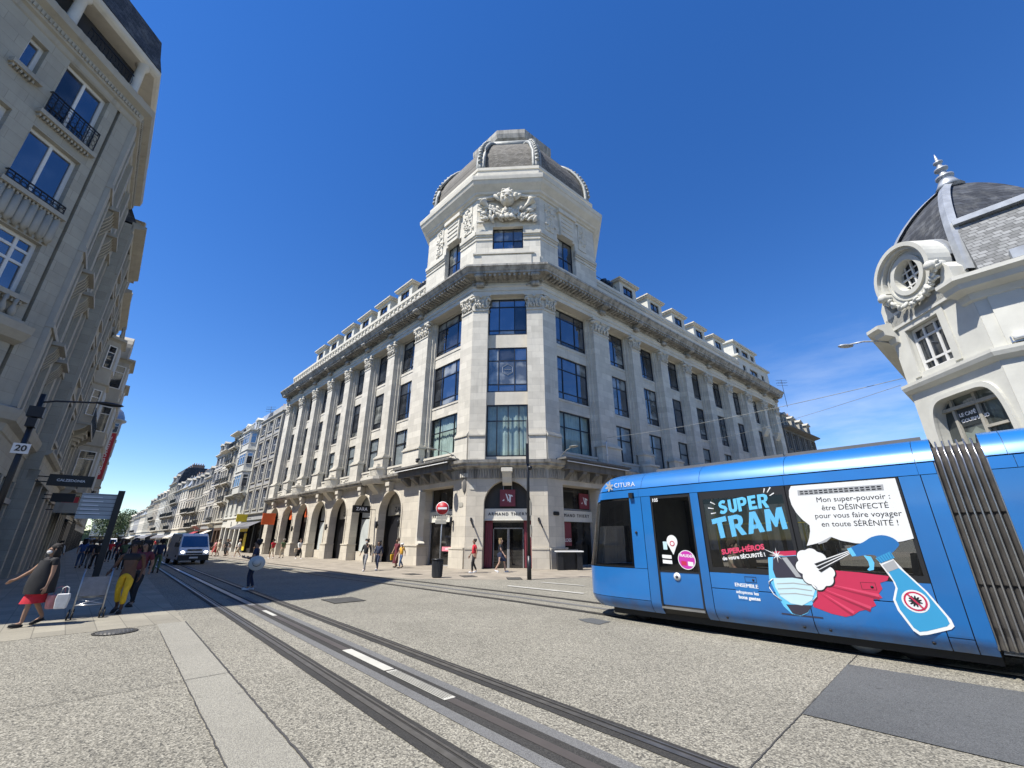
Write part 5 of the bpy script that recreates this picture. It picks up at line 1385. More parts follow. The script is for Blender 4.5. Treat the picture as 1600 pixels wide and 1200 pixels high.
def plan(a):
    if a >= 1.3: return Vector((a, 0)), Vector((0, -1))
    a = max(a, -1.17)
    def at(a):
        for i in range(6):
            if PA[i] >= a >= PA[i+1]:
                t = (PA[i]-a)/(PA[i]-PA[i+1]); g = lambda k: Vector(PX[min(max(k, 0), 6)]) if k <= 6 else Vector((PX[5][0], 2.4-PX[5][1]))
                p0 = g(i-1) if i else Vector((1.75, 0)); p1, p2, p3 = g(i), g(i+1), g(i+2)
                return .5*((2*p1)+(p2-p0)*t+(2*p0-5*p1+4*p2-p3)*t*t+(3*p1-p0-3*p2+p3)*t**3)
    p = at(a); q = at(max(a-.02, -1.169)); q2 = at(min(a+.02, 1.3)); d = (q2-q).normalized()
    return p, Vector((d.y, -d.x))
IN = [(.24,.15), (.30,.085), (.38,.03), (.48,0), (2.62,0), (2.80,.02), (2.94,.07), (3.06,.16), (3.15,.29), (3.21,.47), (3.23,.8), (3.235,1.2)]
def inset_z(z):
    for (z0, i0), (z1, i1) in zip(IN, IN[1:]):
        if z <= z1: return i0+(i1-i0)*max(0, (z-z0)/(z1-z0))
    return 1.2
def surf(a, z, off=0, far=False):
    p, n = plan(a); d = inset_z(z)+off
    wn = max(0, min(1, (1.3-a)/1.5)); lean = max(0, z-1.15)*.20*wn - .06*wn*max(0, 1-abs(z-.8)/.6)
    q = p-n*d
    y = q.y
    return (q.x+lean, 2.4-y if far else y, z)
def patch(a0, a1, zs, off=0, far=False, da=.16, mb=None, mat=0):
    mb = mb or MB()
    n = 1 if a0 >= 1.29 else max(2, int((a1-a0)/.08))
    xs = [a0+(a1-a0)*k/n for k in range(n+1)]
    vs = [surf(a, z, off, far) for z in zs for a in xs]; m = n+1
    fs = [(j*m+i, j*m+i+1, (j+1)*m+i+1, (j+1)*m+i) for j in range(len(zs)-1) for i in range(n)]
    mb.add(vs, fs, mat, True); return mb
def zr(a, b): return [a]+[z for z, _ in IN if a+.001 < z < b-.001]+[b]
def pobj(name, a0, a1, z0, z1, mat, far=False, off=0, parent=None):
    mb = patch(a0, a1, zr(z0, z1), off, far); me = mb.mesh(name, M_[mat], False)
    return put(name, me, parent or tram)
g = .006
LOW = [(-1.165, 1.55), (1.55, 1.79), (2.70, 2.88), (2.88, 4.475), (4.475, 6.05), (6.05, 6.31), (6.31, 6.5)]
for far in (False, True):
    for i, (a0, a1) in enumerate(LOW):
        if i == 0:
            pobj('body_panel', a0+g*0, a1-g, .485, 1.10, 'tblue', far); pobj('skirt_panel', a0, a1-g, .25, .475, 'tblue', far)
        elif i in (3, 4):
            pobj('body_panel', a0+g, a1-g, .835, 1.105, 'tblue', far); pobj('body_panel', a0+g, a1-g, .25, .822, 'tblue', far)
        elif i == 5:
            pobj('body_panel', a0+g, a1-g, .44, 2.615, 'tblue', far); pobj('skirt_panel', a0+g, a1-g, .25, .43, 'tblue', far)
        else:
            pobj('body_panel', a0+g, a1-g*(i < 6), .25, 2.615, 'tblue', far)
    pobj('body_panel', 1.235, 1.55-g, 1.11, 2.615, 'tblue', far)
    pobj('body_panel', -1.165, .10, 2.585, 2.80, 'tblue', far)
    for a0, a1 in ((.10, 1.50), (1.50, 4.48), (4.48, 6.30), (6.30, 6.5)): pobj('cant_rail', a0, a1-.004, 2.625, 2.795, 'tblue', far)
    for a0, a1 in ((-1.165, .98), (.98, 1.57), (1.57, 2.93), (2.93, 4.51), (4.51, 6.30), (6.30, 6.52)): pobj('roof_panel', a0+.004, a1-.004, 2.815, 3.235, 'tblue', far)
    # door: glazed leaf over a blue panel, deep black gaskets
    dd = pobj('door', 1.825, 2.665, .44, 1.06, 'tblue', far, .02)
    gs = MB(); y0, y1 = (.0, .05) if not far else (2.35, 2.4)
    gs.box(1.79, 1.825, y0+.004, y1, .38, 2.6); gs.box(2.665, 2.70, y0+.004, y1, .38, 2.6); gs.box(1.825, 2.665, y0+.008, y1, 2.55, 2.6); gs.box(1.825, 2.665, y0+.012, y1, 1.06, 1.09)
    gs.build('door_gasket', M_['tblack'], dd); pobj('door_pane', 1.825, 2.665, 1.09, 2.55, 'tglass', far, .015, dd)
    sl = MB(); sl.box(1.8, 2.69, y0-.01 if not far else y0, y1 if not far else y1+.01, .37, .41); sl.build('door_sill', M_['steel'], dd)
    # windows with black borders
    for a0, a1, z0 in ((2.89, 4.465, 1.11), (4.485, 6.045, 1.11)):
        w_ = MB(); y0, y1 = (.002, .04) if not far else (2.36, 2.398)
        w_.box(a0, a0+.07, y0, y1, z0, 2.615); w_.box(a1-.05, a1, y0, y1, z0, 2.615); w_.box(a0+.07, a1-.05, y0, y1, z0, z0+.09); w_.box(a0+.07, a1-.05, y0, y1, 2.47, 2.615)
        wo = w_.build('window', M_['tblack'], tram); pobj('pane', a0+.07, a1-.05, z0+.09, 2.47, 'tglass', far, .008, wo)
    wo = pobj('cab_window', .10, 1.225, 1.14, 2.575, 'tglass', far, .004)
    fr = MB(); 
    for z0, z1 in ((1.115, 1.17), (2.0, 2.575)): patch(.10, 1.225, [z0, z1], .012, far, mb=fr)
    for a0, a1 in ((.10, .15), (1.17, 1.225)): patch(a0, a1, [1.17, 2.0], .012, far, mb=fr)
    fr.build('window_border', M_['tblack'], wo, None, False)
    # dark inner skin behind the panel joints
    ik = MB(); patch(-1.165, 6.5, zr(.26, 1.09), .03, far, mb=ik); patch(-1.165, 6.5, zr(2.6, 3.2), .03, far, mb=ik)
    for a0, a1 in ((1.23, 1.83), (2.66, 2.95), (4.42, 4.53), (6.0, 6.5)): patch(a0, a1, [1.09, 2.6], .03, far, mb=ik)
    ik.build('inner_skin', M_['tblack'], tram, None, False)
pobj('windscreen', -1.165, .09, 1.11, 2.575, 'tglass'); pobj('windscreen', -1.165, .09, 1.11, 2.575, 'tglass', True)
fl = MB(); fl.box(.3, 6.4, .15, 2.25, .36, .40); fl.box(.3, 6.4, .2, 2.2, 2.66, 2.7); fl.box(1.42, 1.47, .1, 2.3, .4, 2.66); fl.box(6.35, 6.4, .1, .8, .4, 2.66); fl.box(6.35, 6.4, 1.6, 2.3, .4, 2.66); fl.build('interior', M_['tinside'], tram)
for x, yy, f in ((3.15, .5, 1), (3.15, 1.9, 1), (4.0, .5, -1), (4.0, 1.9, -1), (4.8, .5, 1), (4.8, 1.9, 1), (5.6, .5, -1), (5.6, 1.9, -1)):
    s_ = MB(); s_.box(x-.22, x+.22, yy-.22, yy+.22, .78, .86)
    xb = x-f*.26; s_.prism([(xb-.05, .86), (xb-.05-f*.08, 1.5), (xb+.03-f*.08, 1.5), (xb+.05, .86)], yy-.22, yy+.22, 'y'); s_.box(x-.04, x+.04, yy-.04, yy+.04, .4, .78); s_.build('seat', M_['tseat'], tram)
hp = MB()
for x in (2.85, 4.45, 6.0): hp.tube([(x, .75, .4), (x, .75, 2.66)], .018, 6); hp.tube([(x, 1.7, .4), (x, 1.7, 2.66)], .018, 6)
hp.tube([(2.9, .6, 2.0), (6.0, .6, 2.0)], .015, 6); hp.build('grab_pole', M_['yellow'], tram)
uf = MB(); uf.box(.4, 6.5, .3, 2.1, .12, .36); uf.box(7.1, 13, .3, 2.1, .12, .36); uf.build('underframe', M_['tdark'], tram)
for x in (1.0, 5.0, 5.6, 8.9, 10.4):
    for yy in (.55, 1.85):
        wh = MB(); M = Matrix.Translation((x, yy, .29)) @ Matrix.Rotation(pi/2, 4, 'X'); wh.lathe([(.1,-.07),(.27,-.07),(.29,-.02),(.29,.05),(.22,.07),(.1,.06)], seg=20, M=M); wh.build('wheel', M_['tdark'] if x != 5.0 else M_['zinc'], tram)
rb = MB(); rb.box(1.7, 6.4, .75, 1.65, 3.235, 3.27); rb.box(1.65, 4.4, .70, .75, 3.235, 3.30); rb.box(4.45, 6.42, .70, .75, 3.235, 3.30); rb.build('roof_equipment', plain('roof_grey', (.10,.10,.10), .6), tram)
# concertina joint
bl = MB(); nrib = 7; 
def outline(i): return [(i, .34), (.02+i, .5)]+[(inset_z(z)+i, z) for z in (.6, 2.6, 2.8, 2.94, 3.04)]
for k in range(nrib*2+1):
    pass
xs = [6.505+(7.045-6.505)*k/(nrib*2) for k in range(nrib*2+1)]
vs = []; fs = []
for k, x in enumerate(xs):
    i = .13 if k % 2 else .07
    o = outline(i); o = o+[(2.4-y, z) for y, z in o[::-1]]
    vs += [(x, y, z) for y, z in o]; m = len(o)
for k in range(len(xs)-1): fs += [(k*m+j, k*m+j+1, (k+1)*m+j+1, (k+1)*m+j) for j in range(m-1)]
bl.add(vs, fs); be = bl.build('bellows', plain('grey_bellows_fabric', (.075,.07,.065), .8, mottle=.3, mscale=6), tram, None, False)
for k in range(0, nrib*2+1, 2):
    rb = MB(); o = outline(.035); x = xs[k]
    rb.tube([(x, y, z) for y, z in o]+[(x, .35, 3.13)], .013, 5); rb.build('bellows_rib', M_['steel'], be)
for z in (1.12, 2.06):
    sm = MB(); 
    for k in range(len(xs)-1): sm.bar((xs[k], (.13 if k % 2 else .07)-.004, z), (xs[k+1], (.07 if k % 2 else .13)-.004, z), .012)
    sm.build('bellows_seam', M_['tblack'], be)
# second car of the set
for far in (False, True):
    for a0, a1, z0, z1, mt in ((7.05,7.5,.25,2.615,'tblue'),(7.5,8.2,.25,1.1,'tblue'),(8.2,13.0,.25,1.1,'tblue'),(7.05,7.30,2.625,2.795,'tblue'),(7.30,13,2.625,2.795,'tblue'),(7.04,7.26,2.815,3.235,'tblue'),(7.26,9.2,2.815,3.235,'tblue'),(9.2,13,2.815,3.235,'tblue')):
        pobj('body_panel', a0, a1-.006, z0, z1, mt, far)
    pobj('window', 7.5, 12.9, 1.11, 2.61, 'tglass', far); pobj('inner_skin', 7.06, 13, .26, 3.2, 'tblack', far, .05)
cap = MB(); o = [(inset_z(z)+.01, z) for z, _ in IN[:-1]]; o = o+[(2.4-y, z) for y, z in o[::-1]]; cap.prism(o, 7.052, 7.06, 'x'); cap.prism(o, 6.47, 6.478, 'x'); cap.build('end_wall', M_['tblack'], tram)

# ---- film artwork, small fittings
_ly = [0]
def decal(name, poly, mat, layer=1, parent=None, th=.0008):
    mb = MB(); y = -.002-.0016*layer; mb.prism(poly, y-th, y, 'y'); return mb.build(name, M_[mat], parent or tram)
def bez(pts, n=5, closed=True):
    P = [Vector(p) for p in pts]; out = []; m = len(P)
    for i in range(m):
        p0, p1, p2, p3 = P[i-1], P[i], P[(i+1) % m], P[(i+2) % m]
        for k in range(n):
            t = k/n; out.append(tuple(.5*((2*p1)+(p2-p0)*t+(2*p0-5*p1+4*p2-p3)*t*t+(3*p1-p0-3*p2+p3)*t**3)))
    return out
def circ(cx, cz, r, n=28, rz=None): return [(cx+r*cos(2*pi*k/n), cz+(rz or r)*sin(2*pi*k/n)) for k in range(n)]
def T(body, size, mat, x, z, rot=0, layer=2, parent=None, **k): return text(body, size, M_[mat], parent or tram, x, -.002-.0016*layer, z, R(rot), name='lettering', extrude=.0006, **k)
def arcT(body, size, mat, x, z, rot, pitch, layer=2, wob=(), **k):
    for i, ch in enumerate(body):
        d = (i-(len(body)-1)/2)*pitch; w_ = wob[i % len(wob)] if wob else 0
        T(ch, size, mat, x+d*cos(R(rot)), z+d*sin(R(rot))+.008*w_, rot+w_, layer, **k)
GL = dict(T=[(0,.75),(0,1),(.82,1),(.82,.75),(.54,.75),(.54,0),(.27,0),(.27,.75)], A=[(0,0),(.27,1),(.57,1),(.84,0),(.58,0),(.53,.2),(.425,.2),(.425,.4),(.49,.4),(.42,.70),(.35,.4),(.415,.4),(.415,.2),(.31,.2),(.26,0)],
 M=[(0,0),(.08,1),(.34,1),(.5,.55),(.66,1),(.92,1),(1.0,0),(.75,0),(.71,.55),(.56,.15),(.44,.15),(.29,.55),(.25,0)], R=[(0,0),(0,1),(.5,1),(.72,.88),(.76,.68),(.68,.5),(.56,.43),(.8,0),(.52,0),(.33,.36),(.275,.36),(.275,.56),(.46,.56),(.5,.68),(.46,.8),(.26,.8),(.26,0)],
 P=[(0,0),(0,1),(.5,1),(.72,.88),(.76,.68),(.7,.48),(.5,.36),(.275,.36),(.275,.56),(.46,.56),(.5,.68),(.46,.8),(.26,.8),(.26,0)], E=[(0,0),(0,1),(.62,1),(.62,.78),(.26,.78),(.26,.61),(.55,.61),(.55,.4),(.26,.4),(.26,.22),(.64,.22),(.64,0)],
 U=[(0,1),(0,.25),(.1,.08),(.35,0),(.6,.08),(.7,.25),(.7,1),(.45,1),(.45,.3),(.35,.22),(.25,.3),(.25,1)], S=[(.0,.12),(.12,.32),(.3,.22),(.42,.25),(.43,.34),(.1,.5),(.02,.68),(.08,.88),(.28,1),(.5,1),(.66,.9),(.54,.72),(.4,.79),(.28,.76),(.28,.68),(.6,.52),(.7,.32),(.6,.1),(.4,0),(.15,.02)])
def chunky(word, x, z, w, h, rot, mat, wob, shear=.12):
    adv = [max(p[0] for p in GL[c])+.07 for c in word]; tot = sum(adv); u = 0
    for c, a_, wb in zip(word, adv, wob):
        k = w/tot; ca, sa = cos(R(rot+wb)), sin(R(rot+wb)); ox_, oz_ = x+u*k*cos(R(rot)), z+u*k*sin(R(rot)); pts = []
        for px_, pz_ in GL[c]: X_, Z_ = px_*k+shear*pz_*h, pz_*h; pts.append((ox_+X_*ca-Z_*sa, oz_+X_*sa+Z_*ca))
        decal('lettering', pts, mat, 1); u += a_
chunky('SUPER', 3.27, 2.16, .92, .25, 6.5, 'tlight', (4,0,2,0,-3))
chunky('TRAM', 3.11, 1.70, 1.32, .375, 8.5, 'thalf', (3,1,0,-2))
for c, L_ in (((3.20, 2.36, 150), .1), ((3.16, 2.28, 170), .11), ((3.19, 2.20, 188), .1), ((4.12, 2.52, 70), .08), ((4.18, 2.52, 52), .11), ((4.21, 2.46, 28), .09)):
    x, z, a_ = c; dx, dz = cos(R(a_)), sin(R(a_)); decal('motion_stroke', [(x-dz*.006, z+dx*.006), (x+dz*.006, z-dx*.006), (x+dx*L_+dz*.011, z+dz*L_-dx*.011), (x+dx*L_-dz*.011, z+dz*L_+dx*.011)], 'twhite')
T('SUPER-HÉROS', .125, 'tcape_l', 3.56, 1.52, 8, bold=.005, shear=.1); T('de votre SÉCURITÉ !', .09, 'twhite', 3.56, 1.40, 7, bold=.003)
bub = [(4.585,2.60),(6.015,2.60),(6.015,1.715)]+[(5.88,1.675),(5.7,1.645),(5.5,1.632),(5.3,1.645),(5.12,1.685),(5.0,1.74),(4.9,1.69),(4.78,1.64),(4.62,1.60),(4.68,1.72),(4.72,1.84),(4.73,1.93),(4.64,2.03),(4.57,2.15),(4.53,2.28),(4.52,2.42),(4.54,2.53)]
decal('speech_bubble', [(5.25+(p[0]-5.25)*1.006, 2.13+(p[1]-2.13)*1.012-.004) for p in bub if True], 'tblack', 1); decal('speech_bubble', bub, 'twhite', 2)
decal('bubble_fold', [(4.99,1.745),(5.0,1.735),(4.92,1.665),(4.8,1.625),(4.79,1.64)], 'tgrey', 3)
decal('vent_panel', [(4.66,2.43),(5.84,2.43),(5.85,2.52),(4.67,2.52)], 'tgrey', 3)
for k in range(16):
    for q in (0, 1): decal('vent_slot', [(4.70+k*.071, 2.445+q*.036), (4.75+k*.071, 2.445+q*.036), (4.75+k*.071, 2.465+q*.036), (4.70+k*.071, 2.465+q*.036)], 'tblack', 4)
for s_, z in (('Mon super-pouvoir :', 2.335), ('être DÉSINFECTÉ', 2.20), ('pour vous faire voyager', 2.075), ('en toute SÉRÉNITÉ !', 1.94)): T(s_, .118, 'tblack', 5.40, z, 0, 3, bold=.0003, shear=.06)
cape = [(4.60,1.12),(4.9,1.23),(5.25,1.215),(5.60,1.18),(5.57,1.12),(5.47,1.08),(5.48,1.0),(5.42,.93),(5.45,.87),(5.33,.84),(5.35,.76),(5.24,.70),(5.12,.66),(5.04,.60),(4.93,.56),(4.75,.585),(4.52,.66),(4.5,.9)]
decal('cape', cape, 'tcape', 1)
for a_, b_ in (((4.62,.98),(5.28,.72)), ((4.66,.9),(5.05,.63)), ((4.66,1.05),(5.42,.9))):
    a_ = Vector(a_); b_ = Vector(b_); n_ = (b_-a_).normalized(); n_ = Vector((-n_.y, n_.x)); decal('cape_fold', [tuple(a_), tuple(b_-n_*.022), tuple(b_+n_*.022)], 'tcape_l', 2); decal('cape_fold', [tuple(a_-n_*.03), tuple(b_-n_*.06), tuple(b_-n_*.025)], 'tcape_d', 2)
decal('cape', [(4.05,1.42),(4.1,1.50),(4.44,1.52),(4.44,1.44)], 'tcape', 1)
# plain tram-front shape wearing a mask
decal('tram_drawing', [(3.98,1.40),(4.44,1.45),(4.62,1.2),(4.62,.86),(4.50,.68),(4.42,.56),(4.30,.50),(4.18,.52),(4.08,.62),(4.0,.8),(3.93,1.05),(3.96,1.25)], 'tlight', 2)
decal('tram_drawing_window', [(4.06,1.40),(4.42,1.44),(4.56,1.2),(4.56,1.07),(4.04,1.07),(4.02,1.2)], 'tnavy', 3); decal('tram_drawing_window', [(4.20,1.40),(4.28,1.41),(4.44,1.1),(4.36,1.1)], 'tgrey', 4)
decal('tram_drawing_bumper', [(4.12,.66),(4.50,.68),(4.42,.57),(4.30,.51),(4.19,.53)], 'tnavy', 3)
decal('mask_drawing', [(4.0,1.06),(4.3,1.085),(4.58,1.05),(4.6,.92),(4.52,.76),(4.36,.665),(4.2,.68),(4.06,.78),(4.0,.92)], 'tmask', 4)
for z in (.98, .90, .82): decal('mask_fold', [(4.04,z),(4.3,z+.03),(4.55,z+.01),(4.55,z-.004),(4.3,z+.014),(4.04,z-.012)], 'tgrey', 5)
st = MB(); st.tube([(3.99,-.012,1.05),(3.92,-.012,1.0),(3.91,-.012,.9),(3.96,-.012,.8),(4.06,-.012,.72)], .008, 5); st.tube([(4.58,-.012,1.05),(4.63,-.012,.95),(4.6,-.012,.82),(4.52,-.012,.74)], .008, 5); st.build('mask_drawing_string', M_['twhite'], tram)
decal('motion_stroke', [(4.02,.52),(4.62,.52),(4.62,.50),(4.02,.50)], 'tnavy', 2)
star = [(4.13+(.13 if k % 4 == 0 else .10 if k % 2 == 0 else .022)*cos(pi*k/8), 1.44+(.13 if k % 4 == 0 else .10 if k % 2 == 0 else .022)*sin(pi*k/8)) for k in range(16)]
decal('sparkle', star, 'twhite', 5); decal('sparkle', [(3.9,1.56),(4.1,1.45),(4.11,1.465)], 'twhite', 5)
pf = [(4.55,1.42,.11),(4.66,1.46,.10),(4.76,1.40,.10),(4.84,1.20,.09),(4.78,1.10,.11),(4.66,1.02,.10),(4.56,1.10,.10),(4.50,1.26,.11),(4.62,1.25,.16),(4.72,1.25,.13)]
out = []
for k in range(72):
    a_ = 2*pi*k/72; r = 0
    for x, z, q in pf:
        dx, dz = x-4.65, z-1.24; b_ = dx*cos(a_)+dz*sin(a_); c_ = dx*dx+dz*dz-q*q; D_ = b_*b_-c_
        if D_ > 0: r = max(r, b_+sqrt(D_))
    out.append((4.65+r*cos(a_), 1.24+r*sin(a_)))
decal('spray_cloud', [(4.65+(p[0]-4.65)*1.06, 1.24+(p[1]-1.24)*1.06) for p in out], 'tblack', 5); decal('spray_cloud', out, 'twhite', 6)
for a_, b_ in (((4.70,1.32),(5.19,1.525)), ((4.72,1.27),(5.19,1.505)), ((4.74,1.22),(5.19,1.485))):
    decal('spray_jet', [(a_[0]-.02,a_[1]+.02), (a_[0]+.02,a_[1]-.02), b_, (b_[0], b_[1]+.01)], 'twhite', 7)
    decal('spray_jet', [(a_[0]-.03,a_[1]-.0), (a_[0]+.0,a_[1]-.03), (b_[0], b_[1]-.004)], 'tblack', 8)
bo = [(5.53,1.36),(5.70,1.44),(5.80,1.26),(5.98,1.0),(6.14,.66),(6.15,.58),(6.11,.54),(5.85,.44),(5.76,.42),(5.70,.47),(5.59,.72),(5.57,.86),(5.64,1.03),(5.63,1.12)]
decal('bottle', bo, 'twhite', 4); cb = (5.82, .88)
ins = [(cb[0]+(p[0]-cb[0])*.88, cb[1]+(p[1]-cb[1])*.90) for p in bo]; ins[0] = (5.60,1.27); ins[1] = (5.745,1.30)
decal('bottle', ins, 'tbottle', 5); decal('bottle_neck', [(5.56,1.335),(5.71,1.41),(5.745,1.30),(5.60,1.235)], 'tgrey', 6)
decal('trigger_head', bez([(5.18,1.55),(5.40,1.66),(5.52,1.735),(5.66,1.765),(5.78,1.72),(5.83,1.64),(5.79,1.58),(5.70,1.50),(5.54,1.44),(5.50,1.47),(5.40,1.475),(5.24,1.45)], 3), 'tmid', 6)
decal('trigger_collar', [(5.50,1.43),(5.70,1.53),(5.73,1.44),(5.545,1.36)], 'tbottle', 7)
for k in range(6): decal('trigger_collar', [(5.52+k*.033,1.435+k*.016),(5.53+k*.033,1.44+k*.016),(5.565+k*.03,1.37+k*.015),(5.555+k*.03,1.365+k*.015)], 'tmid', 8)
decal('nozzle', [(5.17,1.56),(5.23,1.58),(5.27,1.46),(5.215,1.445)], 'tlight', 7); decal('trigger', [(5.36,1.47),(5.45,1.45),(5.47,1.36),(5.44,1.26),(5.38,1.245),(5.36,1.26),(5.40,1.30),(5.40,1.38)], 'tlight', 5)
decal('virus_sign', circ(5.82,.86,.15), 'twhite', 6); decal('virus_sign', circ(5.82,.86,.128), 'tcape', 7); decal('virus_sign', circ(5.82,.86,.105), 'twhite', 8)
vr = [(5.82+(.075 if k % 3 else .045)*cos(2*pi*k/33), .86+(.075 if k % 3 else .045)*sin(2*pi*k/33)) for k in range(33)]
decal('virus_sign', vr, 'tblack', 9); decal('virus_sign', [(5.735,.955),(5.755,.965),(5.905,.765),(5.885,.755)], 'tcape', 10)
decal('notice_film', [(3.31,.66),(3.70,.66),(3.72,.955),(3.33,.955)], 'tmid', 1)
T('ENSEMBLE', .088, 'twhite', 3.52, .905, -2, 2, bold=.003); T('adoptons les', .075, 'twhite', 3.52, .79, -2, 2, bold=.002); T('bons gestes', .078, 'twhite', 3.54, .705, -2, 2, bold=.003)
T('105', .10, 'twhite', 1.895, 2.52, 0, -4, bold=.003)
tr_ = []
T('CITURA', .15, 'twhite', 1.13, 2.925, -1, -24, spacing=1.1)
for k in range(6):
    a_ = pi*k/6*2+.3; decal('operator_emblem', [(.70+.03*cos(a_+1.5), 2.92+.03*sin(a_+1.5)), (.70+.12*cos(a_+.15), 2.92+.12*sin(a_+.15)), (.70+.12*cos(a_-.15), 2.92+.12*sin(a_-.15)), (.70+.03*cos(a_-1.5), 2.92+.03*sin(a_-1.5))], 'tgrey', -28 if k % 2 else -29)
decal('sticker', circ(2.18,1.66,.115)[:15][::1]+[(2.18,1.40)], 'twhite', -6) if False else decal('sticker', [(2.18+.12*cos(pi*k/12-.25*pi+0), 1.66+.13*sin(pi*k/12-.25*pi)) for k in range(19)]+[(2.18,1.40)], 'twhite', -6)
decal('sticker', circ(2.18,1.62,.055), 'tcape', -5); decal('sticker', circ(2.18,1.62,.035), 'twhite', -4)
decal('sticker', circ(2.45,1.31,.185), 'twhite', -6); decal('sticker', circ(2.45,1.31,.17), 'tmagenta', -5)
T('FRAUDER', .075, 'twhite', 2.45, 1.385, -4, -4, bold=.002); 
decal('sticker', [(2.33,1.21),(2.44,1.20),(2.44,1.28),(2.33,1.29)], 'tcape', -4); decal('sticker', [(2.47,1.20),(2.58,1.19),(2.58,1.27),(2.47,1.28)], 'twhite', -4)
decal('sticker', [(1.92,1.33),(2.13,1.32),(2.13,1.39),(1.92,1.40)], 'twhite', -6); decal('sticker', [(1.92,1.23),(2.13,1.22),(2.13,1.29),(1.92,1.30)], 'twhite', -6); decal('sticker', [(1.97,1.50),(2.06,1.50),(2.06,1.66),(1.97,1.66)], 'tmask', -6)
bt = MB(); M = Matrix.Translation((2.2, .012, .985)) @ Matrix.Rotation(pi/2, 4, 'X'); bt.lathe([(.07,-.012),(.075,0),(.07,.016)], seg=20, M=M); bt.build('door_button', M_['twhite'], tram)
M = Matrix.Translation((2.2, -.006, .98)) @ Matrix.Rotation(pi/2, 4, 'X'); bt = MB(); bt.lathe([(.03,-.0),(.03,.006)], seg=12, M=M); bt.build('door_button', M_['tnavy'], tram)
for x in (3.07, 4.31, 4.67, 5.88):
    rv = MB(); M = Matrix.Translation((x, .06, .335)) @ Matrix.Rotation(pi/2+.5, 4, 'X'); rv.lathe([(.022,-.02),(.022,.012),(.01,.016)], seg=10, M=M); rv.build('rivet', M_['tdark'], tram)
for x0, x1, z0, z1 in ((3.52,3.71,.97,1.06), (5.23,5.41,.975,1.075)):
    h = MB(); 
    for a_, b_ in (((x0,z0),(x1,z0)),((x1,z0),(x1,z1)),((x1,z1),(x0,z1)),((x0,z1),(x0,z0))): h.bar((a_[0],-.003,a_[1]),(b_[0],-.003,b_[1]),.006,.004)
    M = Matrix.Translation((x1-.05, -.004, z0+.04)) @ Matrix.Rotation(pi/2, 4, 'X'); h.lathe([(.018,-.004),(.02,.004)], seg=10, M=M); h.build('hatch', M_['tblack'], tram)
mc = MB(); mc.box(1.28, 1.38, -.07, .01, 2.60, 2.72); mc.ball((1.36, -.01, 1.85), (.03,.035,.03)); mc.build('rear_camera', M_['tblack'], tram)
# ------------------------------------------------------------------ signs on the corner building (things of their own)
ORM = Matrix.Translation((ORG.x, ORG.y, 0))
def on(F, x, y, z): return tuple(ORM @ F @ Vector((x, y, z)))
def fascia(lb, F, az, x, y, w, txt, size=.40, tx=0):
    r = thing('shop_sign', lb, 'sign', on(F, x, y, 2.9), arz(az), 'cream shop fascias')
    b = MB(); b.box(-w/2, w/2, -.05, .06, 0, .68); b.box(-w/2-.03, w/2+.03, -.07, .08, -.05, .0); b.build('sign_board', M_['cream'], r)
    text(txt, size, M_['letter'], r, tx, -.06, .34, bold=.008, spacing=1.35); return r
fascia('cream fascia with dark lettering over the corner entrance arch', FC, azC, cxa, .46, 3.0, 'ARMAND THIERY', .255)
fascia('cream fascia with dark lettering half hidden behind the no-entry sign', FL, 135, -3.33, .88, 3.78, 'ARMAND THIERY', .31)
fascia('cream fascia with dark lettering over the shop window next to the tram nose', FR, 50.3, 3.33, .88, 3.78, 'ARMAND THIERY', .31)
def at_panel(lb, F, az, x, y, z, hang):
    r = thing('logo_sign', lb, 'sign', on(F, x, y, z), arz(az), 'burgundy logo panels')
    b = MB(); b.box(-.5, .5, -.04, .04, 0, 1.05); b.build('sign_board', M_['burgundy'], r)
    e = MB(); y_ = -.05
    e.prism([(-.36,.34),(-.22,.46),(-.22,.34)], y_, -.04, 'y'); e.prism([(-.14,.80),(-.06,.76),(.1,.36),(.02,.3),(-.02,.42)], y_, -.04, 'y')
    e.prism([(.02,.76),(.3,.70),(.36,.6),(.22,.62),(.2,.3),(.24,.26),(.08,.26),(.11,.3),(.11,.62)], y_, -.04, 'y'); e.build('emblem', M_['letter_w'], r)
    if hang:
        h = MB(); 
        for x_ in (-.28, .28): h.bar((x_, 0, 1.05), (x_, 0, 1.5), .03)
        h.build('hanger', M_['steel'], r)
at_panel('burgundy square logo panel hanging under the keystone of the corner arch', FC, azC, cxa, .35, 3.72, True)
at_panel('burgundy square logo panel inside the shop window next to the tram nose', FR, 50.3, 4.45, .85, 3.75, False)
for F, az, x, z, lb in ((FL, 135, -2.6, .95, 'pink window strip low on the shop glass behind the litter bin'), (FR, 50.3, 2.6, .8, 'pale window strip low on the shop glass next to the tram nose')):
    r = thing('window_strip', lb, 'sticker', on(F, x, .90, z), arz(az)); b = MB(); b.box(-1.0, 1.0, 0, .012, 0, .28); b.build('film', M_['pink'] if F is FL else M_['stone_grey2'], r); text('SOLDES  SOLDES', .16, M_['letter_w'], r, 0, -.006, .14, bold=.004)
r = thing('poster', 'dusky pink poster standing behind the shop glass next to the tram nose', 'poster', on(FR, 2.5, .92, 1.3), arz(50.3)); b = MB(); b.box(-.55, .55, 0, .02, 0, 1.5); b.build('sheet', M_['burgundy'], r)
text('SOLDES', .3, M_['letter_w'], r, 0, -.012, .35, bold=.004)
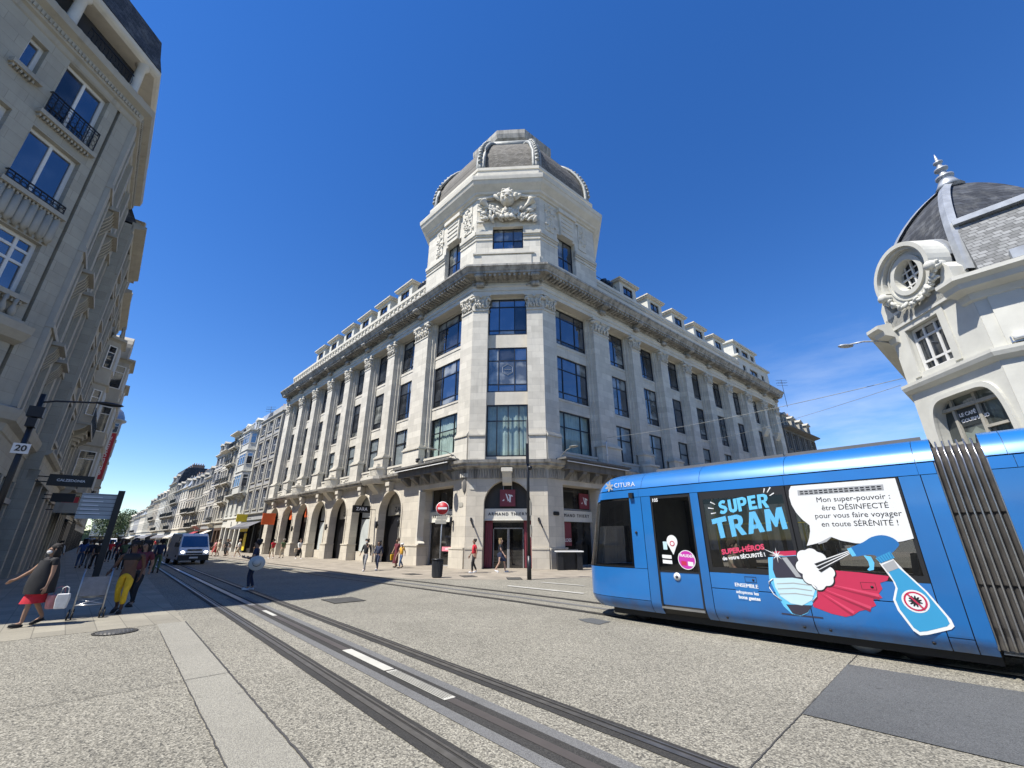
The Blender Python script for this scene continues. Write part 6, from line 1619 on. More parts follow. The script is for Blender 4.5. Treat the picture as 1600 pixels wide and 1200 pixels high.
def hang_sign(lb, s, z, w, h, mat, txt=None, tm='letter_w', F=FL, az=135, out=.55, size=.2):
    r = thing('hanging_sign', lb, 'sign', on(F, -s, 0, z), arz(az+90), 'projecting shop signs')    # board sticks out at right angles to the wall
    b = MB(); b.box(out-w*0, out+w, -.06, .06, 0, h); b.build('sign_board', M_[mat], r)
    h_ = MB(); h_.box(0, out, -.02, .02, h*.8, h*.8+.04); h_.box(0, out, -.02, .02, h*.2, h*.2+.04); h_.build('bracket', M_['black'], r)
    if txt: text(txt, size, M_[tm], r, out+w/2, -.068, h/2, bold=.006, spacing=1.15)
    # (local -y of this frame looks up the street towards the camera)
    return r
def flat_sign(lb, s, y, z, w, h, mat, txt=None, tm='letter_w', size=.3, name='shop_sign', group=None):
    r = thing(name, lb, 'sign', on(FL, -s, y, z), arz(135), group); b = MB(); b.box(-w/2, w/2, -.03, .03, 0, h); b.build('sign_board', M_[mat], r)
    if txt: text(txt, size, M_[tm], r, 0, -.04, h/2, bold=.008, spacing=1.2)
    return r
def proj_sign(lb, s, z, w, h, mat, txt, size, tm='letter_w'):
    p = on(FL, -s, -.15, z)
    r = thing('hanging_sign', lb, 'sign', p, arz(45+0), 'projecting shop signs')
    b = MB(); b.box(-w-.35, -.35, -.07, .07, 0, h); b.build('sign_board', M_[mat], r)
    k = MB(); k.box(-.35, .2, -.02, .02, h*.45, h*.45+.05); k.build('bracket', M_['black'], r)
    if txt: text(txt, size, M_[tm], r, -.35-w/2, -.078, h/2, bold=.008, spacing=1.15)
proj_sign('black projecting sign with white letters between the first two arches', 11.95, 3.75, 1.5, .55, 'black', 'ZARA', .34)
proj_sign('orange square sign projecting at the last arch of the left facade', 35.6, 3.35, 1.4, 1.3, 'orange', None, .3)
flat_sign('grey transom with dark letters in the first full arch', 9.45, .86, 3.6, 2.6, .8, 'stone_grey2', 'ZARA', 'letter', .55)
flat_sign('grey transom with dark letters in the third arch', 19.05, .86, 3.6, 2.6, .8, 'stone_grey2', 'ZARA', 'letter', .55)
flat_sign('orange panel hanging in the fifth arch', 28.2, .4, 4.0, .9, 1.35, 'orange')
flat_sign('orange panel hanging in the sixth arch', 32.9, .5, 3.9, 1.6, 1.1, 'orange')
for s, lb in ((7.9, 'dark wall sconce on the pier right of the first arch'), (11.2, 'dark wall sconce left of the first arch'), (21.1, 'dark wall sconce on the pier left of the third arch'), (30.3, 'dark wall sconce between the orange signs'), (1.9-.6, 'dark wall sconce on the corner pier left of the entrance')):
    r = thing('wall_lamp', lb, 'wall lamp', on(FL, -s, -.02, 2.55), arz(135), 'wall sconces'); b = MB(); b.lathe([(.05,0),(.09,.1),(.09,.5),(.06,.55)], (0, -.16), 10); b.build('lamp_body', M_['black'], r); k = MB(); k.box(-.05, .05, -.08, .0, .2, .3); k.build('bracket', M_['black'], r)
for x, lb in ((.45, 'leaning dark banner bracket left of the entrance arch'), (4.75, 'leaning dark banner bracket right of the entrance arch')):
    r = thing('wall_bracket', lb, 'bracket', on(FC, x, -.02, 2.4), arz(azC)); b = MB(); b.bar((-.1, -.05, .5), (.12, -.35, 0), .07); b.build('bracket_arm', M_['black'], r); b = MB(); b.box(-.16, -.04, -.05, .0, .4, .6); b.build('plate', M_['black'], r)
def plate(lb, F, az, x, z, w, h, mat, y=-.01, txt=None, octa=False, size=.1):
    r = thing('wall_plate', lb, 'plaque', on(F, x, y, z), arz(az)); b = MB()
    if octa: c = min(w, h)*.25; b.prism([(-w/2+c,0),(w/2-c,0),(w/2,c),(w/2,h-c),(w/2-c,h),(-w/2+c,h),(-w/2,h-c),(-w/2,c)], -.02, 0, 'y')
    else: b.box(-w/2, w/2, -.02, 0, 0, h)
    b.build('plaque', M_[mat], r)
    if txt: text(txt, size, M_['letter'], r, 0, -.024, h/2)
plate('pale bracket-cornered plaque high on the entrance pier', FC, azC, .38, 4.75, .42, .3, 'stone_plain', octa=True)
plate('grey street name plate on the left face of the corner pier', FL, 135, -.55, 3.7, .45, .28, 'stone_grey2', octa=True)
plate('dark oval plate on the shaded face of the corner pier', FR, 50.3, .7, 3.15, .55, .24, 'black', octa=True)
r = thing('oval_shield', 'dark oval stone shield under the ledge at the corner pier', 'relief', on(FL, -.2, -.05, 4.6), arz(115)); b = MB(); b.ball((0, 0, .45), (.17, .07, .5), 12, 8); b.build('shield', M_['stone_dark'], r)
b = MB(); 
for k in range(4): b.box(-.3+k*.16, -.2+k*.16, -.12, 0, .95, 1.2)
b.build('crest', M_['stone_plain'], r)
def wall_lamp(lb, F, az, x, z, dx):
    r = thing('street_lamp', lb, 'street lamp', on(F, x, -.1, z), arz(az), 'bracket lamps on the corner building')
    b = MB(); b.tube([(0,0,-.35),(0,-.3,.0),(dx*.5,-.9,.28),(dx,-1.6,.36)], .025, 6); b.box(-.04,.04,-.12,.06,-.6,-.1); b.build('lamp_arm', M_['lead'], r)
    b = MB(); b.ball((dx*1.15,-1.8,.36), (.26,.36,.06), 10, 6); b.build('lamp_head', M_['lead'], r)
wall_lamp('grey bracket lamp on the ledge left of the entrance', FL, 135, -.9, 7.0, -.5)
wall_lamp('grey bracket lamp on the ledge right of the entrance', FR, 50.3, 1.0, 6.95, -.35)
for s, lb in ((34.0, 'thin bracket lamp over the sixth arch of the left facade'),):
    wall_lamp(lb, FL, 135, -s, 7.3, -.6)
cam_ = thing('security_camera', 'small black camera on the pilaster pedestal left of the corner', 'camera', on(FL, -5.6, -.2, 7.3), arz(135)); b = MB(); b.box(-.1,.25,-.25,-.1,0,.14); b.ball((0,-.18,-.05), .12, 8, 6); b.build('camera_body', M_['black'], cam_); b = MB(); b.box(-.04,.04,-.12,.05,.02,.1); b.build('bracket', M_['white'], cam_)
wf = thing('downpipe', 'white downpipe on the pilaster pedestal above the tram nose', 'pipe', on(FR, 6.0, -.35, 6.7), 0); b = MB(); b.tube([(0,0,0),(0,0,1.9),(.1,.1,2.1)], .05, 6); b.build('pipe', M_['white'], wf); b = MB(); b.box(-.08,.08,-.05,.1,.9,.97); b.build('clip', M_['steel'], wf)

# ------------------------------------------------------------------ street furniture
bn = thing('litter_bin', 'dark grey slatted litter bin on the pavement under the no-entry sign', 'litter bin', (-3.56, 21.8, 0))
b = MB(); b.lathe([(.20,0),(.22,.04),(.25,.72),(.255,.78)], seg=24); b.build('bin_body', M_['black'], bn)
b = MB(); 
for k in range(24): a_ = 2*pi*k/24; b.bar((.225*cos(a_), .225*sin(a_), .05), (.262*cos(a_), .262*sin(a_), .76), .035, .02)
b.build('slats', plain('grey_slat', (.035,.037,.04), .6), bn); b = MB(); b.lathe([(.24,.77),(.29,.78),(.29,.83),(.2,.84)], seg=24); b.build('rim', M_['black'], bn)
ne = thing('road_sign', 'round red no-entry sign on a thin grey post behind the litter bin', 'road sign', (-3.85, 24.2, 0), R(0))
b = MB(); b.tube([(0,0,0),(0,0,3.6)], .035, 8); b.build('post', M_['zinc'], ne)
M = Matrix.Translation((0, -.05, 3.32)) @ Matrix.Rotation(pi/2, 4, 'X'); b = MB(); b.lathe([(.36,-.012),(.36,.0),(.35,.012)], seg=32, M=M); dsc = b.build('disc', M_['letter_w'], ne)
M = Matrix.Translation((0, -.068, 3.32)) @ Matrix.Rotation(pi/2, 4, 'X'); b = MB(); b.lathe([(.335,-.004),(.335,.004)], seg=32, M=M); b.build('disc_face', M_['red'], dsc); b = MB(); b.box(-.25, .25, -.082, -.076, 3.265, 3.375); b.build('white_bar', M_['letter_w'], dsc)
for z0, z1, x in ((2.72, 2.92, 0), (2.5, 2.7, -.05)):
    b = MB(); b.box(-.3+x, .3+x, -.06, -.045, z0, z1); b.build('small_plate', M_['stone_grey2'], ne)
pl_ = thing('lamp_post', 'tall slim dark pole at the pavement edge in front of the entrance', 'pole', (.78, 20.75, 0))
b = MB(); b.tube([(0,0,0),(0,0,1.0)], .10, 12); b.tube([(0,0,1.0),(0,0,7.45)], [.085,.055], 10); b.build('post', M_['black'], pl_)
b = MB(); b.box(-.09,.06,-.1,.06,5.2,6.2); b.ball((.1,-.02,5.0), .12, 8, 6); b.build('signal_box', M_['black'], pl_)
for z0, z1 in ((2.75, 3.45), (1.8, 2.35)):
    b = MB(); b.box(.06,.10,-.1,.1,z0,z1); b.tube([(.06,0,z1),(.14,0,z1-.05),(.16,0,(z0+z1)/2),(.14,0,z0+.05),(.06,0,z0)], .016, 6); b.build('bracket', M_['stone_grey2'], pl_)
ct = thing('utility_cabinet', 'dark counter-like cabinet with a white top by the right corner pier', 'cabinet', (3.45, 27.2, 0), R(2))
b = MB(); b.box(-.75,-.42,-.3,.3,0,1.0); b.box(-.42,.7,-.05,.3,0,.98); b.box(.4,.72,-.3,.3,.001,.99); b.build('cabinet_body', M_['black'], ct); b = MB(); b.box(-.85,.8,-.38,.34,1.0,1.06); b.build('cabinet_top', M_['white'], ct)
# wayfinding totem
tt = thing('direction_sign', 'grey slatted direction board on a dark leaning-looking totem by the left crowd', 'sign', (-14.75, 16.25, 0), R(40))
b = MB(); b.box(-.07,.12,-.08,.08,0,3.42); b.build('post', M_['black'], tt)
b = MB(); b.box(-1.02,-.07,-.03,.03,2.4,3.28); bo_ = b.build('board', plain('grey_board', (.42,.45,.45), .5), tt)
b = MB()
for k in range(6): b.box(-1.025,-.068,-.034,.034,2.53+k*.14,2.545+k*.14)
b.build('board_slat', M_['black'], bo_)
b = MB(); 
for k in range(5): b.box(-.95,-.4-.05*(k % 3),-.036,-.033,2.57+k*.14,2.60+k*.14)
b.build('board_text_line', M_['letter_w'], bo_)
# lamp post with a 20 plate at the left edge
lp = thing('street_lamp', 'black lamp post carrying a white 20 plate at the left edge', 'street lamp', (-13.75, 11.65, 0), R(40))
b = MB(); b.tube([(0,0,0),(0,0,1.1)], .11, 12); b.tube([(0,0,1.1),(0,0,5.7)], [.085,.06], 10); b.build('post', M_['black'], lp)
b = MB(); b.box(-.17,.17,-.11,-.09,3.94,4.22); pb_ = b.build('number_plate', M_['twhite'], lp); text('20', .23, M_['letter'], pb_, 0, -.118, 4.08, bold=.006)
b = MB(); b.tube([(0,0,5.45),(.3,0,5.55),(1.2,.0,5.68)], .028, 6); b.build('lamp_arm', M_['black'], lp); b = MB(); b.ball((1.45,.0,5.68), (.34,.13,.06), 12, 6); b.build('lamp_head', M_['black'], lp)
b = MB(); b.box(-.16,.16,-.14,.1,5.0,5.3); b.box(-.1,.1,-.18,.1,4.7,4.95); b.build('control_box', M_['black'], lp)
# signs along the shaded row
ORL = Matrix.Translation((LP.x, LP.y, 0)) @ Matrix.Translation((.40, .37, 0)) @ Matrix.Rotation(arz(-43), 4, 'Z')
def shade_sign(name, lb, s, z, w, h, mat, txt=None, size=.25, vert=False, out=.5, tm='letter_w'):
    p = ORL @ Vector((s, -.05, z)); r = thing(name, lb, 'sign', tuple(p), arz(47), 'signs on the shaded row')
    b = MB(); b.box(out, out+w, -.08, .08, 0, h); b.build('sign_board', M_[mat], r); k = MB(); k.box(0, out, -.02, .02, h*.7, h*.7+.05); k.box(-.02, out, -.02, .02, h*.25, h*.25+.05); k.build('bracket', M_['black'], r)
    if txt:
        if vert:
            M = Matrix.Translation((out+w/2, -.088, h/2)) @ Matrix.Rotation(-pi/2, 4, 'Y') @ Matrix.Rotation(pi/2, 4, 'X'); put('lettering', text_mesh(txt, size, M_[tm], bold=.01), r, M)
        else: text(txt, size, M_[tm], r, out+w/2, -.088, h/2, bold=.004)
shade_sign('hanging_sign', 'dark blue shop sign board projecting over the left pavement', 7.2, 4.0, 1.5, .5, 'black', 'CALZEDONIA', .15, out=.35)
shade_sign('banner_sign', 'tall red vertical banner with pale letters on the shaded row', 47, 8.2, .85, 5.4, 'red', 'GALERIES LAFAYETTE', .47, True, .6)
for s, z, w, h, m, lb in ((12.5, 3.6, .9, .45, 'black', 'small black shop sign behind the dark blue one'), (16.5, 3.2, 1.0, .6, 'stone_grey2', 'small grey shop sign on the shaded row'), (20.5, 3.9, .8, .5, 'red', 'small red shop sign on the shaded row'), (25, 3.4, 1.0, .5, 'cream', 'small cream shop sign on the shaded row'), (31, 3.6, .9, .9, 'black', 'square black shop sign far down the shaded row')):
    shade_sign('hanging_sign', lb, s, z, w, h, m, out=.3)
proj_sign('yellow projecting sign above the yellow shop', 47.6, 4.0, 1.3, 1.0, 'yellow', None, .3)
flat_sign('yellow fascia of the small shop under the grey office building', 49.6, -.12, 2.75, 3.6, .5, 'yellow')
flat_sign('yellow lit display panel by the door of the small yellow shop', 48.3, -.10, .3, 1.1, 2.2, 'yellow')
flat_sign('cream fascia over the wide door of the white oriel house', 57.0, -.12, 3.4, 6.0, 1.15, 'cream')
em = thing('emblem', 'small dark leaf-like emblem on the cream fascia of the white house', 'emblem', on(FL, -57.0, -.17, 3.6), arz(135)); b = MB(); b.prism([(-.05,0),(.3,.02),(.32,.2),(.1,.26),(.02,.7),(-.12,.7),(-.18,.25)], -.02, 0, 'y'); b.build('emblem_shape', M_['letter'], em)

# catenary and lamp wires
def wire(lb, pts, r=.012, sag=.25):
    P = [Vector(p) for p in pts]; out = []
    for a_, b_ in zip(P, P[1:]):
        for k in range(12): t_ = k/12; q = a_.lerp(b_, t_); q.z -= sag*4*t_*(1-t_); out.append(q)
    out.append(P[-1]); o = P[0]; m = MB(); m.tube([tuple(p-o) for p in out], r, 4); ob = m.build('overhead_wire', M_['lead']); ob.location = o; tag(ob, lb, 'wire')
wire('thin overhead wire from the white corner house to the big right-hand facade', [(QP.x+.05, QP.y+.1, 7.2), tuple(on(FR, 6.2, -.3, 9.0))])
wire('lower thin overhead wire sagging across the right-hand street', [(QP.x+.05, QP.y+.3, 7.0), tuple(on(FR, 17.5, -.2, 10.0))], .009, .3)
# aerials on the far roofs
for p, lb in (((-40.5, 67.5, 19.5), 'spiky television aerial above the grey office building'), ((39.5, 57.5, 20.5), 'television aerial above the dark mansard building')):
    r = thing('aerial', lb, 'aerial', p); b = MB(); b.tube([(0,0,-1),(0,0,3.2)], .03, 5); b.build('mast', M_['iron'], r); b = MB()
    for z in (2.3, 2.7, 3.1): b.tube([(-.8,0,z),(.8,0,z)], .02, 4)
    for k in range(5): b.tube([(-.6+.3*k,-.4,2.7),(-.6+.3*k,.4,2.7)], .015, 4)
    b.build('antenna_bars', M_['iron'], r)

# ------------------------------------------------------------------ van and far cars
def headlight(): 
    m, nt, b = newmat('lit_headlight'); b.inputs['Emission Color'].default_value = (1,.97,.9,1); b.inputs['Emission Strength'].default_value = 6; return m
M_['hl'] = headlight(); M_['vanwhite'] = plain('van_white', (.80,.81,.82), .3, coat=.5, mottle=.03); M_['tyre'] = plain('tyre_rubber', (.015,.015,.015), .85)
M_['carglass'] = glass_dark('car_pane', (.01,.012,.015), .06)
def van(lb, loc, az, body, s=1.0, lit=True, name='van', cat='van'):
    r = thing(name, lb, cat, loc, arz(az)-pi/2); r.scale = (s,)*3        # local +y is the way it faces
    side = [(2.45,.32),(2.5,.55),(2.46,.95),(2.25,1.12),(1.62,1.98),(1.45,2.12),(-2.2,2.16),(-2.42,2.0),(-2.45,.5),(-2.4,.32)]
    b = MB(); n = len(side); wd = lambda z: .93 if z < 1.1 else .93-.13*(z-1.1)/1.05
    for sx in (-1, 1): pass
    vs = [(-wd(z), y, z) for y, z in side]+[(wd(z), y, z) for y, z in side]
    b.add(vs, [list(range(n)), [n+k for k in range(n)][::-1]]+[(k, n+k, n+(k+1) % n, (k+1) % n) for k in range(n)])
    bo_ = b.build('body', M_[body], r)
    md_ = bo_.modifiers.new('bevel', 'BEVEL'); md_.width = .06; md_.segments = 2; md_.limit_method = 'ANGLE'
    def lerp_side(t, off): 
        y = 2.25+(1.62-2.25)*t; z = 1.12+(1.98-1.12)*t; nn = Vector((.86, .63)); return y+nn.x*off, z+nn.y*off
    w_ = MB(); (ya, za), (yb, zb) = lerp_side(.06, .012), lerp_side(.94, .012); w_.add([(-.82,ya,za),(.82,ya,za),(.74,yb,zb),(-.74,yb,zb)], [(0,1,2,3)]); w_.build('windscreen', M_['carglass'], r, None, False)
    for sx in (-1, 1):
        w_ = MB(); w_.add([(sx*.935,2.05,1.16),(sx*.935,1.1,1.16),(sx*.85,1.1,1.86),(sx*.85,1.62,1.86)], [(0,1,2,3)]); w_.build('side_window', M_['carglass'], r, None, False)
        h = MB(); h.ball((sx*.70, 2.42, .84), (.17,.08,.10), 10, 6); h.build('headlight', M_['hl'] if lit else M_['steel'], r)
        m_ = MB(); m_.box(sx*.95-.02 if sx > 0 else -1.17, 1.17 if sx > 0 else -.93, 1.85, 2.0, 1.2, 1.5); m_.build('mirror', M_['black'], r)
        for y in (1.55, -1.55):
            t_ = MB(); M = Matrix.Translation((sx*.82, y, .33)) @ Matrix.Rotation(pi/2, 4, 'Y'); t_.lathe([(.2,-.1),(.33,-.1),(.34,0),(.33,.1),(.2,.1)], seg=20, M=M); wo = t_.build('wheel', M_['tyre'], r)
            t_ = MB(); t_.lathe([(.19,-.09),(.19,.09)], seg=16, M=M); t_.build('rim', M_['steel'], wo)
    bp = MB(); bp.box(-.93,.93,2.40,2.56,.28,.66); bp.box(-.5,.5,2.44,2.52,.70,.80); bp.build('bumper', M_['black'], r)
    np_ = MB(); np_.box(-.26,.26,2.56,2.575,.42,.53); np_.build('number_plate', M_['twhite'], r)
    gr = MB(); 
    for z in (.93, 1.0): gr.box(-.45,.45,2.40,2.49,z,z+.04)
    gr.build('grille', M_['black'], r)
    return r
v0 = van('white van with lit headlights driving up the shaded street', (-24.9, 34.6, 0), 134, 'vanwhite')
for p, az, m, lb in (((-92, 103, 0), 137, 'vanwhite', 'small white van far down the street at the vanishing point'), ((-83, 88, 0), -43, 'zinc', 'small grey van far down the left kerb')):
    van(lb, p, az, m, .9, False)

# ------------------------------------------------------------------ trees at the end of the street
M_['leaf'] = plain('tree_leaf', (.05,.085,.03), .7, mottle=.5, mscale=1.2); M_['bark'] = plain('bark', (.08,.065,.05), .9)
def tree(lb, loc, h, r, seed):
    rr = random.Random(seed); t = thing('street_tree', lb, 'tree', loc, 0, 'trees at the end of the street')
    tk = MB(); tk.tube([(0,0,0),(.1,0,h*.3),(.0,.1,h*.6)], [.3,.22,.12], 8)
    for k in range(6): a_ = rr.uniform(0, 6.3); tk.tube([(0,0,h*(.25+.05*k)), (r*.6*cos(a_), r*.6*sin(a_), h*(.45+.07*k))], [.12,.04], 5)
    tk.build('trunk', M_['bark'], t)
    cr_ = MB(); cl = [(rr.gauss(0, r*.42), rr.gauss(0, r*.42), h*(.35+.6*rr.random()), r*rr.uniform(.22, .42)) for _ in range(26)]
    for x, y, z, q in cl:
        for _ in range(70):
            d = Vector((rr.gauss(0,1), rr.gauss(0,1), rr.gauss(0,1))).normalized()*q*(.6+.5*rr.random()); c = Vector((x, y, z))+d
            u = Vector((rr.gauss(0,1), rr.gauss(0,1), rr.gauss(0,1))).normalized(); v_ = u.orthogonal(); s_ = rr.uniform(.16, .34)
            cr_.add([c+u*s_, c+v_*s_*.6, c-u*s_, c-v_*s_*.6], [(0,1,2,3)])
    cr_.build('crown', M_['leaf'], t, None, False)
for i, (d, a_, h, r, lb) in enumerate(((250,-42.6,13,6,'leftmost tree closing the far end of the street'),(244,-41.7,12,5.5,'second tree from the left at the far end of the street'),(262,-41.0,14,6.5,'tallest tree at the far end of the street'),(250,-40.3,12,5,'tree nearest the sunlit row at the far end of the street'))):
    q = azv(a_)*d; tree(lb, (q.x, q.y, 0), h, r, i)
eb = house('apartment_block', 'pale flat-roofed block closing the far end of the street behind the trees', azv(-43.5)*290, 47, 30, 12, (3,3), 8, 'render_white', z0=4, roof='flat', detail=False, chim=0)
for nm, cl in (('hill', None),):
    hm = MB(); n = 40; vs = []
    for k in range(n+1):
        a_ = -60+34*k/n; d = azv(a_)*700; hh_ = 14+8*sin(k*.5)+5*sin(k*1.3); vs += [(d.x, d.y, -1), (d.x, d.y, hh_), (d.x*1.3, d.y*1.3, -1)]
    hm.add(vs, [(3*k, 3*k+3, 3*k+4, 3*k+1) for k in range(n)]+[(3*k+1, 3*k+4, 3*k+5, 3*k+2) for k in range(n)]); tag(hm.build('hill', plain('far_wood', (.06,.09,.05), .9, mottle=.4, mscale=.05), None, None, False), None, None, None, 'structure')
# ------------------------------------------------------------------ people
SKINS = {}
def cloth(name, col, rough=.85, mottle=.15): 
    if name not in M_: M_[name] = plain(name, col, rough, mottle=mottle, mscale=9)
    return name
for n_, c_ in (('skin_light', (.42,.27,.20)), ('skin_dark', (.10,.055,.035)), ('skin_tan', (.30,.18,.12)), ('hair_black', (.012,.010,.009)), ('hair_brown', (.05,.03,.018)), ('hair_grey', (.25,.23,.2)), ('hair_fair', (.28,.19,.1)),
    ('cloth_black', (.014,.014,.016)), ('cloth_navy', (.02,.028,.06)), ('cloth_white', (.60,.60,.58)), ('cloth_red', (.45,.015,.03)), ('cloth_yellow', (.62,.40,.02)), ('cloth_ochre', (.55,.30,.03)), ('cloth_jeans', (.06,.10,.19)),
    ('cloth_grey', (.25,.25,.25)), ('cloth_beige', (.45,.38,.28)), ('cloth_green', (.09,.13,.06)), ('cloth_maroon', (.12,.02,.03)), ('cloth_pink', (.5,.22,.22)), ('cloth_blue', (.04,.09,.25)), ('shoe_white', (.6,.6,.6)), ('shoe_dark', (.02,.02,.02))):
    cloth(n_, c_)
SKELS = {}
def skin_mesh(nodes, edges, root, name, mat, sub=2):
    """grow one continuous surface over a skeleton: nodes {key: (pos, radius)}"""
    keys = list(nodes); idx = {k: i for i, k in enumerate(keys)}
    me = bpy.data.meshes.new(name); me.from_pydata([nodes[k][0] for k in keys], [(idx[a], idx[b]) for a, b in edges], [])
    o = bpy.data.objects.new(name, me); COL.objects.link(o)
    sk = o.modifiers.new('skin', 'SKIN'); sk.use_smooth_shade = True; sk.branch_smoothing = .3
    if not me.skin_vertices: return None
    for i, k in enumerate(keys):
        r = nodes[k][1]; v = me.skin_vertices[0].data[i]; v.radius = r if isinstance(r, tuple) else (r, r); v.use_root = (k == root)
    ss = o.modifiers.new('sub', 'SUBSURF'); ss.levels = sub; ss.render_levels = sub
    dg = bpy.context.evaluated_depsgraph_get(); out = bpy.data.meshes.new_from_object(o.evaluated_get(dg))
    bpy.data.objects.remove(o); out.name = name; out.materials.clear(); out.materials.append(M_[mat])
    for p in out.polygons: p.use_smooth = True
    return out
def person(lb, loc, az, h=1.72, st=.0, skin='skin_light', top='cloth_white', sleeve=.5, bottom='trousers', bcol='cloth_black', blen=1.0, hair='hair_brown', hairstyle='short', shoes='shoe_dark', mask=None, pose=None, detail=False, group=None, wide=1.0, bare_mid=False, sit=False):
    r = thing('person', lb, 'person', loc, arz(az)-pi/2, group); s = h/1.75; r.scale = (s,)*3        # local +y is forward
    P = dict(pelvis=(0,0,.96), waist=(0,.01,1.09), chest=(0,.0,1.29), neck=(0,-.01,1.47), jaw=(0,.025,1.555), skull=(0,.01,1.645), crown=(0,-.005,1.70))
    for sg, n in ((-1,'l'), (1,'r')):
        f = st*(1 if n == 'l' else -1)
        P['sh'+n] = (sg*.175*wide, -.01, 1.42); P['el'+n] = (sg*.225*wide, -.03-f*.45, 1.14); P['wr'+n] = (sg*.225*wide, .06-f*.8, .91); P['ha'+n] = (sg*.222*wide, .085-f*.9, .83)
        P['hip'+n] = (sg*.09, 0, .91); kn_y = .03+f*.55; P['kn'+n] = (sg*.10, kn_y+(.06 if f < 0 else .02), .51); P['an'+n] = (sg*.095, f*1.0-.03, .085+(.07 if f < -.1 else 0)); P['to'+n] = (sg*.11, f*1.0+.13, .03+(.0 if f < 0 else .02))
    if pose: P.update(pose)
    Rr = dict(pelvis=.125*wide, waist=.11*wide, chest=.13*wide, neck=.052, jaw=.075, skull=.098, crown=.06)
    for n in 'lr': Rr.update({'sh'+n:.062,'el'+n:.043,'wr'+n:.028,'ha'+n:.036,'hip'+n:.09*wide,'kn'+n:.056,'an'+n:.038,'to'+n:.032})
    Rr.update(chest=.095*wide, neck=.047)
    if not bare_mid: Rr.update(pelvis=.105*wide, waist=.085*wide)
    E_ = [('pelvis','waist'),('waist','chest'),('chest','neck'),('neck','jaw'),('jaw','skull'),('skull','crown')]
    for n in 'lr': E_ += [('chest','sh'+n),('sh'+n,'el'+n),('el'+n,'wr'+n),('wr'+n,'ha'+n),('pelvis','hip'+n),('hip'+n,'kn'+n),('kn'+n,'an'+n),('an'+n,'to'+n)]
    N = {k: (P[k], Rr[k]) for k in P if k in Rr}
    N['nose'] = (tuple(Vector(P['skull'])+Vector((0,.115,-.03))), .014); E_.append(('skull','nose'))
    if detail:
        for n, sg in (('l',-1),('r',1)):
            ha = Vector(P['ha'+n]); d = (ha-Vector(P['wr'+n])).normalized(); side = Vector((0,1,0)) if abs(d.y) < .8 else Vector((0,0,1)); side = (side-d*side.dot(d)).normalized()
            inner = d.cross(side)*(1 if n == 'l' else -1)
            for q in range(4):
                L_ = (.075,.085,.08,.06)[q]; b0 = ha+d*.03+side*(.03-.02*q); m0 = b0+d*L_*.55+inner*.008; e0 = b0+d*L_+inner*.03
                N[f'f{n}{q}a'] = (tuple(b0), .011); N[f'f{n}{q}b'] = (tuple(m0), .009); N[f'f{n}{q}c'] = (tuple(e0), .008); E_ += [('ha'+n, f'f{n}{q}a'), (f'f{n}{q}a', f'f{n}{q}b'), (f'f{n}{q}b', f'f{n}{q}c')]
            t0 = ha-d*.01+side*.045; t1 = t0+d*.035+side*.03+inner*.015; N[f't{n}a'] = (tuple(t0), .012); N[f't{n}b'] = (tuple(t1), .010); E_ += [('ha'+n, f't{n}a'), (f't{n}a', f't{n}b')]
    body = put('body', skin_mesh(N, E_, 'pelvis', 'body', skin), r)
    # clothing over the same skeleton
    e = .02
    tn = {'pelvis': (tuple(Vector(P['pelvis'])+Vector((0,0,-.03))), .125*wide+e), 'waist': (P['waist'], .11*wide+e*1.4), 'chest': (P['chest'], .13*wide+e), 'neck': (tuple(Vector(P['neck'])+Vector((0,0,-.055))), .066)}
    te = [('pelvis','waist'),('waist','chest'),('chest','neck')]
    if bare_mid: tn.pop('pelvis'); te = te[1:]; tn['waist'] = (tuple(Vector(P['chest'])+Vector((0,.01,-.12))), .125*wide)
    for n in 'lr':
        a_, b_, c_ = Vector(P['sh'+n]), Vector(P['el'+n]), Vector(P['wr'+n]); tn['sh'+n] = (tuple(a_), .066+e*.5); te.append(('chest','sh'+n))
        if sleeve > 0:
            m_ = a_.lerp(b_, min(1, sleeve*1.6)) if sleeve < .62 else b_; tn['el'+n] = (tuple(m_), .052); te.append(('sh'+n,'el'+n))
            if sleeve >= .62: tn['wr'+n] = (tuple(b_.lerp(c_, (sleeve-.62)/.38)), .038); te.append(('el'+n,'wr'+n))
    put('top', skin_mesh(tn, te, 'chest' if bare_mid else 'pelvis', 'top', top), r)
    if bottom == 'trousers':
        bn_ = {'pelvis': (P['pelvis'], .135*wide), 'up': (tuple(Vector(P['pelvis'])+Vector((0,0,.06))), .122*wide)}; be_ = [('pelvis','up')]
        for n in 'lr':
            bn_['hip'+n] = (P['hip'+n], .098*wide+.004); bn_['kn'+n] = (P['kn'+n], .068 if blen > .5 else .075); be_ += [('pelvis','hip'+n),('hip'+n,'kn'+n)]
            if blen > .5: bn_['an'+n] = (tuple(Vector(P['kn'+n]).lerp(Vector(P['an'+n]), min(.94, blen))), .054*(1.25 if bcol == 'cloth_yellow' else 1)); be_.append(('kn'+n,'an'+n))
        put('trousers', skin_mesh(bn_, be_, 'pelvis', 'trousers', bcol), r)
    else:                                   # skirt or dress, flaring round both thighs
        zb = .95-blen*.6; m = MB(); seg = 18; lv = 6; vs = []
        ky = (P['knl'][1]+P['knr'][1])/2; sp = abs(P['knl'][1]-P['knr'][1])*.5
        for i in range(lv+1):
            t_ = i/lv; z = 1.06*(1-t_)+zb*t_
            for k in range(seg):
                a_ = 2*pi*k/seg; f = 1+.05*t_*sin(a_*5)
                vs.append(((.135+.03*t_)*wide*cos(a_)*f, ky*t_+(.125+.02*t_+sp*t_*.75)*sin(a_)*f, z))
        m.add(vs, [(i*seg+k, i*seg+(k+1) % seg, (i+1)*seg+(k+1) % seg, (i+1)*seg+k) for i in range(lv) for k in range(seg)], 0, True); m.build('skirt', M_[bcol], r, None, False)
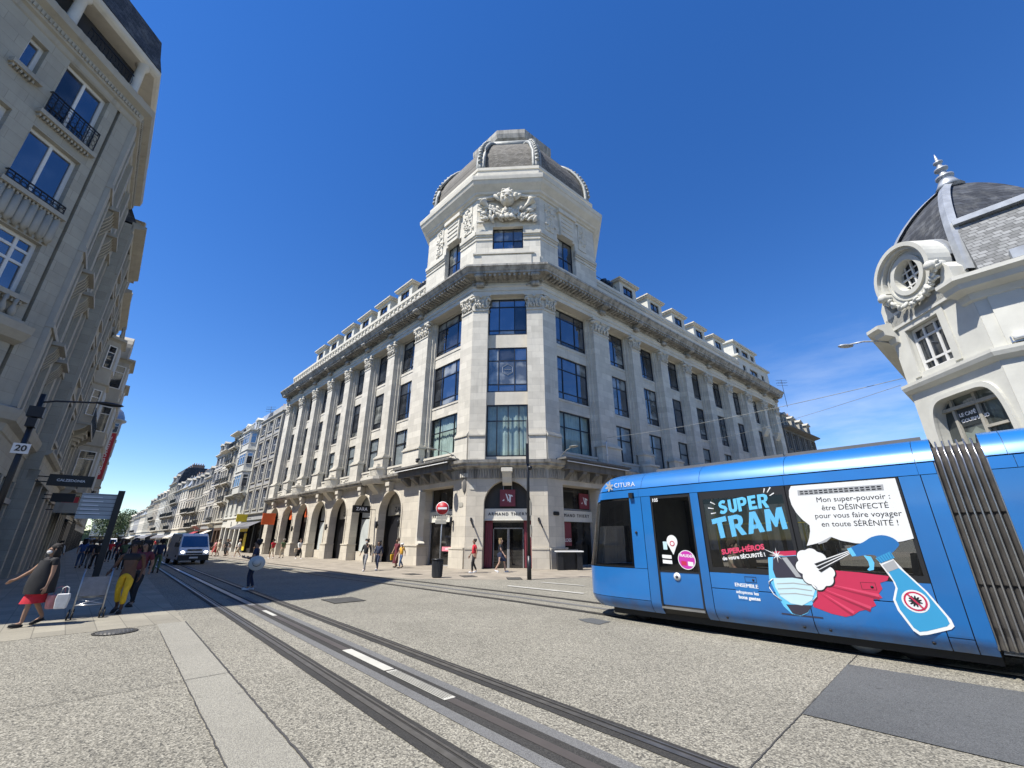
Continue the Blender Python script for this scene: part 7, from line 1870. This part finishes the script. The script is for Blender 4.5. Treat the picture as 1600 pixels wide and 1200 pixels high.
    sk = Vector(P['skull']); hm = MB()
    if hairstyle == 'cap':
        hm.ball(tuple(sk+Vector((0,-.005,.045))), (.112,.125,.085), 14, 8); hm.ball(tuple(sk+Vector((0,.13,.035))), (.07,.075,.012), 10, 5); hm.build('cap', M_['cloth_white'], r)
    else:
        hm.ball(tuple(sk+Vector((0,-.036,.036))), (.112,.104,.098), 14, 9)
        rr = random.Random(hash(lb) % 999)
        nb = 26 if hairstyle in ('curly', 'long') else 8
        for _ in range(nb):
            a_ = rr.uniform(pi*.95, 2.05*pi); z_ = rr.uniform(-.05, .11); q = .035 if hairstyle != 'curly' else .05
            hm.ball(tuple(sk+Vector((.095*cos(a_), -.03+.09*sin(a_), z_))), q, 6, 5)
        if hairstyle == 'long':
            hm.ball(tuple(sk+Vector((0,-.075,-.10))), (.10,.065,.15), 10, 8)
            for sx in (-1, 1): hm.ball(tuple(sk+Vector((sx*.09,-.03,-.09))), (.035,.06,.13), 8, 6)
        if hairstyle == 'bun': hm.ball(tuple(sk+Vector((0,-.07,.13))), .06, 8, 6)
        hm.build('hair', M_[hair], r)
    sh_ = {}
    for n in 'lr':
        a_, t_ = Vector(P['an'+n]), Vector(P['to'+n]); m = MB(); c = a_.lerp(t_, .45); ang = atan2(t_.y-a_.y, t_.x-a_.x)-pi/2; pit = math.atan2(t_.z-a_.z+.055, .16)
        M = Matrix.Translation((c.x, c.y, max(c.z-.02, .036))) @ Matrix.Rotation(ang, 4, 'Z') @ Matrix.Rotation(pit, 4, 'X'); m.ball((0,0.01,0), (.046,.135,.042), 10, 6, M=M); m.box(-.04,.04,-.11,.12,-.04,-.02, M=M); m.build('shoe', M_[shoes], r)
    ey = MB()
    for sx in (-1, 1): ey.ball(tuple(sk+Vector((sx*.036,.088,.0))), (.014,.01,.009), 6, 4)
    ey.build('eyes', M_['hair_black'], r)
    if mask: m = MB(); m.ball(tuple(Vector(P['jaw'])+Vector((0,.05,.025))), (.072,.055,.055), 10, 6); m.build('face_mask', M_[mask], r)
    else: m = MB(); m.ball(tuple(sk+Vector((0,.092,-.065))), (.026,.008,.007), 6, 4); m.build('mouth', M_['cloth_maroon'], r)
    er = MB()
    for sx in (-1, 1): er.ball(tuple(sk+Vector((sx*.1,-.005,-.015))), (.014,.024,.033), 6, 5)
    er.build('ears', M_[skin], r)
    return r
def world(r, p): return r.matrix_basis @ Vector(p)

# the two women at the left edge
pw = person('masked woman in a black tunic over a red skirt with one arm stretched out', (-10.14, 10.0, 0), 205, 1.60, .20, 'skin_tan', 'cloth_black', .35, 'skirt', 'cloth_red', .78, 'hair_black', 'long', 'shoe_dark', 'cloth_white',
    dict(elr=(.36,.14,1.16), wrr=(.52,.30,.99), har=(.58,.35,.95), ell=(-.24,-.02,1.12), wrl=(-.27,.02,.86), hal=(-.275,.03,.78)), True, None, 1.22)
dm_ = MB(); seg = 18; vs = []
for i in range(7):
    t_ = i/6; z = 1.40*(1-t_)+.68*t_
    for k in range(seg): a_ = 2*pi*k/seg; f = 1+.04*sin(3*a_+i); vs.append(((.15+.09*sin(t_*pi*.62))*1.15*cos(a_)*f, .02+(.14+.09*sin(t_*pi*.62))*1.15*sin(a_)*f, z))
dm_.add(vs, [(i*seg+k, i*seg+(k+1) % seg, (i+1)*seg+(k+1) % seg, (i+1)*seg+k) for i in range(6) for k in range(seg)], 0, True); dm_.build('tunic', M_['cloth_black'], pw, None, False)
def bag(lb, p, az, w, d, h, mat, strap=.25, name='handbag'):
    r = thing(name, lb, 'bag', tuple(p), arz(az)); b = MB(); b.prism([(-w*.42,-h),(w*.42,-h),(w*.5,-h*.35),(w*.44,-.0),(-w*.44,0),(-w*.5,-h*.35)], -d/2, d/2, 'y'); o = b.build('bag_body', M_[mat], r); md = o.modifiers.new('bevel', 'BEVEL'); md.width = .015; md.segments = 2
    b = MB(); b.tube([(-w*.3,0,-.02),(-w*.22,0,strap*.8),(0,0,strap),(w*.22,0,strap*.8),(w*.3,0,-.02)], .010, 6); b.build('strap', M_[mat], r); return r
bpos = world(pw, (-.285, .05, .62)); bag('pale pink handbag hanging from the hand of the woman in black and red', (-9.83, 10.12, bpos.z+.02), 20, .34, .14, .27, 'cloth_pink', .16); bag('small white paper bag beside the pale pink handbag', (-9.66, 10.06, bpos.z+.04), 60, .22, .10, .29, 'cloth_white', .14, 'paper_bag')
py = person('woman in loose mustard trousers and a black crop top walking with a pushchair', (-9.72, 11.62, 0), 160, 1.66, .13, 'skin_dark', 'cloth_black', .0, 'trousers', 'cloth_yellow', .72, 'hair_black', 'curly', 'shoe_dark', None,
    dict(elr=(.33,.0,1.13), wrr=(.35,.2,.97), har=(.34,.28,.95)), True, None, 1.2, True)
pb_ = person('woman in a maroon blouse half hidden behind the one in mustard trousers', (-10.35, 12.75, 0), 175, 1.66, .15, 'skin_tan', 'cloth_maroon', .5, 'trousers', 'cloth_black', 1, 'hair_black', 'long', 'shoe_dark')
# pushchair
stp = thing('pushchair', 'folding pushchair of grey mesh on a silver frame in front of the mustard trousers', 'pushchair', (-9.95, 11.05, 0), R(42)); b = MB()
for sx in (-.25, .25):
    b.tube([(sx,-.28,.10),(sx,.10,.95),(sx,.16,1.02)], .016, 8); b.tube([(sx,.25,.10),(sx,-.05,.55)], .014, 8)
    b.tube([(sx,.16,1.02),(sx,.25,1.0)], .022, 8)
b.tube([(-.25,.02,.42),(.25,.02,.42)], .012, 6); b.tube([(-.25,-.2,.28),(.25,-.2,.28)], .012, 6); b.tube([(-.25,.0,.40),(.25,-.2,.28)], .010, 6); b.tube([(.25,.0,.40),(-.25,-.2,.28)], .010, 6); b.build('frame', M_['steel'], stp)
b = MB(); b.add([(-.24,.06,.86),(.24,.06,.86),(.23,-.02,.45),(-.23,-.02,.45),(.23,.26,.40),(-.23,.26,.40)], [(0,1,2,3),(3,2,4,5)]); b.build('seat', M_['cloth_grey'], stp, None, False)
b = MB(); b.ball((0,.10,.46), (.16,.1,.07), 10, 6); b.ball((.1,.05,.5), (.07,.06,.05), 8, 5); b.build('blanket', M_['cloth_white'], stp)
for sx in (-.27, .27):
    for yy in (-.30, .27):
        for q in (-.035, .035):
            b = MB(); M = Matrix.Translation((sx+q, yy, .085)) @ Matrix.Rotation(pi/2, 4, 'Y'); b.lathe([(.03,-.014),(.08,-.014),(.085,0),(.08,.014),(.03,.014)], seg=14, M=M); b.build('wheel', M_['tyre'], stp)
# woman standing on the track with a straw hat held at her hip
pm = person('woman in a dark patterned shirt and navy trousers standing on the shaded tram track', (-9.45, 16.7, 0), 250, 1.68, .06, 'skin_tan', 'cloth_navy', .5, 'trousers', 'cloth_navy', 1, 'hair_black', 'curly', 'shoe_white', None,
    dict(ell=(-.23,.02,1.14), wrl=(-.20,.28,1.12), hal=(-.17,.36,1.15), elr=(.25,-.02,1.14), wrr=(.24,.14,1.02), har=(.20,.24,1.10)), True)
hp_ = world(pm, (.02, .10, .86)); ht = thing('straw_hat', 'wide pale straw hat held at the hip of the woman on the tram track', 'hat', (-9.22, 16.45, .90), R(20)); ht.rotation_euler = (1.15, .25, R(25)); b = MB(); b.lathe([(.27,0),(.26,.02),(.13,.03),(.12,.12),(.05,.14)], seg=24); b.build('brim', plain('pale_straw', (.62,.55,.44), .8), ht); b = MB(); b.lathe([(.135,.03),(.128,.06)], seg=24); b.build('hat_band', M_['cloth_black'], ht)
# in front of the entrance
person('man in a red shirt and black trousers walking left of the entrance', (-2.07, 24.75, 0), 250, 1.72, .14, 'skin_tan', 'cloth_red', .45, 'trousers', 'cloth_black', 1, 'hair_black', 'short', 'shoe_white', None, None, True)
pz = person('fair-haired woman in a black top and short skirt crossing before the entrance', (-.62, 25.3, 0), 105, 1.74, .25, 'skin_light', 'cloth_black', .4, 'skirt', 'cloth_navy', .62, 'hair_fair', 'long', 'shoe_white', None, None, True)
bag('small dark shoulder bag at the side of the woman crossing before the entrance', world(pz, (.30, .02, 1.0)), 100, .28, .1, .2, 'cloth_navy', .4)
# the family by the arches
person('woman with dark curls in a black jacket and grey trousers by the arches', (-8.45, 26.15, 0), 190, 1.72, .22, 'skin_tan', 'cloth_black', .9, 'trousers', 'cloth_grey', 1, 'hair_black', 'curly', 'shoe_white', 'cloth_white')
person('woman in navy walking close behind the dark-curled one by the arches', (-7.95, 26.9, 0), 195, 1.62, .16, 'skin_tan', 'cloth_navy', .9, 'trousers', 'cloth_navy', 1, 'hair_black', 'long', 'shoe_white')
pr_ = person('woman in a maroon dress with a top knot by the arches', (-7.55, 29.6, 0), 215, 1.74, .14, 'skin_tan', 'cloth_maroon', .4, 'skirt', 'cloth_maroon', 1.15, 'hair_brown', 'bun', 'shoe_dark')
bag('round yellow-green bag carried beside the maroon dress', world(pr_, (.30, .08, .80)), 30, .34, .08, .36, 'cloth_yellow', .12, 'shopping_bag')
person('boy in an ochre shirt, jeans and white cap by the arches', (-7.05, 28.9, 0), 215, 1.48, .24, 'skin_tan', 'cloth_ochre', .4, 'trousers', 'cloth_jeans', 1, 'hair_black', 'cap', 'shoe_dark')
# along the sunny side
pq = person('woman in a white blouse and black trousers striding past the fifth arch', (-19.9, 42.2, 0), 125, 1.72, .30, 'skin_light', 'cloth_white', .9, 'trousers', 'cloth_black', 1, 'hair_brown', 'bun', 'shoe_white')
bag('beige shoulder bag on the woman in the white blouse', world(pq, (.26, -.10, .95)), 30, .36, .12, .34, 'cloth_beige', .4)
person('person in a red polo shirt and pale shorts by the last arch', (-22.9, 43.1, 0), 300, 1.72, .16, 'skin_tan', 'cloth_red', .45, 'trousers', 'cloth_beige', .35, 'hair_black', 'short', 'shoe_white')
person('person in khaki clothes beside the red polo shirt by the last arch', (-22.6, 44.4, 0), 310, 1.76, .12, 'skin_light', 'cloth_green', .5, 'trousers', 'cloth_beige', 1, 'hair_grey', 'short')
person('person in black at the corner of the yellow shop', (-25.6, 45.2, 0), 200, 1.76, .1, 'skin_tan', 'cloth_black', .9, 'trousers', 'cloth_black', 1, 'hair_black', 'short')
person('person in a white shirt bending forward by the yellow shop', (-28.3, 46.6, 0), 230, 1.72, .28, 'skin_light', 'cloth_white', .5, 'trousers', 'cloth_beige', .35, 'hair_fair', 'short', 'shoe_white')
person('person in black trousers and top by the cream shop door', (-31.3, 49.3, 0), 170, 1.76, .15, 'skin_light', 'cloth_black', .5, 'trousers', 'cloth_black', 1, 'hair_brown', 'short')
person('person in a pink shirt in the far sunny group', (-32.9, 49.9, 0), 215, 1.68, .26, 'skin_light', 'cloth_pink', .5, 'skirt', 'cloth_red', .9, 'hair_brown', 'long')
person('person in a beige shirt in the far sunny group', (-32.1, 49.2, 0), 205, 1.74, .22, 'skin_tan', 'cloth_beige', .5, 'trousers', 'cloth_beige', .35, 'hair_brown', 'short')
person('person in a white top in the far sunny group', (-31.9, 50.6, 0), 200, 1.7, .2, 'skin_light', 'cloth_white', .4, 'trousers', 'cloth_grey', .35, 'hair_fair', 'long')
# crowd in the shade on the left pavement
crowd = [(-28.3,28.2,'cloth_white','cloth_navy','hair_black','person in a white T-shirt seen from behind in the shaded crowd',330),(-27.6,29.0,'cloth_blue','cloth_jeans','hair_black','person in a blue shirt in the shaded crowd',320),(-26.9,28.9,'cloth_navy','cloth_grey','hair_brown','person in a navy shirt and grey trousers in the shaded crowd',325),
 (-26.0,28.3,'cloth_black','cloth_black','hair_black','person in black leaning forward in the shaded crowd',310),(-25.3,29.2,'cloth_maroon','cloth_black','hair_black','person in a maroon shirt in the shaded crowd',140),(-23.7,27.6,'cloth_green','cloth_black','hair_brown','person in a green T-shirt beside the wheeled shopper in the shade',140),
 (-22.6,28.6,'cloth_grey','cloth_navy','hair_grey','grey-haired person in a grey shirt in the shaded crowd',145),(-20.3,24.2,'cloth_black','cloth_navy','hair_black','person in black to the right of the direction totem',140),(-19.4,24.9,'cloth_navy','cloth_green','hair_black','person in navy and olive to the right of the direction totem',320),
 (-19.3,23.6,'cloth_black','cloth_black','hair_brown','tall person in black behind the mustard trousers',140),(-19.0,22.9,'cloth_maroon','cloth_black','hair_black','person in a dark maroon top behind the mustard trousers',315),(-29.6,31.5,'cloth_beige','cloth_black','hair_grey','person in a beige jacket deep in the shaded crowd',138),
 (-31,34,'cloth_white','cloth_jeans','hair_brown','person in a white shirt and jeans deep in the shaded street',318),(-33,37,'cloth_red','cloth_black','hair_black','person in a red top deep in the shaded street',138),(-36,41,'cloth_navy','cloth_navy','hair_black','person in navy deep in the shaded street',318),(-29.5,27.0,'cloth_grey','cloth_black','hair_black','person with dark hair close to the shaded shopfronts',318)]
for i, (x, y, t_, b_, h_, lb, az_) in enumerate(crowd):
    person(lb, (x, y, 0), az_, 1.62+.16*((i*37) % 10)/10, .1+.02*(i % 5), ('skin_tan','skin_light','skin_dark')[i % 3], t_, .5 if i % 2 else .9, 'trousers', b_, 1, h_, ('short','long','curly')[i % 3], 'shoe_dark', None, None, False, 'people in the shade of the left-hand houses')
for i, (x, y, c_) in enumerate(((-45,52,'cloth_black'),(-52,62,'cloth_white'),(-58,66,'cloth_navy'),(-62,78,'cloth_red'),(-70,84,'cloth_beige'),(-50,68,'cloth_white'),(-60,80.5,'cloth_pink'))):
    person('distant pedestrian in '+c_[6:]+(' near the sunlit shops' if i > 2 else ' on the shaded pavement')+(' beyond the far group' if i in (5, 6) else ''), (x, y, 0), 140 if i % 2 else 320, 1.7, .2, 'skin_tan', c_, .5, 'trousers', ('cloth_black','cloth_jeans')[i % 2], 1, 'hair_black', 'short')
# passenger on the tram
ps_ = person('passenger in a cream shirt seated by the tram window', tuple((Matrix.Translation((TP.x, TP.y, 0)) @ Matrix.Rotation(R(-47), 4, 'Z') @ Vector((3.22, .52, .40)))[:3]), 137, 1.68, 0, 'skin_light', 'cloth_beige', .45, 'trousers', 'cloth_navy', 1, 'hair_brown', 'short', 'shoe_dark', None,
    dict(pelvis=(0,0,.56), waist=(0,-.02,.70), chest=(0,-.03,.90), neck=(0,-.02,1.08), jaw=(0,.02,1.165), skull=(0,.01,1.255), crown=(0,-.005,1.31), shl=(-.175,-.03,1.03), shr=(.175,-.03,1.03), ell=(-.23,.05,.78), elr=(.23,.05,.78), wrl=(-.15,.26,.74), wrr=(.15,.26,.74), hal=(-.10,.33,.73), har=(.10,.33,.73), hipl=(-.09,.03,.53), hipr=(.09,.03,.53), knl=(-.11,.42,.52), knr=(.11,.42,.52), anl=(-.11,.42,.09), anr=(.11,.42,.09), tol=(-.12,.58,.03), tor=(.12,.58,.03)))
